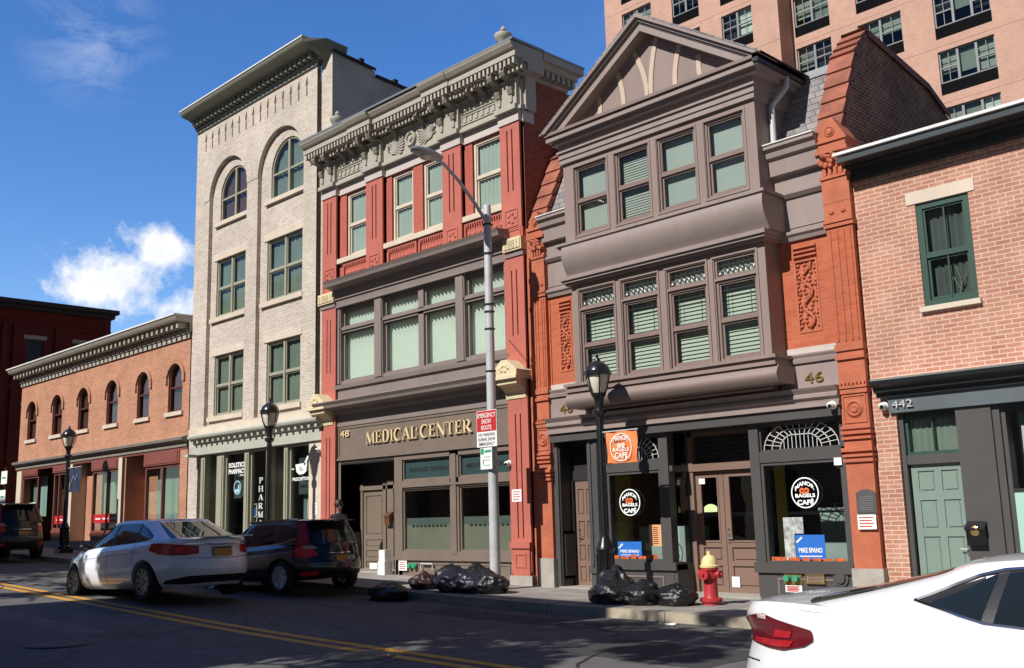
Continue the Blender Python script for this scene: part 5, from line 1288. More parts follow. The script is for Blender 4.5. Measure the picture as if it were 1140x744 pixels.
# ================================================================== dark red building beyond the cross street
def build_corner():
    r = thing('dark_red_building', 'dark red brick corner building in shade with black eaves at the far left edge', 'building', (-60, 0, gz(-60)))
    X = -60
    w = MB()
    def xwall(y0, y1, z0, z1, ops, dep):
        ys = sorted({y0, y1} | {v for o in ops for v in o[:2]}); zs = sorted({z0, z1} | {v for o in ops for v in o[2:]})
        for a, b in zip(ys, ys[1:]):
            for c, d in zip(zs, zs[1:]):
                if any(o[0] < (a+b)/2 < o[1] and o[2] < (c+d)/2 < o[3] for o in ops): continue
                w.poly([(X, a, c), (X, b, c), (X, b, d), (X, a, d)])
        for a, b, c, d in ops:
            w.poly([(X,a,c),(X,b,c),(X-dep,b,c),(X-dep,a,c)]); w.poly([(X,a,d),(X,b,d),(X-dep,b,d),(X-dep,a,d)]); w.poly([(X,a,c),(X,a,d),(X-dep,a,d),(X-dep,a,c)]); w.poly([(X,b,c),(X,b,d),(X-dep,b,d),(X-dep,b,c)])
    WY = [(y, y+.95, z, z+1.9) for y in (-5.6,-2.8,.2,2.6,5.5,8.2) for z in (1.2,5.0,8.8)]
    xwall(-9, 10.3, -1, 12.6, WY, .2)
    w.poly([(X,10.3,-1),(X,10.3,12.6),(X-14,10.3,12.6),(X-14,10.3,-1)]); w.poly([(X,-9,-1),(X,-9,12.6),(X-14,-9,12.6),(X-14,-9,-1)])
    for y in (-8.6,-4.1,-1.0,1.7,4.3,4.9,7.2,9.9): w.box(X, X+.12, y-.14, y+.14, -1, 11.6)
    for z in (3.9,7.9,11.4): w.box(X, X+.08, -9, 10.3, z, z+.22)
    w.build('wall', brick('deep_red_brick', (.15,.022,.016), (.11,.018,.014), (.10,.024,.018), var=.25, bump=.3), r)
    for a, b, c, d in WY:
        f = MB(); f.box(X-.12, X-.06, a, b, c, c+.07); f.box(X-.12, X-.06, a, b, d-.07, d); f.box(X-.12, X-.06, a, a+.06, c, d); f.box(X-.12, X-.06, b-.06, b, c, d); f.box(X-.12, X-.06, a, b, (c+d)/2-.04, (c+d)/2+.04)
        wn = f.build('window', M_maroond, r)
        g = MB(); g.poly([(X-.1,a,c),(X-.1,b,c),(X-.1,b,d),(X-.1,a,d)]); g.build('pane', paint('dark_glass', (.03,.035,.04), .12, .1, 1, 0), wn)
        g = MB(); g.box(X, X+.05, a-.15, b+.15, d, d+.22); g.build('lintel', M_granite, wn)
    c = MB(); c.box(X-14.2, X+.25, -9.3, 10.45, 12.35, 12.6); c.box(X-14.4, X+.5, -9.6, 10.6, 12.6, 12.85); c.build('eaves', M_blackm, r)
build_corner()

# ================================================================== street side behind the camera
def build_opposite():
    for nm, x0, x1, zt, y, lab, hipped in (('office_block', -62, -29.5, 14.0, -17.0, 'plain grey office block on the near side of the street, farther uphill', 0), ('brick_block', -20.4, -11.9, 11.1, -17.0, 'plain brown brick block on the near side of the street, beside the viewer', 0)):
        r = thing(nm, lab, 'building', (x0, y, gz(x0)))
        n = int((x1-x0)/2.6); st = (x1-x0)/n
        w = MB(); ops = []
        for k in range(n):
            for j in range(4):
                a = x0+k*st+.75; z = -.4+j*3.1
                if z+1.8 < zt-.6: ops.append((a, a+1.1, z, z+1.8))
        # faces the street (+y): build mirrored
        t = MB(); wall(t, x0, x1, -2, zt, 0, ops, .15)
        w.v = [(px, y-py, pz) for px, py, pz in t.v]; w.f = t.f; w.m = t.m
        w.poly([(x0,y,-2),(x0,y-12,-2),(x0,y-12,zt),(x0,y,zt)]); w.poly([(x1,y,-2),(x1,y-12,-2),(x1,y-12,zt),(x1,y,zt)]); w.poly([(x0,y-12,-2),(x1,y-12,-2),(x1,y-12,zt),(x0,y-12,zt)])
        w.build('wall', M_cream if nm == 'brick_block' else M_leftb, r)
        c = MB(); c.box(x0-.2, x1+.2, y-12, y+.45, zt-.15, zt+.25); c.box(x0-.1, x1+.1, y, y+.25, zt-.5, zt-.15); c.build('cornice', M_olivel, r)
        g = MB()
        for a, b, z0, z1 in ops: g.poly([(a,y-.12,z0),(b,y-.12,z0),(b,y-.12,z1),(a,y-.12,z1)])
        g.build('window_glass', paint('dark_glass', (.03,.035,.04), .12, .1, 1, 0), r)
build_opposite()

def leaf_mat(name, c):
    m, nt, out = new_mat(name)
    b = N(nt, 'ShaderNodeBsdfPrincipled', Roughness=.55); geo = N(nt, 'ShaderNodeNewGeometry')
    nz = N(nt, 'ShaderNodeTexNoise', Scale=1.2, Detail=4); L(nt, geo.outputs['Position'], nz.inputs['Vector'])
    mx = N(nt, 'ShaderNodeMix', data_type='RGBA'); mx.inputs[6].default_value = col4(mul(c, .6)); mx.inputs[7].default_value = col4(mul(c, 1.5)); L(nt, nz.outputs['Fac'], mx.inputs[0])
    L(nt, mx.outputs[2], b.inputs['Base Color'])
    t = N(nt, 'ShaderNodeBsdfTranslucent'); L(nt, mx.outputs[2], t.inputs[0]); ms = N(nt, 'ShaderNodeMixShader'); ms.inputs[0].default_value = .3
    L(nt, b.outputs[0], ms.inputs[1]); L(nt, t.outputs[0], ms.inputs[2]); L(nt, ms.outputs[0], out.inputs[0]); return m
M_leaf = leaf_mat('leaf_green', (.05,.09,.025)); M_bark = paint('bark', (.11,.085,.06), .9, .3, 4, .8, 18)
def tree(x, y, h, cr, zc, lab, seed, n=2600, squash=.8):
    rnd = random.Random(seed); z0 = gz(x)
    r = thing('street_tree', lab, 'tree', (x, y, z0), 'trees on the near pavement')
    t = MB(); t.tube([(x,y,z0-.1),(x+.04,y,z0+h*.3),(x-.03,y+.05,z0+h*.6),(x,y,z0+h*.92)], [.19,.15,.11,.03], 10)
    for k in range(9):
        a = rnd.uniform(0, 6.28); s = z0+h*rnd.uniform(.35,.7); d = cr*rnd.uniform(.5,.9)
        t.tube([(x,y,s),(x+.5*d*math.cos(a),y+.5*d*math.sin(a),s+d*.45),(x+d*math.cos(a),y+d*math.sin(a),s+d*.6)], [.07,.045,.015], 6)
    t.build('trunk', M_bark, r, smooth=True)
    c = MB(); cl = []
    for k in range(34):
        while True:
            p = Vector((rnd.uniform(-1,1), rnd.uniform(-1,1), rnd.uniform(-1,1)))
            if .25 < p.length < 1: break
        cl.append((p*cr, rnd.uniform(.35,.8)))
    for k in range(n):
        p0, rr = rnd.choice(cl)
        v = Vector((rnd.gauss(0,1), rnd.gauss(0,1), rnd.gauss(0,1))); v.normalize(); v *= rr*rnd.random()**.4
        q = Vector((x, y, zc)) + Vector((p0.x+v.x, p0.y+v.y, (p0.z+v.z)*squash))
        a = Vector((rnd.gauss(0,1), rnd.gauss(0,1), rnd.gauss(0,.6))).normalized(); b = a.cross(Vector((rnd.gauss(0,1), rnd.gauss(0,1), rnd.gauss(0,1)))).normalized(); s = rnd.uniform(.08,.17)
        c.poly([q-a*s, q+b*s*.5, q+a*s, q-b*s*.5])
    c.build('crown', M_leaf, r, recalc=False)
tree(-9.9, -15.3, 9.0, 2.5, 7.2, 'leafy street tree at the end of the brick block on the near pavement', 4, 7500)
tree(-27.2, -14.6, 7.6, 2.3, 5.6, 'leafy street tree in the gap between the two near blocks, uphill', 8, 1500)
tree(-22.3, -14.2, 9.2, 2.7, 6.9, 'small leafy street tree before the brick block, downhill of the gap', 15, 4600)
# ================================================================== street furniture
M_lampglass = glass('lamp_glass', (.82, .78, .66), .08)
M_lampin = paint('frosted_lamp', (.72, .68, .54), .6, .05, 3, 0)
def lamp(x, y, label, arm=None):
    z = gz(x); r = thing('street_lamp', label, 'street lamp', (x, y, z), 'black post-top lamps along the pavement')
    p = MB()
    p.box(x-.23, x+.23, y-.23, y+.23, z-.05, z+.14)
    p.lathe((x, y, z), [(.2,.14),(.2,.22),(.16,.26),(.145,.4),(.14,.78),(.155,.82),(.165,.86),(.13,.92),(.115,.98),(.085,1.05),(.068,1.12),(.055,3.30),(.05,3.32)], 16)
    for k in range(8): t = 2*PI*k/8; p.tube([(x+.145*math.cos(t), y+.145*math.sin(t), z+.28), (x+.142*math.cos(t), y+.142*math.sin(t), z+.78)], .018, 6)
    for k in range(8): t = 2*PI*k/8; p.tube([(x+.066*math.cos(t), y+.066*math.sin(t), z+1.15), (x+.054*math.cos(t), y+.054*math.sin(t), z+3.25)], .012, 6)
    p.build('post', M_black, r, smooth=True)
    c = MB(); c.lathe((x, y, z), [(.06,3.28),(.12,3.34),(.12,3.4),(.075,3.42),(.07,3.5),(.09,3.62),(.115,3.66),(.12,3.72)], 18); c.build('lantern_base', M_black, r, smooth=True)
    g = MB(); g.lathe((x, y, z), [(.09,3.70),(.16,3.84),(.195,4.0),(.2,4.08)], 20, caps=False); g.build('globe', M_lampin, r, smooth=True)
    c = MB()
    for k in range(6):
        t = 2*PI*k/6+.3; c.tube([(x+q*math.cos(t), y+q*math.sin(t), z+h) for q, h in ((.115,3.66),(.175,3.82),(.215,4.0),(.235,4.1))], .013, 6)
    c.build('rib', M_black, r, smooth=True)
    c = MB(); c.lathe((x, y, z), [(.20,4.05),(.25,4.06),(.25,4.13),(.225,4.14),(.20,4.22),(.12,4.3),(.06,4.33),(.05,4.37),(.025,4.39),(.03,4.42),(.005,4.47)], 20); c.build('lantern_cap', M_black, r, smooth=True)
    return r
def scale_z(o, k): o.scale = (1, 1, k)
for args, k in (((-11.9, -1.12, 'black street lamp standing among bin bags and carrying an orange banner'), .955), ((-22.62, -1.32, 'black street lamp in front of the pharmacy, behind the black car'), .955), ((-35.5, -1.3, 'black street lamp farthest up the street, carrying a navy banner'), .955)):
    o = lamp(*args); scale_z(o, k)
def banner(x, y, x0, x1, z0, z1, name, m, label, txt=None):
    r = thing(name, label, 'banner', (x0, y, z0))
    f = MB(); n = 14
    f.grid([[(x0+(x1-x0)*k/n, y+.02*math.sin(k*.7+j), z0+(z1-z0)*j/6) for k in range(n+1)] for j in range(7)]); f.build('cloth', m, r, smooth=True, recalc=False)
    f = MB(); f.tube([(x, y, z1+.01), (x1+.03, y, z1+.01)], .012, 8); f.build('rod', M_galv, r); 
    f = MB(); f.tube([(x, y, z0), (x0+.1, y, z0)], .010, 8); f.build('lower_rod', M_black, r)
    return r
b = banner(-11.9, -1.12, -11.76, -11.08, .88, 1.43, 'shop_banner', M_orange, 'small orange cloth banner with white cafe emblem hanging on the lamp post')
t = MB(); cx, cz = -11.42, 1.15
t.lathe((cx, -1.15, cz), [(.245,0),(.245,-.002),(.228,-.002),(.228,0)], 30, axis='y', caps=False)
add_text(t, 'MANOR', cx-.17, cx+.17, cz+.08, cz+.17, -1.15, bold=.02, fn=lambda x, z: (x, z+.04-.9*(x-cx)**2)); add_text(t, 'BAGELS', cx-.18, cx+.18, cz-.07, cz-.01, -1.15, bold=.02); add_text(t, 'CAFE', cx-.14, cx+.14, cz-.19, cz-.09, -1.15, bold=.02); t.lathe((cx-.04, -1.15, cz+.03), [(.04,0),(.04,-.002),(.018,-.002),(.018,0)], 14, axis='y', caps=False); t.lathe((cx+.05, -1.15, cz+.03), [(.04,0),(.04,-.002),(.018,-.002),(.018,0)], 14, axis='y', caps=False)
t.build('lettering', M_paper, b)
b = banner(-35.5, -1.3, -35.3, -34.35, 1.22, 2.02, 'street_banner', M_bluecl, 'navy blue banner hanging on the farthest street lamp')
t = MB(); t.ribbon([(-35.1,1.5),(-34.9,1.75),(-34.75,1.6),(-34.55,1.8)], .03, -1.335, -1.33); t.build('motif', paint('grey_print', (.25,.28,.35), .6, .1, 3), b)
# cobra-head pole
px, py = -14.6, -1.21; pz = gz(px)
r = thing('street_light_pole', 'tall galvanised cobra-head street light pole with parking signs strapped to it', 'street light', (px, py, pz))
p = MB(); p.lathe((px, py, pz), [(.15,-.05),(.15,.1),(.105,.16),(.102,1.0),(.078,7.55),(.074,7.62)], 18); p.build('pole', M_galv, r, smooth=True)
p = MB(); p.lathe((px, py, pz), [(.2,-.02),(.2,.05),(.14,.12),(.12,.13)], 14); p.build('base', M_blackm, r, smooth=True)
p = MB()
for z in (3.18,3.3,4.2,5.05,5.4,5.55,6.6,7.2): p.lathe((px, py, pz+z), [(.108,0),(.108,.025)], 16)
p.tube([(px, py, pz+5.3), (px-.25, py+.2, pz+5.42), (px-.62, py+.5, pz+5.55)], .008, 5)
p.build('strap', M_blackm, r)
p = MB(); p.tube([(px,py,pz+7.25),(px,py-.35,pz+7.62),(px,py-.75,pz+7.98),(px,py-1.1,pz+8.22),(px,py-1.32,pz+8.32)], [.038,.036,.034,.033,.032], 12); p.build('arm', M_galv, r, smooth=True)
h = MB(); n = 14
rows = []
for k in range(11):
    u = k/10; yy = py-1.25-.72*u; zz = pz+8.33+.05*u; wv = .055+.115*math.sin(PI*min(1,.15+u*.78))**.8; hv = .045+.055*math.sin(PI*min(1, .15+u*.8))
    if k == 10: wv *= .35; hv *= .4
    rows.append([(px+wv*math.cos(2*PI*q/n), yy, zz+hv*math.sin(2*PI*q/n)*(1 if math.sin(2*PI*q/n) > 0 else .7)) for q in range(n)])
h.grid(rows, closed=True); h.poly(rows[0]); h.poly(rows[-1]); hd = h.build('lamp_head', M_zinc, r, smooth=True)
h = MB(); h.lathe((px, py-1.62, pz+8.30), [(.11,0),(.10,-.04),(.05,-.07),(0,-.075)], 14, caps=False); h.build('lens', M_lampin, hd, smooth=True)
# signs on the pole
def sign(name, label, x0, x1, z0, z1, y):
    r = thing(name, label, 'sign', ((x0+x1)/2, y, z0)); s = MB(); s.box(x0, x1, y, y+.006, z0, z1); s.build('plate', M_paper, r)
    s = MB(); s.box((x0+x1)/2-.03, (x0+x1)/2+.03, y+.006, py-.09, (z0+z1)/2-.02, (z0+z1)/2+.02); s.build('bracket', M_galv, r); return r
s = sign('street_sign', 'red and white emergency snow route sign on the galvanised pole', -14.86, -14.29, 1.36, 2.07, -1.38)
t = MB(); t.box(-14.85, -14.3, -1.383, -1.38, 1.66, 2.06); t.build('red_field', M_redpr, s)
t = MB(); add_text(t, 'EMERGENCY', -14.83, -14.32, 1.93, 2.02, -1.387, bold=.01); add_text(t, 'SNOW', -14.71, -14.44, 1.81, 1.90, -1.387, bold=.01); add_text(t, 'ROUTE', -14.72, -14.43, 1.69, 1.78, -1.387, bold=.01); t.build('white_lettering', M_paper, s)
t = MB(); add_text(t, 'NO PARKING', -14.81, -14.34, 1.565, 1.63, -1.384, bold=.01); add_text(t, 'DURING SNOW', -14.82, -14.33, 1.475, 1.54, -1.384, bold=.01); add_text(t, 'EMERGENCY', -14.80, -14.35, 1.385, 1.45, -1.384, bold=.01); t.build('black_lettering', M_blackm, s)
s = sign('parking_sign', 'pale green and white parking plate below the red snow route sign', -14.78, -14.45, .93, 1.345, -1.37)
t = MB(); t.box(-14.77, -14.68, -1.373, -1.37, 1.22, 1.335); t.ribbon([(-14.66,1.27),(-14.47,1.28)], .05, -1.373, -1.37)
for z in (1.16,1.10,1.0): t.box(-14.68, -14.5, -1.373, -1.37, z, z+.012)
t.build('green_print', M_greenp, s)
t = MB(); t.ribbon([(-14.7,1.12),(-14.7,1.02)], .02, -1.373, -1.37); t.build('arrow', M_blackm, s)
# little sign post far left
x, y = -40.9, -1.5; z = gz(x)
r = thing('sign_post', 'thin post with two white sign plates at the left edge of the photo', 'sign', (x, y, z))
p = MB(); p.tube([(x,y,z-.1),(x,y,z+3.0)], .03, 8); p.build('post', M_blackm, r)
for z0, z1, xo in ((1.72,2.2,.02),(1.02,1.5,-.06)):
    p = MB(); p.box(x-.3+xo, x+.32+xo, y-.05, y-.035, z0, z1); p.build('sign_plate', M_paper, r)
    p = MB(); p.box(x-.2+xo, x+.2+xo, y-.054, y-.051, z0+.2, z0+.26); p.build('print', M_greenp, r)
# hydrant
x, y = -9.68, -1.2; z = gz(x)
r = thing('fire_hydrant', 'red fire hydrant with pale yellow cap at the kerb before the cafe door', 'fire hydrant', (x, y, z))
M_hyd = paint('hydrant_red', (.42,.03,.035), .42, .12, 6, .15, 40, dirt=.3); M_hyc = paint('hydrant_cream', (.74,.60,.28), .5, .1, 6, .15, 40, dirt=.4)
h = MB(); h.lathe((x, y, z), [(.15,0),(.15,.04),(.175,.05),(.175,.09),(.12,.11),(.108,.14),(.105,.40),(.13,.41),(.13,.44),(.115,.45),(.118,.53),(.14,.535),(.14,.57)], 22); h.build('body', M_hyd, r, smooth=True)
h = MB(); h.lathe((x, y, z), [(.15,.571),(.155,.60),(.13,.615),(.12,.68),(.09,.735),(.05,.76),(.035,.765),(.035,.82),(.0,.825)], 22); h.build('cap', M_hyc, r, smooth=True)
for nm, d, rr, ln in (('side_outlet',(1,0),.055,.2),('side_outlet',(-1,0),.055,.2),('front_outlet',(0,-1),.075,.19)):
    h = MB(); a = Vector((x+d[0]*.08, y+d[1]*.08, z+.47)); e = Vector((x+d[0]*ln, y+d[1]*ln, z+.47)); dv = Vector((d[0], d[1], 0))
    h.tube([a, e-dv*.05], rr*.8, 12); h.tube([e-dv*.05, e], rr*1.15, 8); h.tube([e, e+dv*.03], .022, 5); h.build(nm, M_hyd, r, smooth=True)
h = MB()
for k in range(8): t = 2*PI*k/8; h.lathe((x+.155*math.cos(t), y+.155*math.sin(t), z+.09), [(.014,0),(.014,.02)], 6); h.lathe((x+.13*math.cos(t), y+.13*math.sin(t), z+.44), [(.01,0),(.01,.015)], 6)
h.build('bolt', M_hyd, r)
# ------------------------------------------------------------------ rubbish bags
def bag_mat(name, c):
    m, nt, out = new_mat(name); b = N(nt, 'ShaderNodeBsdfPrincipled', Roughness=.42); b.inputs['Base Color'].default_value = col4(c); b.inputs['Specular IOR Level'].default_value = .6
    tc = N(nt, 'ShaderNodeNewGeometry'); n1 = N(nt, 'ShaderNodeTexNoise', Scale=5, Detail=4, Roughness=.5, Distortion=1.5); L(nt, tc.outputs['Position'], n1.inputs['Vector'])
    w = N(nt, 'ShaderNodeTexVoronoi', Scale=6, feature='DISTANCE_TO_EDGE'); L(nt, tc.outputs['Position'], w.inputs['Vector'])
    ad = N(nt, 'ShaderNodeMath', operation='ADD'); L(nt, n1.outputs['Fac'], ad.inputs[0]); L(nt, w.outputs['Distance'], ad.inputs[1])
    bp = N(nt, 'ShaderNodeBump', Strength=.4, Distance=.05); L(nt, ad.outputs[0], bp.inputs['Height']); L(nt, bp.outputs[0], b.inputs['Normal']); L(nt, b.outputs[0], out.inputs[0]); return m
M_bag = bag_mat('black_bin_bag', (.008,.008,.01)); M_bag2 = bag_mat('navy_bin_bag', (.010,.011,.022)); M_bag3 = bag_mat('brown_bin_bag', (.035,.014,.014))
def bag(x, y, w, h, d, label, seed, m=None, neck=(0, 0, 1), z=None, group='rubbish bags on the pavement'):
    z = gz(x) if z is None else z
    bm = bmesh.new(); bmesh.ops.create_icosphere(bm, subdivisions=5, radius=1)
    sd = Vector((seed*7.1, seed*3.3, seed*1.7))
    nk = Vector(neck).normalized()
    for v in bm.verts:
        p = v.co.copy(); n = p.normalized()
        k = 1 + .2*noise.noise(n*1.4+sd) + .13*noise.noise(n*2.6+sd) + .03*noise.noise(n*6+sd)
        # pleats running to the tied neck
        c = max(0, n.dot(nk)); a = math.atan2(n.cross(nk).x+n.y*.5, n.cross(nk).y+.01)
        k += .05*c*math.sin(a*9+seed)
        if c > .93: k += (c-.93)*1.7
        if c > .99: k += (c-.99)*9
        q = n*k; q.z = max(q.z, -.62)
        v.co = Vector((q.x*w, q.y*d, (q.z+.62)*h))
    me = bpy.data.meshes.new('rubbish_bag'); bm.to_mesh(me); bm.free(); me.materials.append(m or M_bag)
    me.polygons.foreach_set('use_smooth', [True]*len(me.polygons))
    o = bpy.data.objects.new('rubbish_bag', me); COL.objects.link(o); o.location = (x, y, z); tag(o, label, 'rubbish bag', group); return o
bag(-15.85, -1.95, .32, 0.18, .28, 'small reddish brown rubbish bag at the left end of the pile by the pole', 1, M_bag3)
bag(-15.35, -1.65, .42, 0.27, .36, 'tall shiny black rubbish bag, second from left in the pile by the pole', 2)
bag(-14.95, -1.95, .40, 0.24, .33, 'navy tinted rubbish bag in the middle of the pile by the pole', 3, M_bag2)
bag(-14.55, -1.9, .36, 0.21, .30, 'low black rubbish bag just left of the galvanised pole foot', 4, M_bag2)
bag(-14.2, -1.75, .38, 0.23, .33, 'black rubbish bag leaning against the front of the galvanised pole', 5)
bag(-15.0, -1.3, .38, 0.28, .3, 'black rubbish bag at the back of the pile by the pole', 6)
bag(-15.65, -2.95, .44, 0.20, .30, 'black rubbish bag lying on its side in the road beside the kerb', 7, M_bag, (-1, -.2, -.05), rz(-15.6, -2.95))
bag(-11.5, -1.35, .36, 0.31, .34, 'tallest black rubbish bag leaning on the black lamp post', 8)
bag(-11.2, -1.8, .42, 0.21, .34, 'broad black rubbish bag in front of the lamp post', 9)
bag(-10.62, -1.75, .36, 0.21, .32, 'black rubbish bag in the middle of the row left of the hydrant', 10)
bag(-10.1, -1.55, .34, 0.19, .30, 'black rubbish bag nearest the fire hydrant', 11)
# ------------------------------------------------------------------ small wall things
def mailbox(x, y, z0, z1, w, m, label):
    r = thing('mailbox', label, 'mailbox', (x, y, z0)); d = .12
    b = MB(); b.prof([(y,z0),(y-d*.8,z0+.02),(y-d,z1-.1),(y-.01,z1),(y,z1)], x-w/2, x+w/2); b.build('body', m, r)
    b = MB(); b.prof([(y-.003,z1-.005),(y-d-.015,z1-.105),(y-d-.012,z1-.085),(y-.003,z1+.012)], x-w/2-.012, x+w/2+.012); b.build('lid', m if m != M_maroon else M_limest, r); return r
mailbox(-20.12, .54, -.13, .2, .2, paint('brown_mailbox', (.13,.06,.03), .4, .1, 4), 'brown mailbox with pale lid on the post beside the medical centre door')
r = mailbox(-5.93, -.01, -.58, -.24, .25, M_black, 'black mailbox with brass emblem beside the sage green door')
b = MB(); b.lathe((-5.93, -.122, -.36), [(.0,-.015),(.05,-.01),(.07,0)], 14, axis='y', caps=False); b.build('emblem', M_brass, r)
def camera_dome(x, y, z, label, down=0):
    r = thing('security_camera', label, 'security camera', (x, y, z), 'small security cameras on the shopfronts')
    b = MB(); b.lathe((x, y, z), [(.07,0),(.07,-.03),(.055,-.05)], 14, axis='y'); b.build('base', M_white, r, smooth=True)
    b = MB(); b.lathe((x, y-.09, z-.01), [(.0,-.062),(.03,-.055),(.052,-.03),(.06,0),(.052,.03),(.03,.055),(0,.062)], 14, axis='y', caps=False); b.build('housing', M_white, r, smooth=True)
    b = MB(); b.lathe((x+.01, y-.148, z-.02), [(.0,-.012),(.025,-.008),(.035,.012)], 12, axis='y', caps=False); b.build('lens', M_black, r, smooth=True)
camera_dome(-22.25, -.06, 1.83, 'white security camera on the pale pier between the pharmacy and the red building')
camera_dome(-15.26, -.1, 1.1, 'white security camera at the right end of the medical centre windows')
camera_dome(-7.9, -.16, 1.6, 'white security camera under the cafe cornice by the right pilaster')
camera_dome(-7.13, -.01, 1.52, 'white security camera on the pink brick beside the slate blue fascia')
def notice(x0, x1, z0, z1, y, label, m=None, name='paper_notice', lines=True):
    r = thing(name, label, 'notice', ((x0+x1)/2, y, z0)); b = MB(); b.box(x0, x1, y-.004, y, z0, z1); b.build('sheet', m or M_paper, r)
    if lines:
        b = MB()
        for k in range(4): z = z1-(z1-z0)*(k+1)/5; b.box(x0+.03, x1-.04-.03*(k % 2), y-.006, y-.004, z-.008, z+.008)
        b.build('print', M_redpr, r)
    return r
notice(-15.2, -14.92, .31, .56, -.124, 'white and red notice pasted on the red pier right of the medical centre')
notice(-19.02, -18.72, -1.13, -.91, -.075, 'pink and white notice low on the medical centre wall')
notice(-21.02, -20.72, -1.18, -1.02, .59, 'blank white notice at the foot of the medical centre door', lines=False)
notice(-7.66, -7.36, -.32, -.1, -.145, 'white notice with red print under the dark plaque')
notice(-9.06, -8.76, -1.3, -1.19, -.022, 'white notice below the standpipe valves under the cafe window')
notice(-10.46, -10.3, -1.3, -1.12, .565, 'white sheets at the foot of the cafe door', lines=False)
notice(-8.03, -7.9, .67, .79, -.035, 'small white label at the top right of the right cafe window', lines=False)
notice(-11.03, -10.9, .5, .6, .55, 'small white label at the top of the left cafe door leaf', lines=False)
notice(-22.6, -22.36, .2, .5, -.055, 'pink and white notice on the pale pier right of the pharmacy')
r = thing('wall_plaque', 'dark arched bronze plaque on the terracotta pier right of the cafe', 'plaque', (-7.5, -.12, -.08))
b = MB(); b.prism([(-7.66,-.09),(-7.34,-.09),(-7.34,.22)]+arc(-7.66,-7.34,.22,.06)[::-1], -.135, -.12); b.prism([(-7.64,-.07),(-7.36,-.07),(-7.36,.2)]+arc(-7.64,-7.36,.2,.05)[::-1], -.14, -.13); b.build('plate', paint('bronze', (.11,.105,.105), .5, .1, 5, metallic=.3), r)
b = MB()
for k in range(7): b.box(-7.61, -7.39, -.143, -.139, -.03+.032*k, -.02+.032*k)
b.build('relief_text', M_zinc, r)
r = thing('foam_box', 'two white foam boxes stacked on the pavement left of the medical centre window', 'box', (-19.38, -.16, gz(-19.3)))
b = MB(); z = gz(-19.3); b.box(-19.52, -19.26, -.3, -.08, z, z+.3); b.build('lower_box', M_white, r); b = MB(); b.box(-19.5, -19.28, -.28, -.1, z+.302, z+.56); b.build('upper_box', M_white, r)
r = thing('paper_scrap', 'white scrap of paper on the road against the sunny kerb', 'litter', (-9.35, -2.78, rz(-9.3, -2.78)))
b = MB(); z = rz(-9.35, -2.78)+.006; b.grid([[(-9.5+.06*k, -2.82+.06*j, z+.012*math.sin(k*1.3+j*2)) for k in range(6)] for j in range(3)]); b.build('sheet', M_paper, r, recalc=False)
r = thing('wall_panel', 'small steel entry panel inside the left cafe doorway', 'entry panel', (-13.93, .15, -.4)); b = MB(); b.box(-13.93, -13.91, .12, .2, -.48, -.32); b.build('plate', M_steel, r)
b = MB(); b.box(-13.91, -13.905, .14, .18, -.44, -.42); b.build('button', M_black, r)
r = thing('gas_fitting', 'pair of green meter dials and pale pipes low on the medical centre wall', 'pipe fitting', (-18.5, -.09, -1.06))
for x in (-18.62,-18.45): b = MB(); b.lathe((x, -.075, -1.02), [(.0,-.05),(.05,-.05),(.06,-.02),(.07,0)], 14, axis='y', caps=False); b.build('dial', M_greenp, r, smooth=True)
b = MB(); b.tube([(-18.2,-.09,-1.1),(-18.2,-.09,-.97),(-17.8,-.09,-.97),(-17.8,-.09,-1.1)], .02, 8); b.build('pipe', M_galv, r)
# ------------------------------------------------------------------ signs in the cafe windows
def round_sign(cx, cz, rr, y, label):
    r = thing('window_sign', label, 'sign', (cx, y, cz-rr), 'round white cafe signs on the window glass'); M_ws = paint('white_sticker_glow', (.85,.88,.88), .5, .02, 3, 0, emit=.25)  # window stickers, no lamp; a faint glow is added to their white
    t = MB(); t.lathe((cx, y, cz), [(rr,0),(rr,-.006),(rr*.93,-.006),(rr*.93,0)], 36, axis='y', caps=False); t.build('ring', M_ws, r)
    t = MB(); add_text(t, 'MANOR', cx-rr*.7, cx+rr*.7, cz+rr*.28, cz+rr*.56, y-.004, bold=.03, fn=lambda x, z: (x, z+rr*.2-.75*(x-cx)**2/rr)); add_text(t, 'BAGELS', cx-rr*.72, cx+rr*.72, cz-rr*.3, cz-rr*.06, y-.004, bold=.03); add_text(t, 'CAFÉ', cx-rr*.6, cx+rr*.6, cz-rr*.78, cz-rr*.38, y-.004, bold=.03); t.build('lettering', M_ws, r)
    t = MB()
    for dx in (-.2,.12): t.lathe((cx+dx*rr, y-.002, cz+.13*rr), [(rr*.2,0),(rr*.2,-.004),(rr*.07,-.004),(rr*.07,0)], 16, axis='y', caps=False)
    t.build('bagel_motif', M_orangep, r)
round_sign(-12.20, .215, .245, -.012, 'round white cafe sign on the left show window, beside the lamp post'); round_sign(-8.59, .265, .245, -.012, 'round white cafe sign on the right show window, nearest the terracotta pier')
def blue_poster(x0, x1, z0, z1, y, label):
    r = thing('blue_poster', label, 'poster', (x0, y, z0), 'blue election posters in the cafe windows'); b = MB(); b.box(x0, x1, y-.004, y, z0, z1); b.build('sheet', M_bluep, r)
    t = MB(); w = x1-x0; add_text(t, 'MIKE SPANO', x0+.1*w, x1-.1*w, z0+(z1-z0)*.28, z0+(z1-z0)*.48, y-.007, bold=.03); t.box(x0+.12*w, x1-.12*w, y-.007, y-.005, z0+(z1-z0)*.12, z0+(z1-z0)*.16); t.ribbon([(x0+.02, z1-.12), (x0+.12, z1-.04)], .03, y-.007, y-.005); t.build('lettering', M_paper, r)
blue_poster(-12.58, -12.02, -.78, -.5, .048, 'blue election poster in the left cafe window beside the lamp post'); blue_poster(-8.86, -8.34, -.79, -.40, .048, 'blue election poster in the right cafe window beside the patterned sheet')
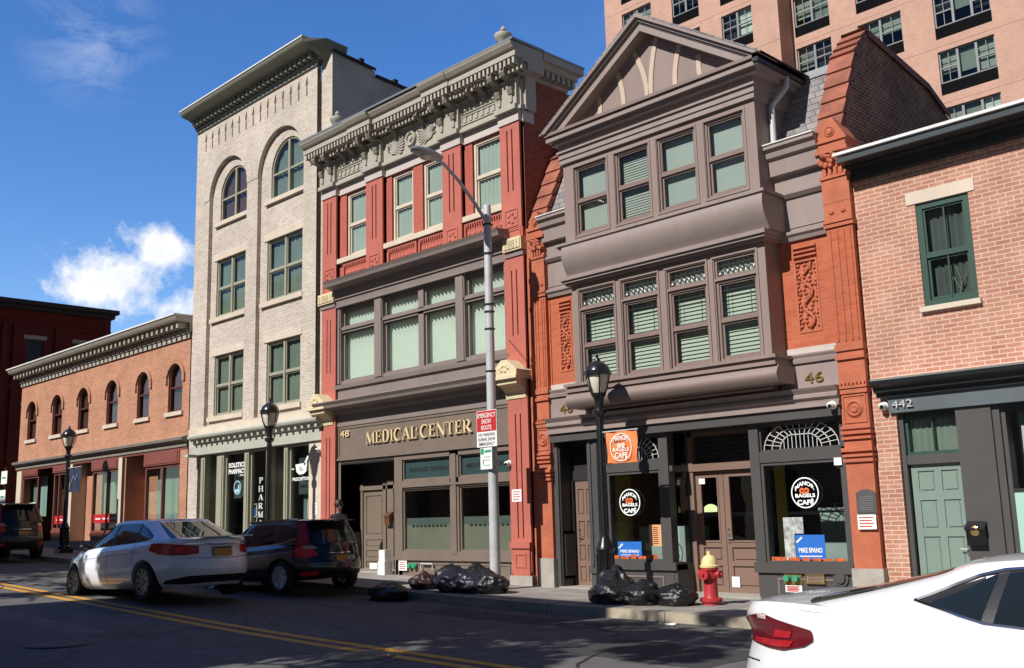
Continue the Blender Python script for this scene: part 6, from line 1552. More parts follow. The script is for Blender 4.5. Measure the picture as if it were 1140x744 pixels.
r = thing('menu_board', 'tall orange menu sheet in the left cafe window', 'poster', (-11.68, .04, -.58)); b = MB(); b.box(-11.82, -11.54, .036, .048, -.58, -.2); b.build('sheet', paint('salmon_print', (.72,.36,.17), .6, .1, 6, 0), r)
b = MB()
for k in range(9): b.box(-11.73, -11.62, .032, .035, -.54+.035*k, -.525+.035*k)
b.build('print', M_maroon, r)
r = thing('patterned_poster', 'grey patterned sheet standing in the right cafe window', 'poster', (-8.95, .048, -.8)); b = MB(); b.box(-9.06, -8.87, .044, .05, -.8, -.12); b.box(-8.87, -8.7, .044, .05, -.38, -.12); b.build('sheet', paint('grey_pattern', (.42,.44,.43), .6, .55, 14, 0), r)
for x0, x1, lab in ((-12.74,-11.5,'strip of orange produce pictures along the foot of the left cafe window'),(-9.36,-7.95,'strip of orange produce pictures along the foot of the right cafe window')):
    r = thing('picture_strip', lab, 'poster', (x0, .05, -.84)); b = MB()
    random.seed(int(abs(x0)*10))
    x = x0+.05
    while x < x1-.15: w = random.uniform(.12,.28); b.box(x, min(x+w, x1-.05), .036, .042, -.83, -.83+random.uniform(.06,.1)); x += w+.04
    b.build('print', paint('orange_red_print', (.5,.10,.03), .6, .5, 16, 0), r)
r = thing('open_sign', 'pale green arched sign inside the left cafe door leaf', 'sign', (-10.83, .58, .0)); b = MB(); b.prism([(-10.97,.0),(-10.69,.0),(-10.69,.08)]+arc(-10.97,-10.69,.08,.06)[::-1], .578, .585); b.build('plate', paint('pale_green_sign', (.62,.78,.36), .5, .05, 3, 0), r)
# ------------------------------------------------------------------ person by the medical doorway
def person(x, y, label):
    z = gz(x); r = thing('person', label, 'person', (x, y, z))
    M_skin = paint('skin', (.33,.18,.12), .5, .06, 8, 0); M_cl = paint('dark_jacket', (.015,.017,.028), .8, .2, 8, .2, 40); M_hair = paint('dark_hair', (.012,.009,.008), .5, .2, 20, .3, 80)
    J = [((0,0,.90),.14),((0,-.01,1.08),.14),((0,.0,1.26),.155),((0,0,1.37),.08),((0,-.01,1.43),.052),((0,-.02,1.50),.07),((0,-.015,1.58),.092),((0,-.01,1.65),.075),
         ((.17,0,1.33),.06),((.23,.02,1.10),.045),((.21,-.08,.88),.036),((.20,-.12,.80),.035),((-.17,0,1.33),.06),((-.23,.02,1.10),.045),((-.21,-.06,.88),.036),((-.20,-.09,.80),.035),
         ((.09,0,.82),.10),((.10,-.02,.47),.062),((.10,.03,.08),.045),((.11,-.13,.04),.04),((-.09,0,.82),.10),((-.10,.0,.47),.062),((-.10,.05,.08),.045),((-.11,-.11,.04),.04)]
    E_ = [(0,1),(1,2),(2,3),(3,4),(4,5),(5,6),(6,7),(2,8),(8,9),(9,10),(10,11),(2,12),(12,13),(13,14),(14,15),(0,16),(16,17),(17,18),(18,19),(0,20),(20,21),(21,22),(22,23)]
    me = bpy.data.meshes.new('body'); me.from_pydata([j[0] for j in J], E_, []); o = bpy.data.objects.new('body', me); COL.objects.link(o)
    s = o.modifiers.new('s', 'SKIN'); o.modifiers.new('u', 'SUBSURF').levels = 2
    for v, j in zip(me.skin_vertices[0].data, J): v.radius = (j[1], j[1]*.85)
    me.skin_vertices[0].data[0].use_root = True
    dg = bpy.context.evaluated_depsgraph_get(); dg.update(); nm = bpy.data.meshes.new_from_object(o.evaluated_get(dg)); bpy.data.objects.remove(o)
    for m in (M_skin, M_cl): nm.materials.append(m)
    for p in nm.polygons:
        c = p.center; p.material_index = 0 if (c.z > 1.40 or (abs(c.x) > .15 and c.z < .87 and c.z > .7)) else 1; p.use_smooth = True
    b = bpy.data.objects.new('body', nm); COL.objects.link(b); b.parent = r; b.rotation_euler = (0, 0, R(70))
    h = MB(); h.lathe((x, y+.0, z+1.60), [(.098,-.06),(.108,0),(.1,.06),(.06,.11),(0,.125)], 14, caps=False); h.build('hair', M_hair, r, smooth=True)
    f = MB(); c, s_ = math.cos(R(70)), math.sin(R(70))
    f.lathe((x+.098*s_, y-.098*c, z+1.545), [(.018,-.02),(.014,.0),(.006,.03)], 8); f.build('nose', M_skin, r, smooth=True)
person(-20.62, -.62, 'person with dark hair and dark jacket standing behind the black car by the medical doorway')
# ================================================================== vehicles
def lerp_tab(T, v):
    if v <= T[0][0]: return T[0][1]
    for (a, b), (c, d) in zip(T, T[1:]):
        if v <= c:
            t = (v-a)/(c-a); t2 = t*t*(3-2*t) if 0 else t
            return b+(d-b)*t2
    return T[-1][1]
def smooth_tab(T):
    """Catmull-Rom through the table, so profiles have no kinks"""
    P = [T[0]]+list(T)+[T[-1]]; out = []
    for k in range(1, len(P)-2):
        p0, p1, p2, p3 = P[k-1], P[k], P[k+1], P[k+2]
        for j in range(8):
            t = j/8; x = p1[0]+(p2[0]-p1[0])*t
            m1 = (p2[1]-p0[1])/max(1e-6, p2[0]-p0[0])*(p2[0]-p1[0]); m2 = (p3[1]-p1[1])/max(1e-6, p3[0]-p1[0])*(p2[0]-p1[0])
            y = (2*t**3-3*t*t+1)*p1[1]+(t**3-2*t*t+t)*m1+(-2*t**3+3*t*t)*p2[1]+(t**3-t*t)*m2
            out.append((x, y))
    out.append(T[-1]); return out
def car_paint(name, c, metal=.0, rough=.28, coat=1.0):
    m, nt, out = new_mat(name); b = N(nt, 'ShaderNodeBsdfPrincipled', Roughness=rough, Metallic=metal); b.inputs['Base Color'].default_value = col4(c)
    b.inputs['Coat Weight'].default_value = coat; b.inputs['Coat Roughness'].default_value = .03
    tc = N(nt, 'ShaderNodeTexCoord'); n = N(nt, 'ShaderNodeTexNoise', Scale=3, Detail=7, Roughness=.7); L(nt, tc.outputs['Object'], n.inputs['Vector'])
    sp = N(nt, 'ShaderNodeSeparateXYZ'); L(nt, tc.outputs['Object'], sp.inputs[0])
    mr = N(nt, 'ShaderNodeMapRange'); mr.inputs['From Min'].default_value = .25; mr.inputs['From Max'].default_value = .75; mr.inputs['To Min'].default_value = .38; mr.inputs['To Max'].default_value = .0; L(nt, sp.outputs[2], mr.inputs['Value'])
    mu = N(nt, 'ShaderNodeMath', operation='MULTIPLY'); L(nt, mr.outputs[0], mu.inputs[0]); L(nt, n.outputs['Fac'], mu.inputs[1])
    mx = N(nt, 'ShaderNodeMix', data_type='RGBA'); mx.inputs[6].default_value = col4(c); mx.inputs[7].default_value = (.16,.14,.12,1); L(nt, mu.outputs[0], mx.inputs[0]); L(nt, mx.outputs[2], b.inputs['Base Color'])
    L(nt, b.outputs[0], out.inputs[0]); return m
def car_glass():
    m, nt, out = new_mat('car_glass'); b = N(nt, 'ShaderNodeBsdfPrincipled', Roughness=.02); b.inputs['Base Color'].default_value = (.012,.016,.018,1); b.inputs['IOR'].default_value = 1.5; b.inputs['Coat Weight'].default_value = 0; b.inputs['Coat Roughness'].default_value = .01
    L(nt, b.outputs[0], out.inputs[0]); return m
M_cg = car_glass(); M_tyre = paint('tyre_rubber', (.018,.018,.018), .8, .15, 8, .15, 60); M_alloy = paint('alloy', (.60,.60,.61), .35, .08, 6, 0, metallic=.25); M_alloyd = paint('dark_alloy', (.22,.22,.23), .35, .08, 6, 0, metallic=.3)
M_chrome = paint('chrome', (.75,.75,.76), .12, .03, 6, 0, metallic=1.0); M_trim = paint('black_trim', (.014,.014,.015), .45, .1, 5, .05)
M_tail = paint('tail_red', (.42,.008,.012), .3, .2, 8, 0, coat=.3); M_tailb = paint('tail_bright', (.80,.02,.02), .35, .15, 8, 0, coat=.3); M_taild = paint('tail_dark_bright', (.40,.012,.02), .2, .15, 8, 0, coat=.6); M_tailk = paint('tail_dark', (.13,.006,.012), .2, .15, 8, 0, coat=.6)
M_tailw = paint('tail_clear', (.55,.42,.42), .15, .1, 8, 0, coat=1)
M_plate = paint('plate_yellow', (.58,.30,.03), .5, .06, 8); M_seam = paint('panel_gap', (.01,.01,.012), .7, .1, 4, 0)
class Car:
    def __init__(s, S):
        s.S = S; s.zt = smooth_tab(S['belt']); s.zr = smooth_tab(S['roof']); s.N = 60
        s.wp = smooth_tab(S['wprof']); s.xr = smooth_tab(S['rear']); s.xf = smooth_tab(S['front'])
    def half(s, xr, xf, w, pr, pf, q):
        out = []; c, a = (xr+xf)/2, (xf-xr)/2
        for k in range(s.N+1):
            t = -PI/2+PI*k/s.N; e = math.sin(t); p = pr if e < 0 else pf
            out.append((c+a*e, w*max(0, 1-abs(e)**p)**(1/q)))
        return out
    def lower(s, v, k=1, dz=0):
        S = s.S; w = S['W']/2*lerp_tab(s.wp, v)
        H = s.half(lerp_tab(s.xr, v), lerp_tab(s.xf, v), w, S.get('pr', 6), S.get('pf', 4.5), 2.3)
        c = 0; out = []
        for x, y in H:
            zl = S['sill']+(.05*max(0, (abs(x)-S['L']/2+.5)/.5)); zt = lerp_tab(s.zt, x)
            wt = 1-S.get('taper', .04)*max(0, (x-.6)/1.8)**2 if x > .6 else 1-S.get('taperr', .03)*max(0, (-x-1)/1.4)**2
            out.append(Vector((x*(1-.03*(1-k)), y*k*wt, zl+(zt-zl)*v+dz)))
        return out
    def green(s, h, k=1, dz=0):
        S = s.S; g = S['green']
        e = h**.9
        xr = g['xr0']+(g['xr1']-g['xr0'])*e; xf = g['xf0']+(g['xf1']-g['xf0'])*h; w = g['w0']+(g['w1']-g['w0'])*h**1.25
        out = []
        for x, y in s.half(xr, xf, w, g.get('pr', 9), g.get('pf', 8), 2.4):
            zb = lerp_tab(s.zt, x)-.03; zt = lerp_tab(s.zr, max(g['xr1'], min(g['xf1'], x)))
            out.append(Vector((x*(1-.02*(1-k)), y*k, zb+(zt-zb)*h+dz)))
        return out
    def full(s, H):
        return H+[Vector((p.x, -p.y, p.z)) for p in H[-2:0:-1]]
    def at(s, ring, side, off, a=None, x=None, y=None, yf=None):
        H = ring
        if x is not None:
            k = next((k for k in range(len(H)-1) if H[k].x <= x <= H[k+1].x), len(H)-2); t = (x-H[k].x)/max(1e-9, H[k+1].x-H[k].x)
        elif y is not None:
            k = next((k for k in range(len(H)//2) if H[k].y <= y <= H[k+1].y), len(H)//2); t = (y-H[k].y)/max(1e-9, H[k+1].y-H[k].y)
        elif yf is not None:
            k = next((k for k in range(len(H)-2, len(H)//2, -1) if H[k+1].y <= yf <= H[k].y), len(H)//2); t = (yf-H[k].y)/min(-1e-9, H[k+1].y-H[k].y)
        else:
            k = 0; acc = 0
            while k < len(H)-2 and acc+(H[k+1].xy-H[k].xy).length < a: acc += (H[k+1].xy-H[k].xy).length; k += 1
            t = (a-acc)/max(1e-9, (H[k+1].xy-H[k].xy).length)
        t = max(0, min(1, t)); p = H[k].lerp(H[k+1], t); d = (H[k+1]-H[k]).xy.normalized(); n = Vector((-d.y, d.x, 0))
        if n.dot(Vector((p.x*.0, p.y, 0))) < 0 and abs(p.y) > .05: n = -n
        if abs(p.y) <= .05: n = Vector((-1 if p.x < 0 else 1, 0, 0))
        p = p+n*off
        return Vector((p.x, p.y*side, p.z))
    def patch(s, mb, fn, cols, side, off, rows=6, key='x', mi=0, thick=0):
        """cols: list of (pos_low, v_low, pos_high, v_high)"""
        g = []
        for j in range(rows+1):
            t = j/rows
            g.append([s.at(fn(c[1]+(c[3]-c[1])*t), side, off, **{key: c[0]+(c[2]-c[0])*t}) for c in cols])
        mb.grid(g, mi)
def dens(cols, n=5):
    out = []
    for a, b in zip(cols, cols[1:]):
        for k in range(n): t = k/n; out.append(tuple(a[i]+(b[i]-a[i])*t for i in range(4)))
    out.append(cols[-1]); return out
def build_car(S, name, label, cat, loc, heading, body_m, rim_m, group=None):
    C = Car(S); r = thing(name, label, cat, (0, 0, 0), group)
    m = MB()
    rows = [C.full(C.lower(0, k)) for k in (0, .4, .8)]+[C.full(C.lower(v)) for v in [j/22 for j in range(23)]]
    rows += [C.full(C.lower(1, k, S.get('crown', .03)*(1-k*k))) for k in (.985, .95, .88, .75, .55, .3, 0)]
    m.grid(rows, closed=True)
    lo = m.build('lower', body_m, None, smooth=True, ang=40)
    ct = MB()
    for ax in S['axles']:
        for sd in (-1, 1): ct.lathe((ax, sd*S['W']/2-sd*.0, S['r']), [(S['arch'],-.30),(S['arch'],.2)] , 40, axis='y')
    ctr = ct.build('cut', M_seam, None)
    bo = lo.modifiers.new('b', 'BOOLEAN'); bo.operation = 'DIFFERENCE'; bo.object = ctr; bo.solver = 'EXACT'
    dg = bpy.context.evaluated_depsgraph_get(); dg.update()
    me = bpy.data.meshes.new_from_object(lo.evaluated_get(dg)); 
    for o in (lo, ctr): bpy.data.objects.remove(o)
    b = bpy.data.objects.new('body', me); COL.objects.link(b); b.parent = r; OFF[b] = Vector((0, 0, 0))
    me.polygons.foreach_set('use_smooth', [True]*len(me.polygons)); me.set_sharp_from_angle(angle=R(35))
    m = MB(); m.grid([C.full(C.green(h)) for h in [j/16 for j in range(17)]]+[C.full(C.green(1, k, S.get('rcrown', .035)*(1-k*k))) for k in (.98, .93, .84, .68, .45, .2, 0)], closed=True)
    m.build('roof', S.get('roof_m') or body_m, r, smooth=True, ang=50)
    for sd in (-1, 1):
        m = MB(); q = .012; lo_ = min(c[0] for g_ in S['side_glass'] for c in g_); hi_ = max(c[0] for g_ in S['side_glass'] for c in g_)
        B_ = S.get('black')
        if B_: C.patch(m, C.green, dens(B_, 8), sd, .003, 6); m.build('window_pillar', M_trim, r, smooth=True)
        for cols in S['side_glass']:
            m = MB(); C.patch(m, C.green, dens(cols), sd, .006, 8); m.build('side_window', M_cg, r, smooth=True)
        if S.get('chrome'):
            m = MB()
            for cols in S['chrome']: C.patch(m, C.green, dens(cols), sd, .010, 2)
            m.build('window_trim', S.get('chrome_m', M_chrome), r, smooth=True)
        if S.get('outline'):
            m = MB(); P = S['outline']+[S['outline'][0]]; Q = []
            for (xa, ha), (xb, hb) in zip(P, P[1:]):
                for k in range(6): Q.append(C.at(C.green(ha+(hb-ha)*k/6), sd, .004, x=xa+(xb-xa)*k/6))
            Q.append(Q[0]); m.tube(Q, .013, 6, caps=False); m.build('window_trim', M_chrome, r, smooth=True)
            m = MB(); C.patch(m, C.green, dens([(-1.06,.37,-1.06,.41),(-.90,.25,-.88,.65),(-.80,.15,-.75,.78)]), sd, .004, 6); m.build('quarter_panel', M_trim, r, smooth=True)
        m = MB()
        for x0, v0, x1, v1 in S['seams']: C.patch(m, C.lower, dens([(x0-.005, v0, x1-.005, v1), (x0+.005, v0, x1+.005, v1)], 1), sd, .003, 10)
        m.build('door_seam', M_seam, r)
        for x, v in S['handles']:
            m = MB(); p = C.at(C.lower(v), sd, .012, x=x); m.tube([p-Vector((.11,0,0)), p+Vector((0, sd*.015, .004)), p+Vector((.11,0,0))], .016, 8); m.build('door_handle', S.get('handle_m') or body_m, r, smooth=True)
        x, h = S['mirror']; p = C.at(C.green(h), sd, .02, x=x)
        m = MB(); rows = []
        for k in range(9):
            u = -1+2*k/8; q = math.sqrt(max(.02, 1-u*u)); rows.append([p+Vector((.05+.055*q*math.cos(t), sd*(.10+.11*u), .02+.075*q*math.sin(t))) for t in [2*PI*j/12 for j in range(12)]])
        m.grid(rows, closed=True); m.poly(rows[0]); m.poly(rows[-1]); m.box(p.x+.02, p.x+.07, min(p.y, p.y+sd*.06), max(p.y, p.y+sd*.06), p.z-.04, p.z); m.build('mirror', S.get('mirror_m') or body_m, r, smooth=True)
        for cols, mt, off in S['tail']:
            m = MB(); C.patch(m, C.lower if not S.get('tail_green') else C.lower, dens(cols, 6), sd, off, 6, key='a'); m.build('tail_light', mt, r, smooth=True)
        for cols, mt, off in S.get('tail_up', []):
            m = MB(); C.patch(m, C.green, dens(cols, 6), sd, off, 8, key='a'); m.build('tail_light', mt, r, smooth=True)
        m = MB(); 
        for cols in S['head']: C.patch(m, C.lower, dens(cols, 6), sd, .006, 5, key='x')
        m.build('headlight', M_chrome, r, smooth=True)
    for nm, fn, cols, mt, off in S.get('rear_patches', []):
        m = MB()
        for sd in (-1, 1): C.patch(m, C.green if fn == 'g' else C.lower, dens(cols, 8), sd, off, 8, key='y')
        m.build(nm, mt, r, smooth=True)
    for nm, fn, cols, mt, off in S.get('front_patches', []):
        m = MB()
        for sd in (-1, 1): C.patch(m, C.green if fn == 'g' else C.lower, dens(cols, 8), sd, off, 8, key='yf')
        m.build(nm, mt, r, smooth=True)
    for nm, cols, mt, off in S.get('side_patches', []):
        m = MB()
        for sd in (-1, 1): C.patch(m, C.lower, dens(cols, 10), sd, off, 4, key='x')
        m.build(nm, mt, r, smooth=True)
    m = MB(); v = S['plate_v']; p = C.at(C.lower(v), 1, .02, y=.0); m.box(p.x-.012, p.x, -.155, .155, p.z-.08, p.z+.08); pl = m.build('number_plate', M_plate, r)
    m = MB(); m.box(p.x-.02, p.x-.012, -.1, .1, p.z-.02, p.z+.025) if 0 else m.box(p.x-.014, p.x-.0125, -.15, .15, p.z+.05, p.z+.075); m.build('plate_band', paint('navy_print', (.02,.03,.12), .5, .1, 5, 0), pl)
    for ax in S['axles']:
        for sd in (-1, 1):
            cy = sd*(S['W']/2-(.16 if ax > 0 else .135)); rr = S['r']; wr = thing('wheel', '', '') if 0 else None
            w = MB(); w.lathe((ax, cy, rr), [(rr*.66,-.10),(rr*.9,-.112),(rr*.985,-.095),(rr,-.06),(rr,.06),(rr*.985,.095),(rr*.9,.112),(rr*.70,.105),(rr*.66,.09)], 40, axis='y', caps=False); wh = w.build('wheel', M_tyre, r, smooth=True)
            w = MB(); o = sd*.085; n = S.get('spokes', 10)
            w.lathe((ax, cy, rr), [(rr*.70,sd*.106),(rr*.66,sd*.108),(rr*.63,sd*.09),(rr*.62,-sd*.06)], 36, axis='y', caps=False)
            for k in range(n):
                a = 2*PI*k/n+.2; t1, t2 = .10*S.get('sp_w', 1), .055*S.get('sp_w', 1)
                f = lambda rad, off_, dep: (ax+rad*math.cos(a)-off_*math.sin(a), cy+dep, rr+rad*math.sin(a)+off_*math.cos(a))
                A = [f(rr*.14,-t2*rr*2,sd*.075), f(rr*.14,t2*rr*2,sd*.075), f(rr*.64,t1*rr,sd*.10), f(rr*.64,-t1*rr,sd*.10)]; Bk = [f(rr*.14,-t2*rr*2,sd*.03), f(rr*.14,t2*rr*2,sd*.03), f(rr*.64,t1*rr,sd*.05), f(rr*.64,-t1*rr,sd*.05)]
                w.poly(A)
                for i in range(4): j = (i+1) % 4; w.poly([A[i], A[j], Bk[j], Bk[i]])
            w.lathe((ax, cy, rr), [(0,sd*.095),(rr*.12,sd*.092),(rr*.18,sd*.075),(rr*.18,sd*.03)], 16, axis='y', caps=False)
            w.build('rim', rim_m, wh, smooth=True, ang=25)
            w = MB(); w.lathe((ax, cy, rr), [(0,sd*.0),(rr*.5,sd*.0),(rr*.5,sd*.02),(0,sd*.02)], 24, axis='y', caps=False); w.build('brake_disc', M_zinc, wh)
    for nm, boxes, mt in S.get('extras', []):
        m = MB()
        for bx in boxes: m.box(*bx)
        m.build(nm, mt, r)
    r.location = loc; r.rotation_euler = (0, S.get('pitch', 0), heading)
    if S.get('scale'): r.scale = S['scale']
    return r
wp = [(0,.84),(.1,.93),(.3,.985),(.5,1.0),(.68,.985),(.82,.975),(.92,.95),(1,.885)]
SEDAN = dict(L=4.86, W=1.85, sill=.2, r=.33, arch=.385, axles=(-1.32, 1.455), pr=5.0, pf=5.5, taper=.05, taperr=.05, crown=.035, rcrown=.03,
    belt=[(-2.45,.97),(-2.3,1.025),(-1.9,1.055),(-1.2,1.03),(0,.985),(.9,.95),(1.25,.93),(1.9,.84),(2.3,.72),(2.45,.62)],
    roof=[(-1.15,1.40),(-.7,1.435),(-.1,1.45),(.3,1.43),(.6,1.38)],
    wprof=wp, rear=[(0,-2.28),(.12,-2.38),(.3,-2.43),(.5,-2.43),(.62,-2.40),(.8,-2.37),(.95,-2.39),(1,-2.36)], front=[(0,2.3),(.2,2.4),(.5,2.43),(.8,2.35),(1,2.2)],
    green=dict(xr0=-2.0, xr1=-1.05, xf0=1.38, xf1=.42, w0=.815, w1=.60, pr=12, pf=9),
    side_glass=[[(.05,.10,.05,.86),(.45,.10,.30,.86),(.95,.09,.50,.78),(1.1,.08,1.05,.16)], [(-.88,.10,-.80,.86),(-.5,.10,-.45,.88),(-.02,.10,-.02,.86)], [(-1.42,.22,-1.36,.30),(-1.25,.14,-1.08,.66),(-.94,.10,-.87,.84)]],
    black=[(-1.44,.18,-1.40,.32),(-1.25,.12,-1.09,.68),(-.9,.085,-.82,.87),(-.3,.085,-.3,.88),(.3,.085,.25,.87),(.95,.08,.5,.80),(1.1,.075,1.06,.17)],
    seams=[(.0,.12,.0,1.0),(-.92,.55,-.98,1.0),(1.05,.25,1.1,1.0)], handles=[(-.12,.82),(-1.02,.86)], mirror=(.98,.14), mirror_m=M_trim,
    tail=[([(.40,.70,.40,.86),(.62,.66,.60,.87),(.86,.66,.82,.89),(1.12,.70,1.05,.92),(1.38,.80,1.34,.94)], M_tail, .010), ([(.66,.72,.64,.83),(.8,.72,.78,.84)], M_tailb, .016)],
    head=[[(1.75,.62,1.7,.80),(2.0,.58,1.98,.80),(2.2,.55,2.18,.74)]],
    rear_patches=[('rear_window','g',[(0,.10,0,.93),(.45,.10,.35,.93),(.62,.12,.46,.90)],M_cg,.006), ('chrome_strip','l',[(0,.90,0,.925),(.60,.90,.60,.925)],M_chrome,.012), ('lower_bumper','l',[(0,.06,0,.22),(.55,.06,.55,.22),(.75,.10,.75,.17)],M_trim,.012), ('boot_seam','l',[(0,.60,0,.61),(.66,.60,.66,.61)],M_seam,.004), ('plate_recess','l',[(0,.64,0,.86),(.2,.64,.2,.86)],paint('plate_shadow',(.35,.36,.38),.4,.05,3,0),.005)],  # plate recess is a flat patch, its shadow put into the colour
    front_patches=[('windscreen','g',[(0,.06,0,.94),(.5,.06,.4,.94),(.66,.08,.5,.9)],M_cg,.006), ('grille','l',[(0,.5,0,.75),(.45,.5,.4,.75)],M_trim,.01)],
    side_patches=[('side_crease',[(-1.2,.79,-1.2,.797),(1.6,.74,1.6,.747)],M_seam,.002)],
    plate_v=.745, spokes=10, scale=(1.12, 1.02, 1.0),
    extras=[('boot_spoiler',[(-2.40,-2.22,-.62,.62,1.052,1.072)],None)])
M_sil = car_paint('silver_white_paint', (.86,.90,.97), .0, .3)
SEDAN['extras'] = [('boot_spoiler', [(-2.39,-2.2,-.6,.6,1.06,1.078)], M_sil)]
build_car(SEDAN, 'sedan_car', 'silver white sedan in the road with red tail lights, in front of the black car', 'car', (-19.45, -5.75, rz(-19.75, -5.75)-.02), PI, M_sil, M_alloyd).rotation_euler = (0, math.atan(.0276), PI)
wps = [(0,.88),(.1,.95),(.3,1.0),(.55,1.0),(.75,.985),(.88,.96),(1,.90)]
SUV = dict(L=4.64, W=1.88, sill=.28, r=.365, arch=.43, axles=(-1.32, 1.45), pr=5.5, pf=6, taper=.05, taperr=.03, crown=.03, rcrown=.03,
    belt=[(-2.32,1.08),(-2.1,1.12),(-1.5,1.12),(-.6,1.09),(.3,1.06),(1.0,1.04),(1.5,1.0),(2.1,.9),(2.32,.74)],
    roof=[(-2.05,1.60),(-1.5,1.655),(-.7,1.68),(.0,1.67),(.35,1.63)],
    wprof=wps, rear=[(0,-2.2),(.15,-2.3),(.35,-2.32),(.5,-2.30),(.62,-2.24),(.85,-2.2),(1,-2.17)], front=[(0,2.2),(.2,2.3),(.5,2.32),(.8,2.25),(1,2.1)],
    green=dict(xr0=-2.16, xr1=-1.86, xf0=1.35, xf1=.45, w0=.84, w1=.64, pr=9, pf=9),
    side_glass=[[(.02,.10,.02,.84),(.5,.10,.35,.84),(1.0,.09,.62,.72),(1.14,.08,1.1,.14)], [(-.95,.10,-.92,.84),(-.5,.10,-.5,.86),(-.05,.10,-.05,.84)], [(-1.72,.30,-1.62,.64),(-1.4,.16,-1.36,.80),(-1.0,.10,-.98,.82)]],
    chrome=[[(-1.74,.24,-1.74,.28),(-1.4,.10,-1.4,.13),(-.95,.05,-.95,.08),(1.15,.04,1.15,.07)]],
    seams=[(-.02,.1,-.02,1.0),(-1.0,.5,-.98,1.0),(1.05,.2,1.1,1.0)], handles=[(-.12,.84),(-1.12,.88)], mirror=(1.02,.12),
    tail=[([(.52,.66,.66,1.0),(.66,.60,.74,1.0),(.82,.60,.84,1.0),(1.0,.66,.96,1.0)], M_tailb, .014), ([(.5,.84,.6,.94),(.78,.84,.84,.94)], M_tailw, .02), ([(.55,.10,.55,.2),(.78,.10,.78,.22),(.95,.12,.95,.2)], M_tailb, .014)],
    tail_up=[([(.66,.0,.56,.93),(.76,.0,.62,.95),(.94,.0,.70,.95)], M_tail, .012)],
    head=[[(1.7,.66,1.65,.86),(2.1,.6,2.05,.84)]],
    rear_patches=[('rear_window','g',[(0,.06,0,.88),(.45,.06,.36,.88),(.62,.10,.5,.84)],M_cg,.006), ('lower_bumper','l',[(0,.0,0,.22),(.7,.0,.7,.22),(.85,.02,.85,.2)],M_trim,.010), ('tailgate_strip','l',[(0,.70,0,.72),(.28,.70,.28,.72)],M_chrome,.012), ('bumper_seam','l',[(0,.42,0,.43),(.8,.42,.8,.43)],M_zinc,.004)],
    front_patches=[('windscreen','g',[(0,.06,0,.94),(.5,.06,.45,.94),(.7,.08,.55,.9)],M_cg,.006)],
    side_patches=[('cladding',[(-.9,.0,-.9,.13),(1.0,.0,1.0,.13)],M_trim,.008)],
    plate_v=.58, spokes=6, sp_w=1.9,
    extras=[('roof_rail',[(-1.6,.2,-.66,-.62,1.66,1.70),(-1.6,.2,.62,.66,1.66,1.70)],M_chrome), ('roof_spoiler',[(-2.05,-1.8,-.55,.55,1.60,1.635)],None)])
M_blk = car_paint('black_blue_paint', (.007,.009,.016), .1, .25)
SUV['extras'][1] = ('roof_spoiler', SUV['extras'][1][1], M_blk)
S2 = dict(SUV); S2['scale'] = (.98, .88, .835)
build_car(S2, 'suv_car', 'glossy black car with tall red tail lights parked at the kerb before the red building', 'car', (-18.95, -3.25, gz(-19)-.135), PI, M_blk, M_alloy).rotation_euler = (0, math.atan(.0276), PI)
M_blk2 = car_paint('dull_black_paint', (.006,.006,.007), .0, .35, .6)
S3 = dict(SUV); S3['scale'] = (1.0, .9, 1.02); S3['plate_v'] = .58
build_car(S3, 'suv_car', 'dull black car seen from behind, parked far up the street at the left edge', 'car', (-35.2, -3.5, gz(-35.2)-.13), PI, M_blk2, M_alloyd).rotation_euler = (0, math.atan(.0276), PI)
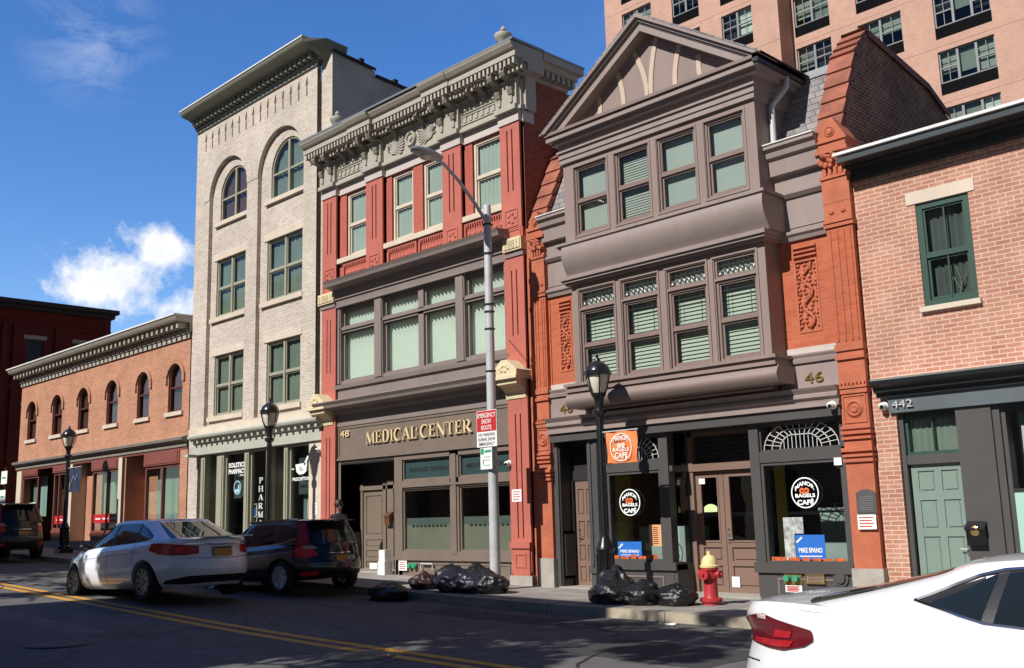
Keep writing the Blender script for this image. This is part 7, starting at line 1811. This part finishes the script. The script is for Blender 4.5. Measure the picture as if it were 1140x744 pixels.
FAST = dict(L=4.9, W=1.86, sill=.22, r=.34, arch=.39, axles=(-1.42, 1.42), pr=4.6, pf=5.5, taper=.05, taperr=.06, crown=.03, rcrown=.03,
    belt=[(-2.45,.98),(-2.3,1.07),(-1.9,1.11),(-1.2,1.09),(0,1.03),(.9,.98),(1.25,.94),(1.9,.82),(2.3,.72),(2.45,.62)],
    roof=[(-1.25,1.28),(-.7,1.345),(-.1,1.37),(.3,1.36),(.6,1.31)],
    wprof=[(0,.84),(.1,.93),(.3,.985),(.5,1.0),(.68,.99),(.82,.985),(.92,.965),(1,.90)], rear=[(0,-2.3),(.12,-2.40),(.3,-2.45),(.5,-2.45),(.62,-2.42),(.8,-2.37),(.93,-2.42),(1,-2.40)], front=SEDAN['front'],
    green=dict(xr0=-2.12, xr1=-1.02, xf0=1.38, xf1=.42, w0=.84, w1=.61, pr=7, pf=9),
    side_glass=[[(.05,.10,.05,.84),(.45,.10,.30,.84),(.95,.09,.50,.76),(1.1,.08,1.05,.16)], [(-.68,.10,-.64,.83),(-.5,.10,-.45,.86),(-.02,.10,-.02,.84)], [(-1.0,.36,-.99,.40),(-.88,.24,-.84,.60),(-.80,.15,-.75,.74),(-.74,.11,-.69,.82)]],
    outline=[(-1.08,.40),(-.90,.66),(-.78,.80),(-.66,.87),(-.4,.895),(.0,.90),(.32,.88),(.62,.76),(1.12,.14),(1.05,.06),(.45,.06),(0,.06),(-.5,.06),(-.72,.08),(-.84,.17),(-.92,.25)],
    black=[(-.97,.34,-.95,.42),(-.86,.2,-.82,.66),(-.72,.085,-.68,.84),(-.3,.085,-.3,.87),(.3,.085,.25,.87),(.95,.085,.5,.80),(1.1,.075,1.06,.17)],
    seams=[(.1,.12,.1,1.0),(-.38,.55,-.30,1.0),(1.05,.25,1.1,1.0)], handles=[(.0,.82)], mirror=(.98,.14),
    tail=[([(.3,.76,.3,.88),(.6,.74,.60,.91),(.86,.72,.84,.93),(1.0,.72,.98,.90),(1.16,.76,1.17,.87),(1.22,.80,1.23,.86)], M_tailk, .010), ([(.66,.745,.66,.775),(.9,.735,.92,.775),(1.05,.745,1.08,.785)], M_taild, .016), ([(.9,.79,.93,.84),(1.05,.80,1.08,.84)], M_taild, .016), ([(.78,.90,.78,.93),(.88,.895,.88,.925)], M_tailw, .016)],
    head=SEDAN['head'],
    rear_patches=[('rear_window','g',[(0,.08,0,.97),(.48,.08,.38,.97),(.70,.10,.535,.95)],M_cg,.008), ('boot_seam','l',[(0,.62,0,.63),(.66,.62,.66,.63)],M_seam,.004), ('lower_bumper','l',[(0,.06,0,.22),(.55,.06,.55,.22),(.75,.10,.75,.17)],M_trim,.012)],
    front_patches=SEDAN['front_patches'], side_patches=[], plate_v=.5, spokes=10)
M_wht = car_paint('white_car_paint', (.80,.80,.81), 0, .3)
build_car(FAST, 'white_car', 'white fastback car at the near right, cut off by the edge of the photo', 'car', (-1.32, -9.05, rz(-1.0, -9.05)), 0, M_wht, M_alloyd)
# ================================================================== sun, sky, camera
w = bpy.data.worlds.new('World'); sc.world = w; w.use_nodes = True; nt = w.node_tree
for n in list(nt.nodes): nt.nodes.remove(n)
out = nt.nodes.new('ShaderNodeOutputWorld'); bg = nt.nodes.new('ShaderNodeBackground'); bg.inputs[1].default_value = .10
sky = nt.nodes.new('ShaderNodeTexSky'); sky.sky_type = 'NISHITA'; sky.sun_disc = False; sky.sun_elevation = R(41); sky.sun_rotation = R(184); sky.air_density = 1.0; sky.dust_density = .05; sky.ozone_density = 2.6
tc = nt.nodes.new('ShaderNodeTexCoord')
hs = N(nt, 'ShaderNodeHueSaturation', Saturation=1.30, Value=1.55, Hue=.512); L(nt, sky.outputs[0], hs.inputs['Color'])
def vm(op, a=None, b=None, **k):
    n = nt.nodes.new('ShaderNodeVectorMath'); n.operation = op
    for i, v in enumerate((a, b)):
        if v is None: continue
        if hasattr(v, 'links'): L(nt, v, n.inputs[i])
        else: n.inputs[i].default_value = v
    return n
def mt(op, a, b=None, clamp=False):
    n = nt.nodes.new('ShaderNodeMath'); n.operation = op; n.use_clamp = clamp
    for i, v in enumerate((a, b)):
        if v is None: continue
        if hasattr(v, 'links'): L(nt, v, n.inputs[i])
        else: n.inputs[i].default_value = v
    return n.outputs[0]
n1 = N(nt, 'ShaderNodeTexNoise', Scale=17, Detail=12, Roughness=.62); L(nt, tc.outputs['Generated'], n1.inputs['Vector'])
n2 = N(nt, 'ShaderNodeTexNoise', Scale=5, Detail=6, Roughness=.6); L(nt, tc.outputs['Generated'], n2.inputs['Vector'])
cover = None
# cumulus: a heap of soft lobes low on the left, each in its own direction
for c, s, k in (((-.895,.385,.222),(.055,.055,.030),1.25), ((-.872,.410,.250),(.034,.034,.030),1.2), ((-.912,.350,.212),(.03,.03,.018),1.0), ((-.866,.445,.205),(.06,.06,.026),1.0), ((-.85,.50,.19),(.10,.10,.014),.8)):
    d = vm('DIVIDE', vm('SUBTRACT', tc.outputs['Generated'], c).outputs[0], s); ln = vm('LENGTH', d.outputs[0]).outputs[1]
    v = mt('ADD', mt('SUBTRACT', k-.25, ln), mt('MULTIPLY', mt('SUBTRACT', n1.outputs['Fac'], .5), 3.4))
    v = mt('MULTIPLY', v, 1.6, True)
    cover = v if cover is None else mt('MAXIMUM', cover, v)
# thin wisps high up
mp = N(nt, 'ShaderNodeMapping'); mp.inputs['Rotation'].default_value = (.5, .3, .9); mp.inputs['Scale'].default_value = (3, 9, 22); L(nt, tc.outputs['Generated'], mp.inputs[0])
n3 = N(nt, 'ShaderNodeTexNoise', Scale=1.6, Detail=9, Roughness=.68, Distortion=.6); L(nt, mp.outputs[0], n3.inputs['Vector'])
d = vm('DIVIDE', vm('SUBTRACT', tc.outputs['Generated'], (-.845,.33,.42)).outputs[0], (.075,.06,.06)); ln = vm('LENGTH', d.outputs[0]).outputs[1]
ws = mt('MULTIPLY', mt('SUBTRACT', 1.1, ln, True), mt('MULTIPLY', mt('SUBTRACT', n3.outputs['Fac'], .42), 2.0, True), True)
msk = mt('MULTIPLY', mt('SUBTRACT', vm('DOT_PRODUCT', tc.outputs['Generated'], (-.80,.36,.48)).outputs[1], .8, True), 4.0, True)
wide = mt('MULTIPLY', mt('MULTIPLY', mt('SUBTRACT', n2.outputs['Fac'], .5, True), 1.0, True), msk)
thin = mt('MAXIMUM', mt('MULTIPLY', ws, .55), mt('MULTIPLY', wide, mt('SUBTRACT', n3.outputs['Fac'], .3, True), True))
shade = N(nt, 'ShaderNodeMix', data_type='RGBA'); shade.inputs[6].default_value = (5.6,6.2,7.4,1); shade.inputs[7].default_value = (9.6,9.7,9.9,1)
L(nt, mt('MULTIPLY', n1.outputs['Fac'], 1.5, True), shade.inputs[0])
m1 = N(nt, 'ShaderNodeMix', data_type='RGBA'); L(nt, thin, m1.inputs[0]); L(nt, hs.outputs[0], m1.inputs[6]); m1.inputs[7].default_value = (8.5,9,9.8,1)
m2 = N(nt, 'ShaderNodeMix', data_type='RGBA'); L(nt, cover, m2.inputs[0]); L(nt, m1.outputs[2], m2.inputs[6]); L(nt, shade.outputs[2], m2.inputs[7])
sd_ = mt('ADD', mt('MULTIPLY', mt('SUBTRACT', vm('DOT_PRODUCT', tc.outputs['Generated'], (-.60,.76,.22)).outputs[1], -.10), 1.8, True), .17, True)  # added mask dims the sky on the sun's side to cut fill light
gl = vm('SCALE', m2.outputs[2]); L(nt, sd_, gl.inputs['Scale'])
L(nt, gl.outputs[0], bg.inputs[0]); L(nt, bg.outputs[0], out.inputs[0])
sl = bpy.data.lights.new('sun', 'SUN'); sl.energy = 4.9; sl.angle = R(.53); sl.color = (1, .965, .90)
so = bpy.data.objects.new('sun', sl); COL.objects.link(so)
az, el = R(4), R(41); dirv = Vector((math.sin(az)*math.cos(el), math.cos(az)*math.cos(el), -math.sin(el)))
so.rotation_euler = dirv.to_track_quat('-Z', 'Y').to_euler(); so.location = (-20, -40, 40)
yaw, pitch, roll = .792006215, .177151903, -.0266437389
fwd = Vector((-math.sin(yaw)*math.cos(pitch), math.cos(yaw)*math.cos(pitch), math.sin(pitch))); r0 = Vector((math.cos(yaw), math.sin(yaw), 0)); u0 = r0.cross(fwd)
rr = r0*math.cos(roll)+u0*math.sin(roll); uu = -r0*math.sin(roll)+u0*math.cos(roll)
cd = bpy.data.cameras.new('camera'); cam = bpy.data.objects.new('camera', cd); COL.objects.link(cam)
M3 = Matrix((rr, uu, -fwd)).transposed(); cam.matrix_world = Matrix.Translation((0, -15, 0)) @ M3.to_4x4()
cd.sensor_fit = 'HORIZONTAL'; cd.sensor_width = 36; cd.lens = 1139.3282/1140*36; cd.clip_end = 3000; cd.clip_start = .05
sc.camera = cam
sc.view_settings.view_transform = 'Standard'; sc.view_settings.look = 'None'; sc.view_settings.gamma = 1; sc.view_settings.exposure = .17
sc.cycles.max_bounces = 8; sc.cycles.transparent_max_bounces = 12; sc.cycles.sample_clamp_indirect = 6
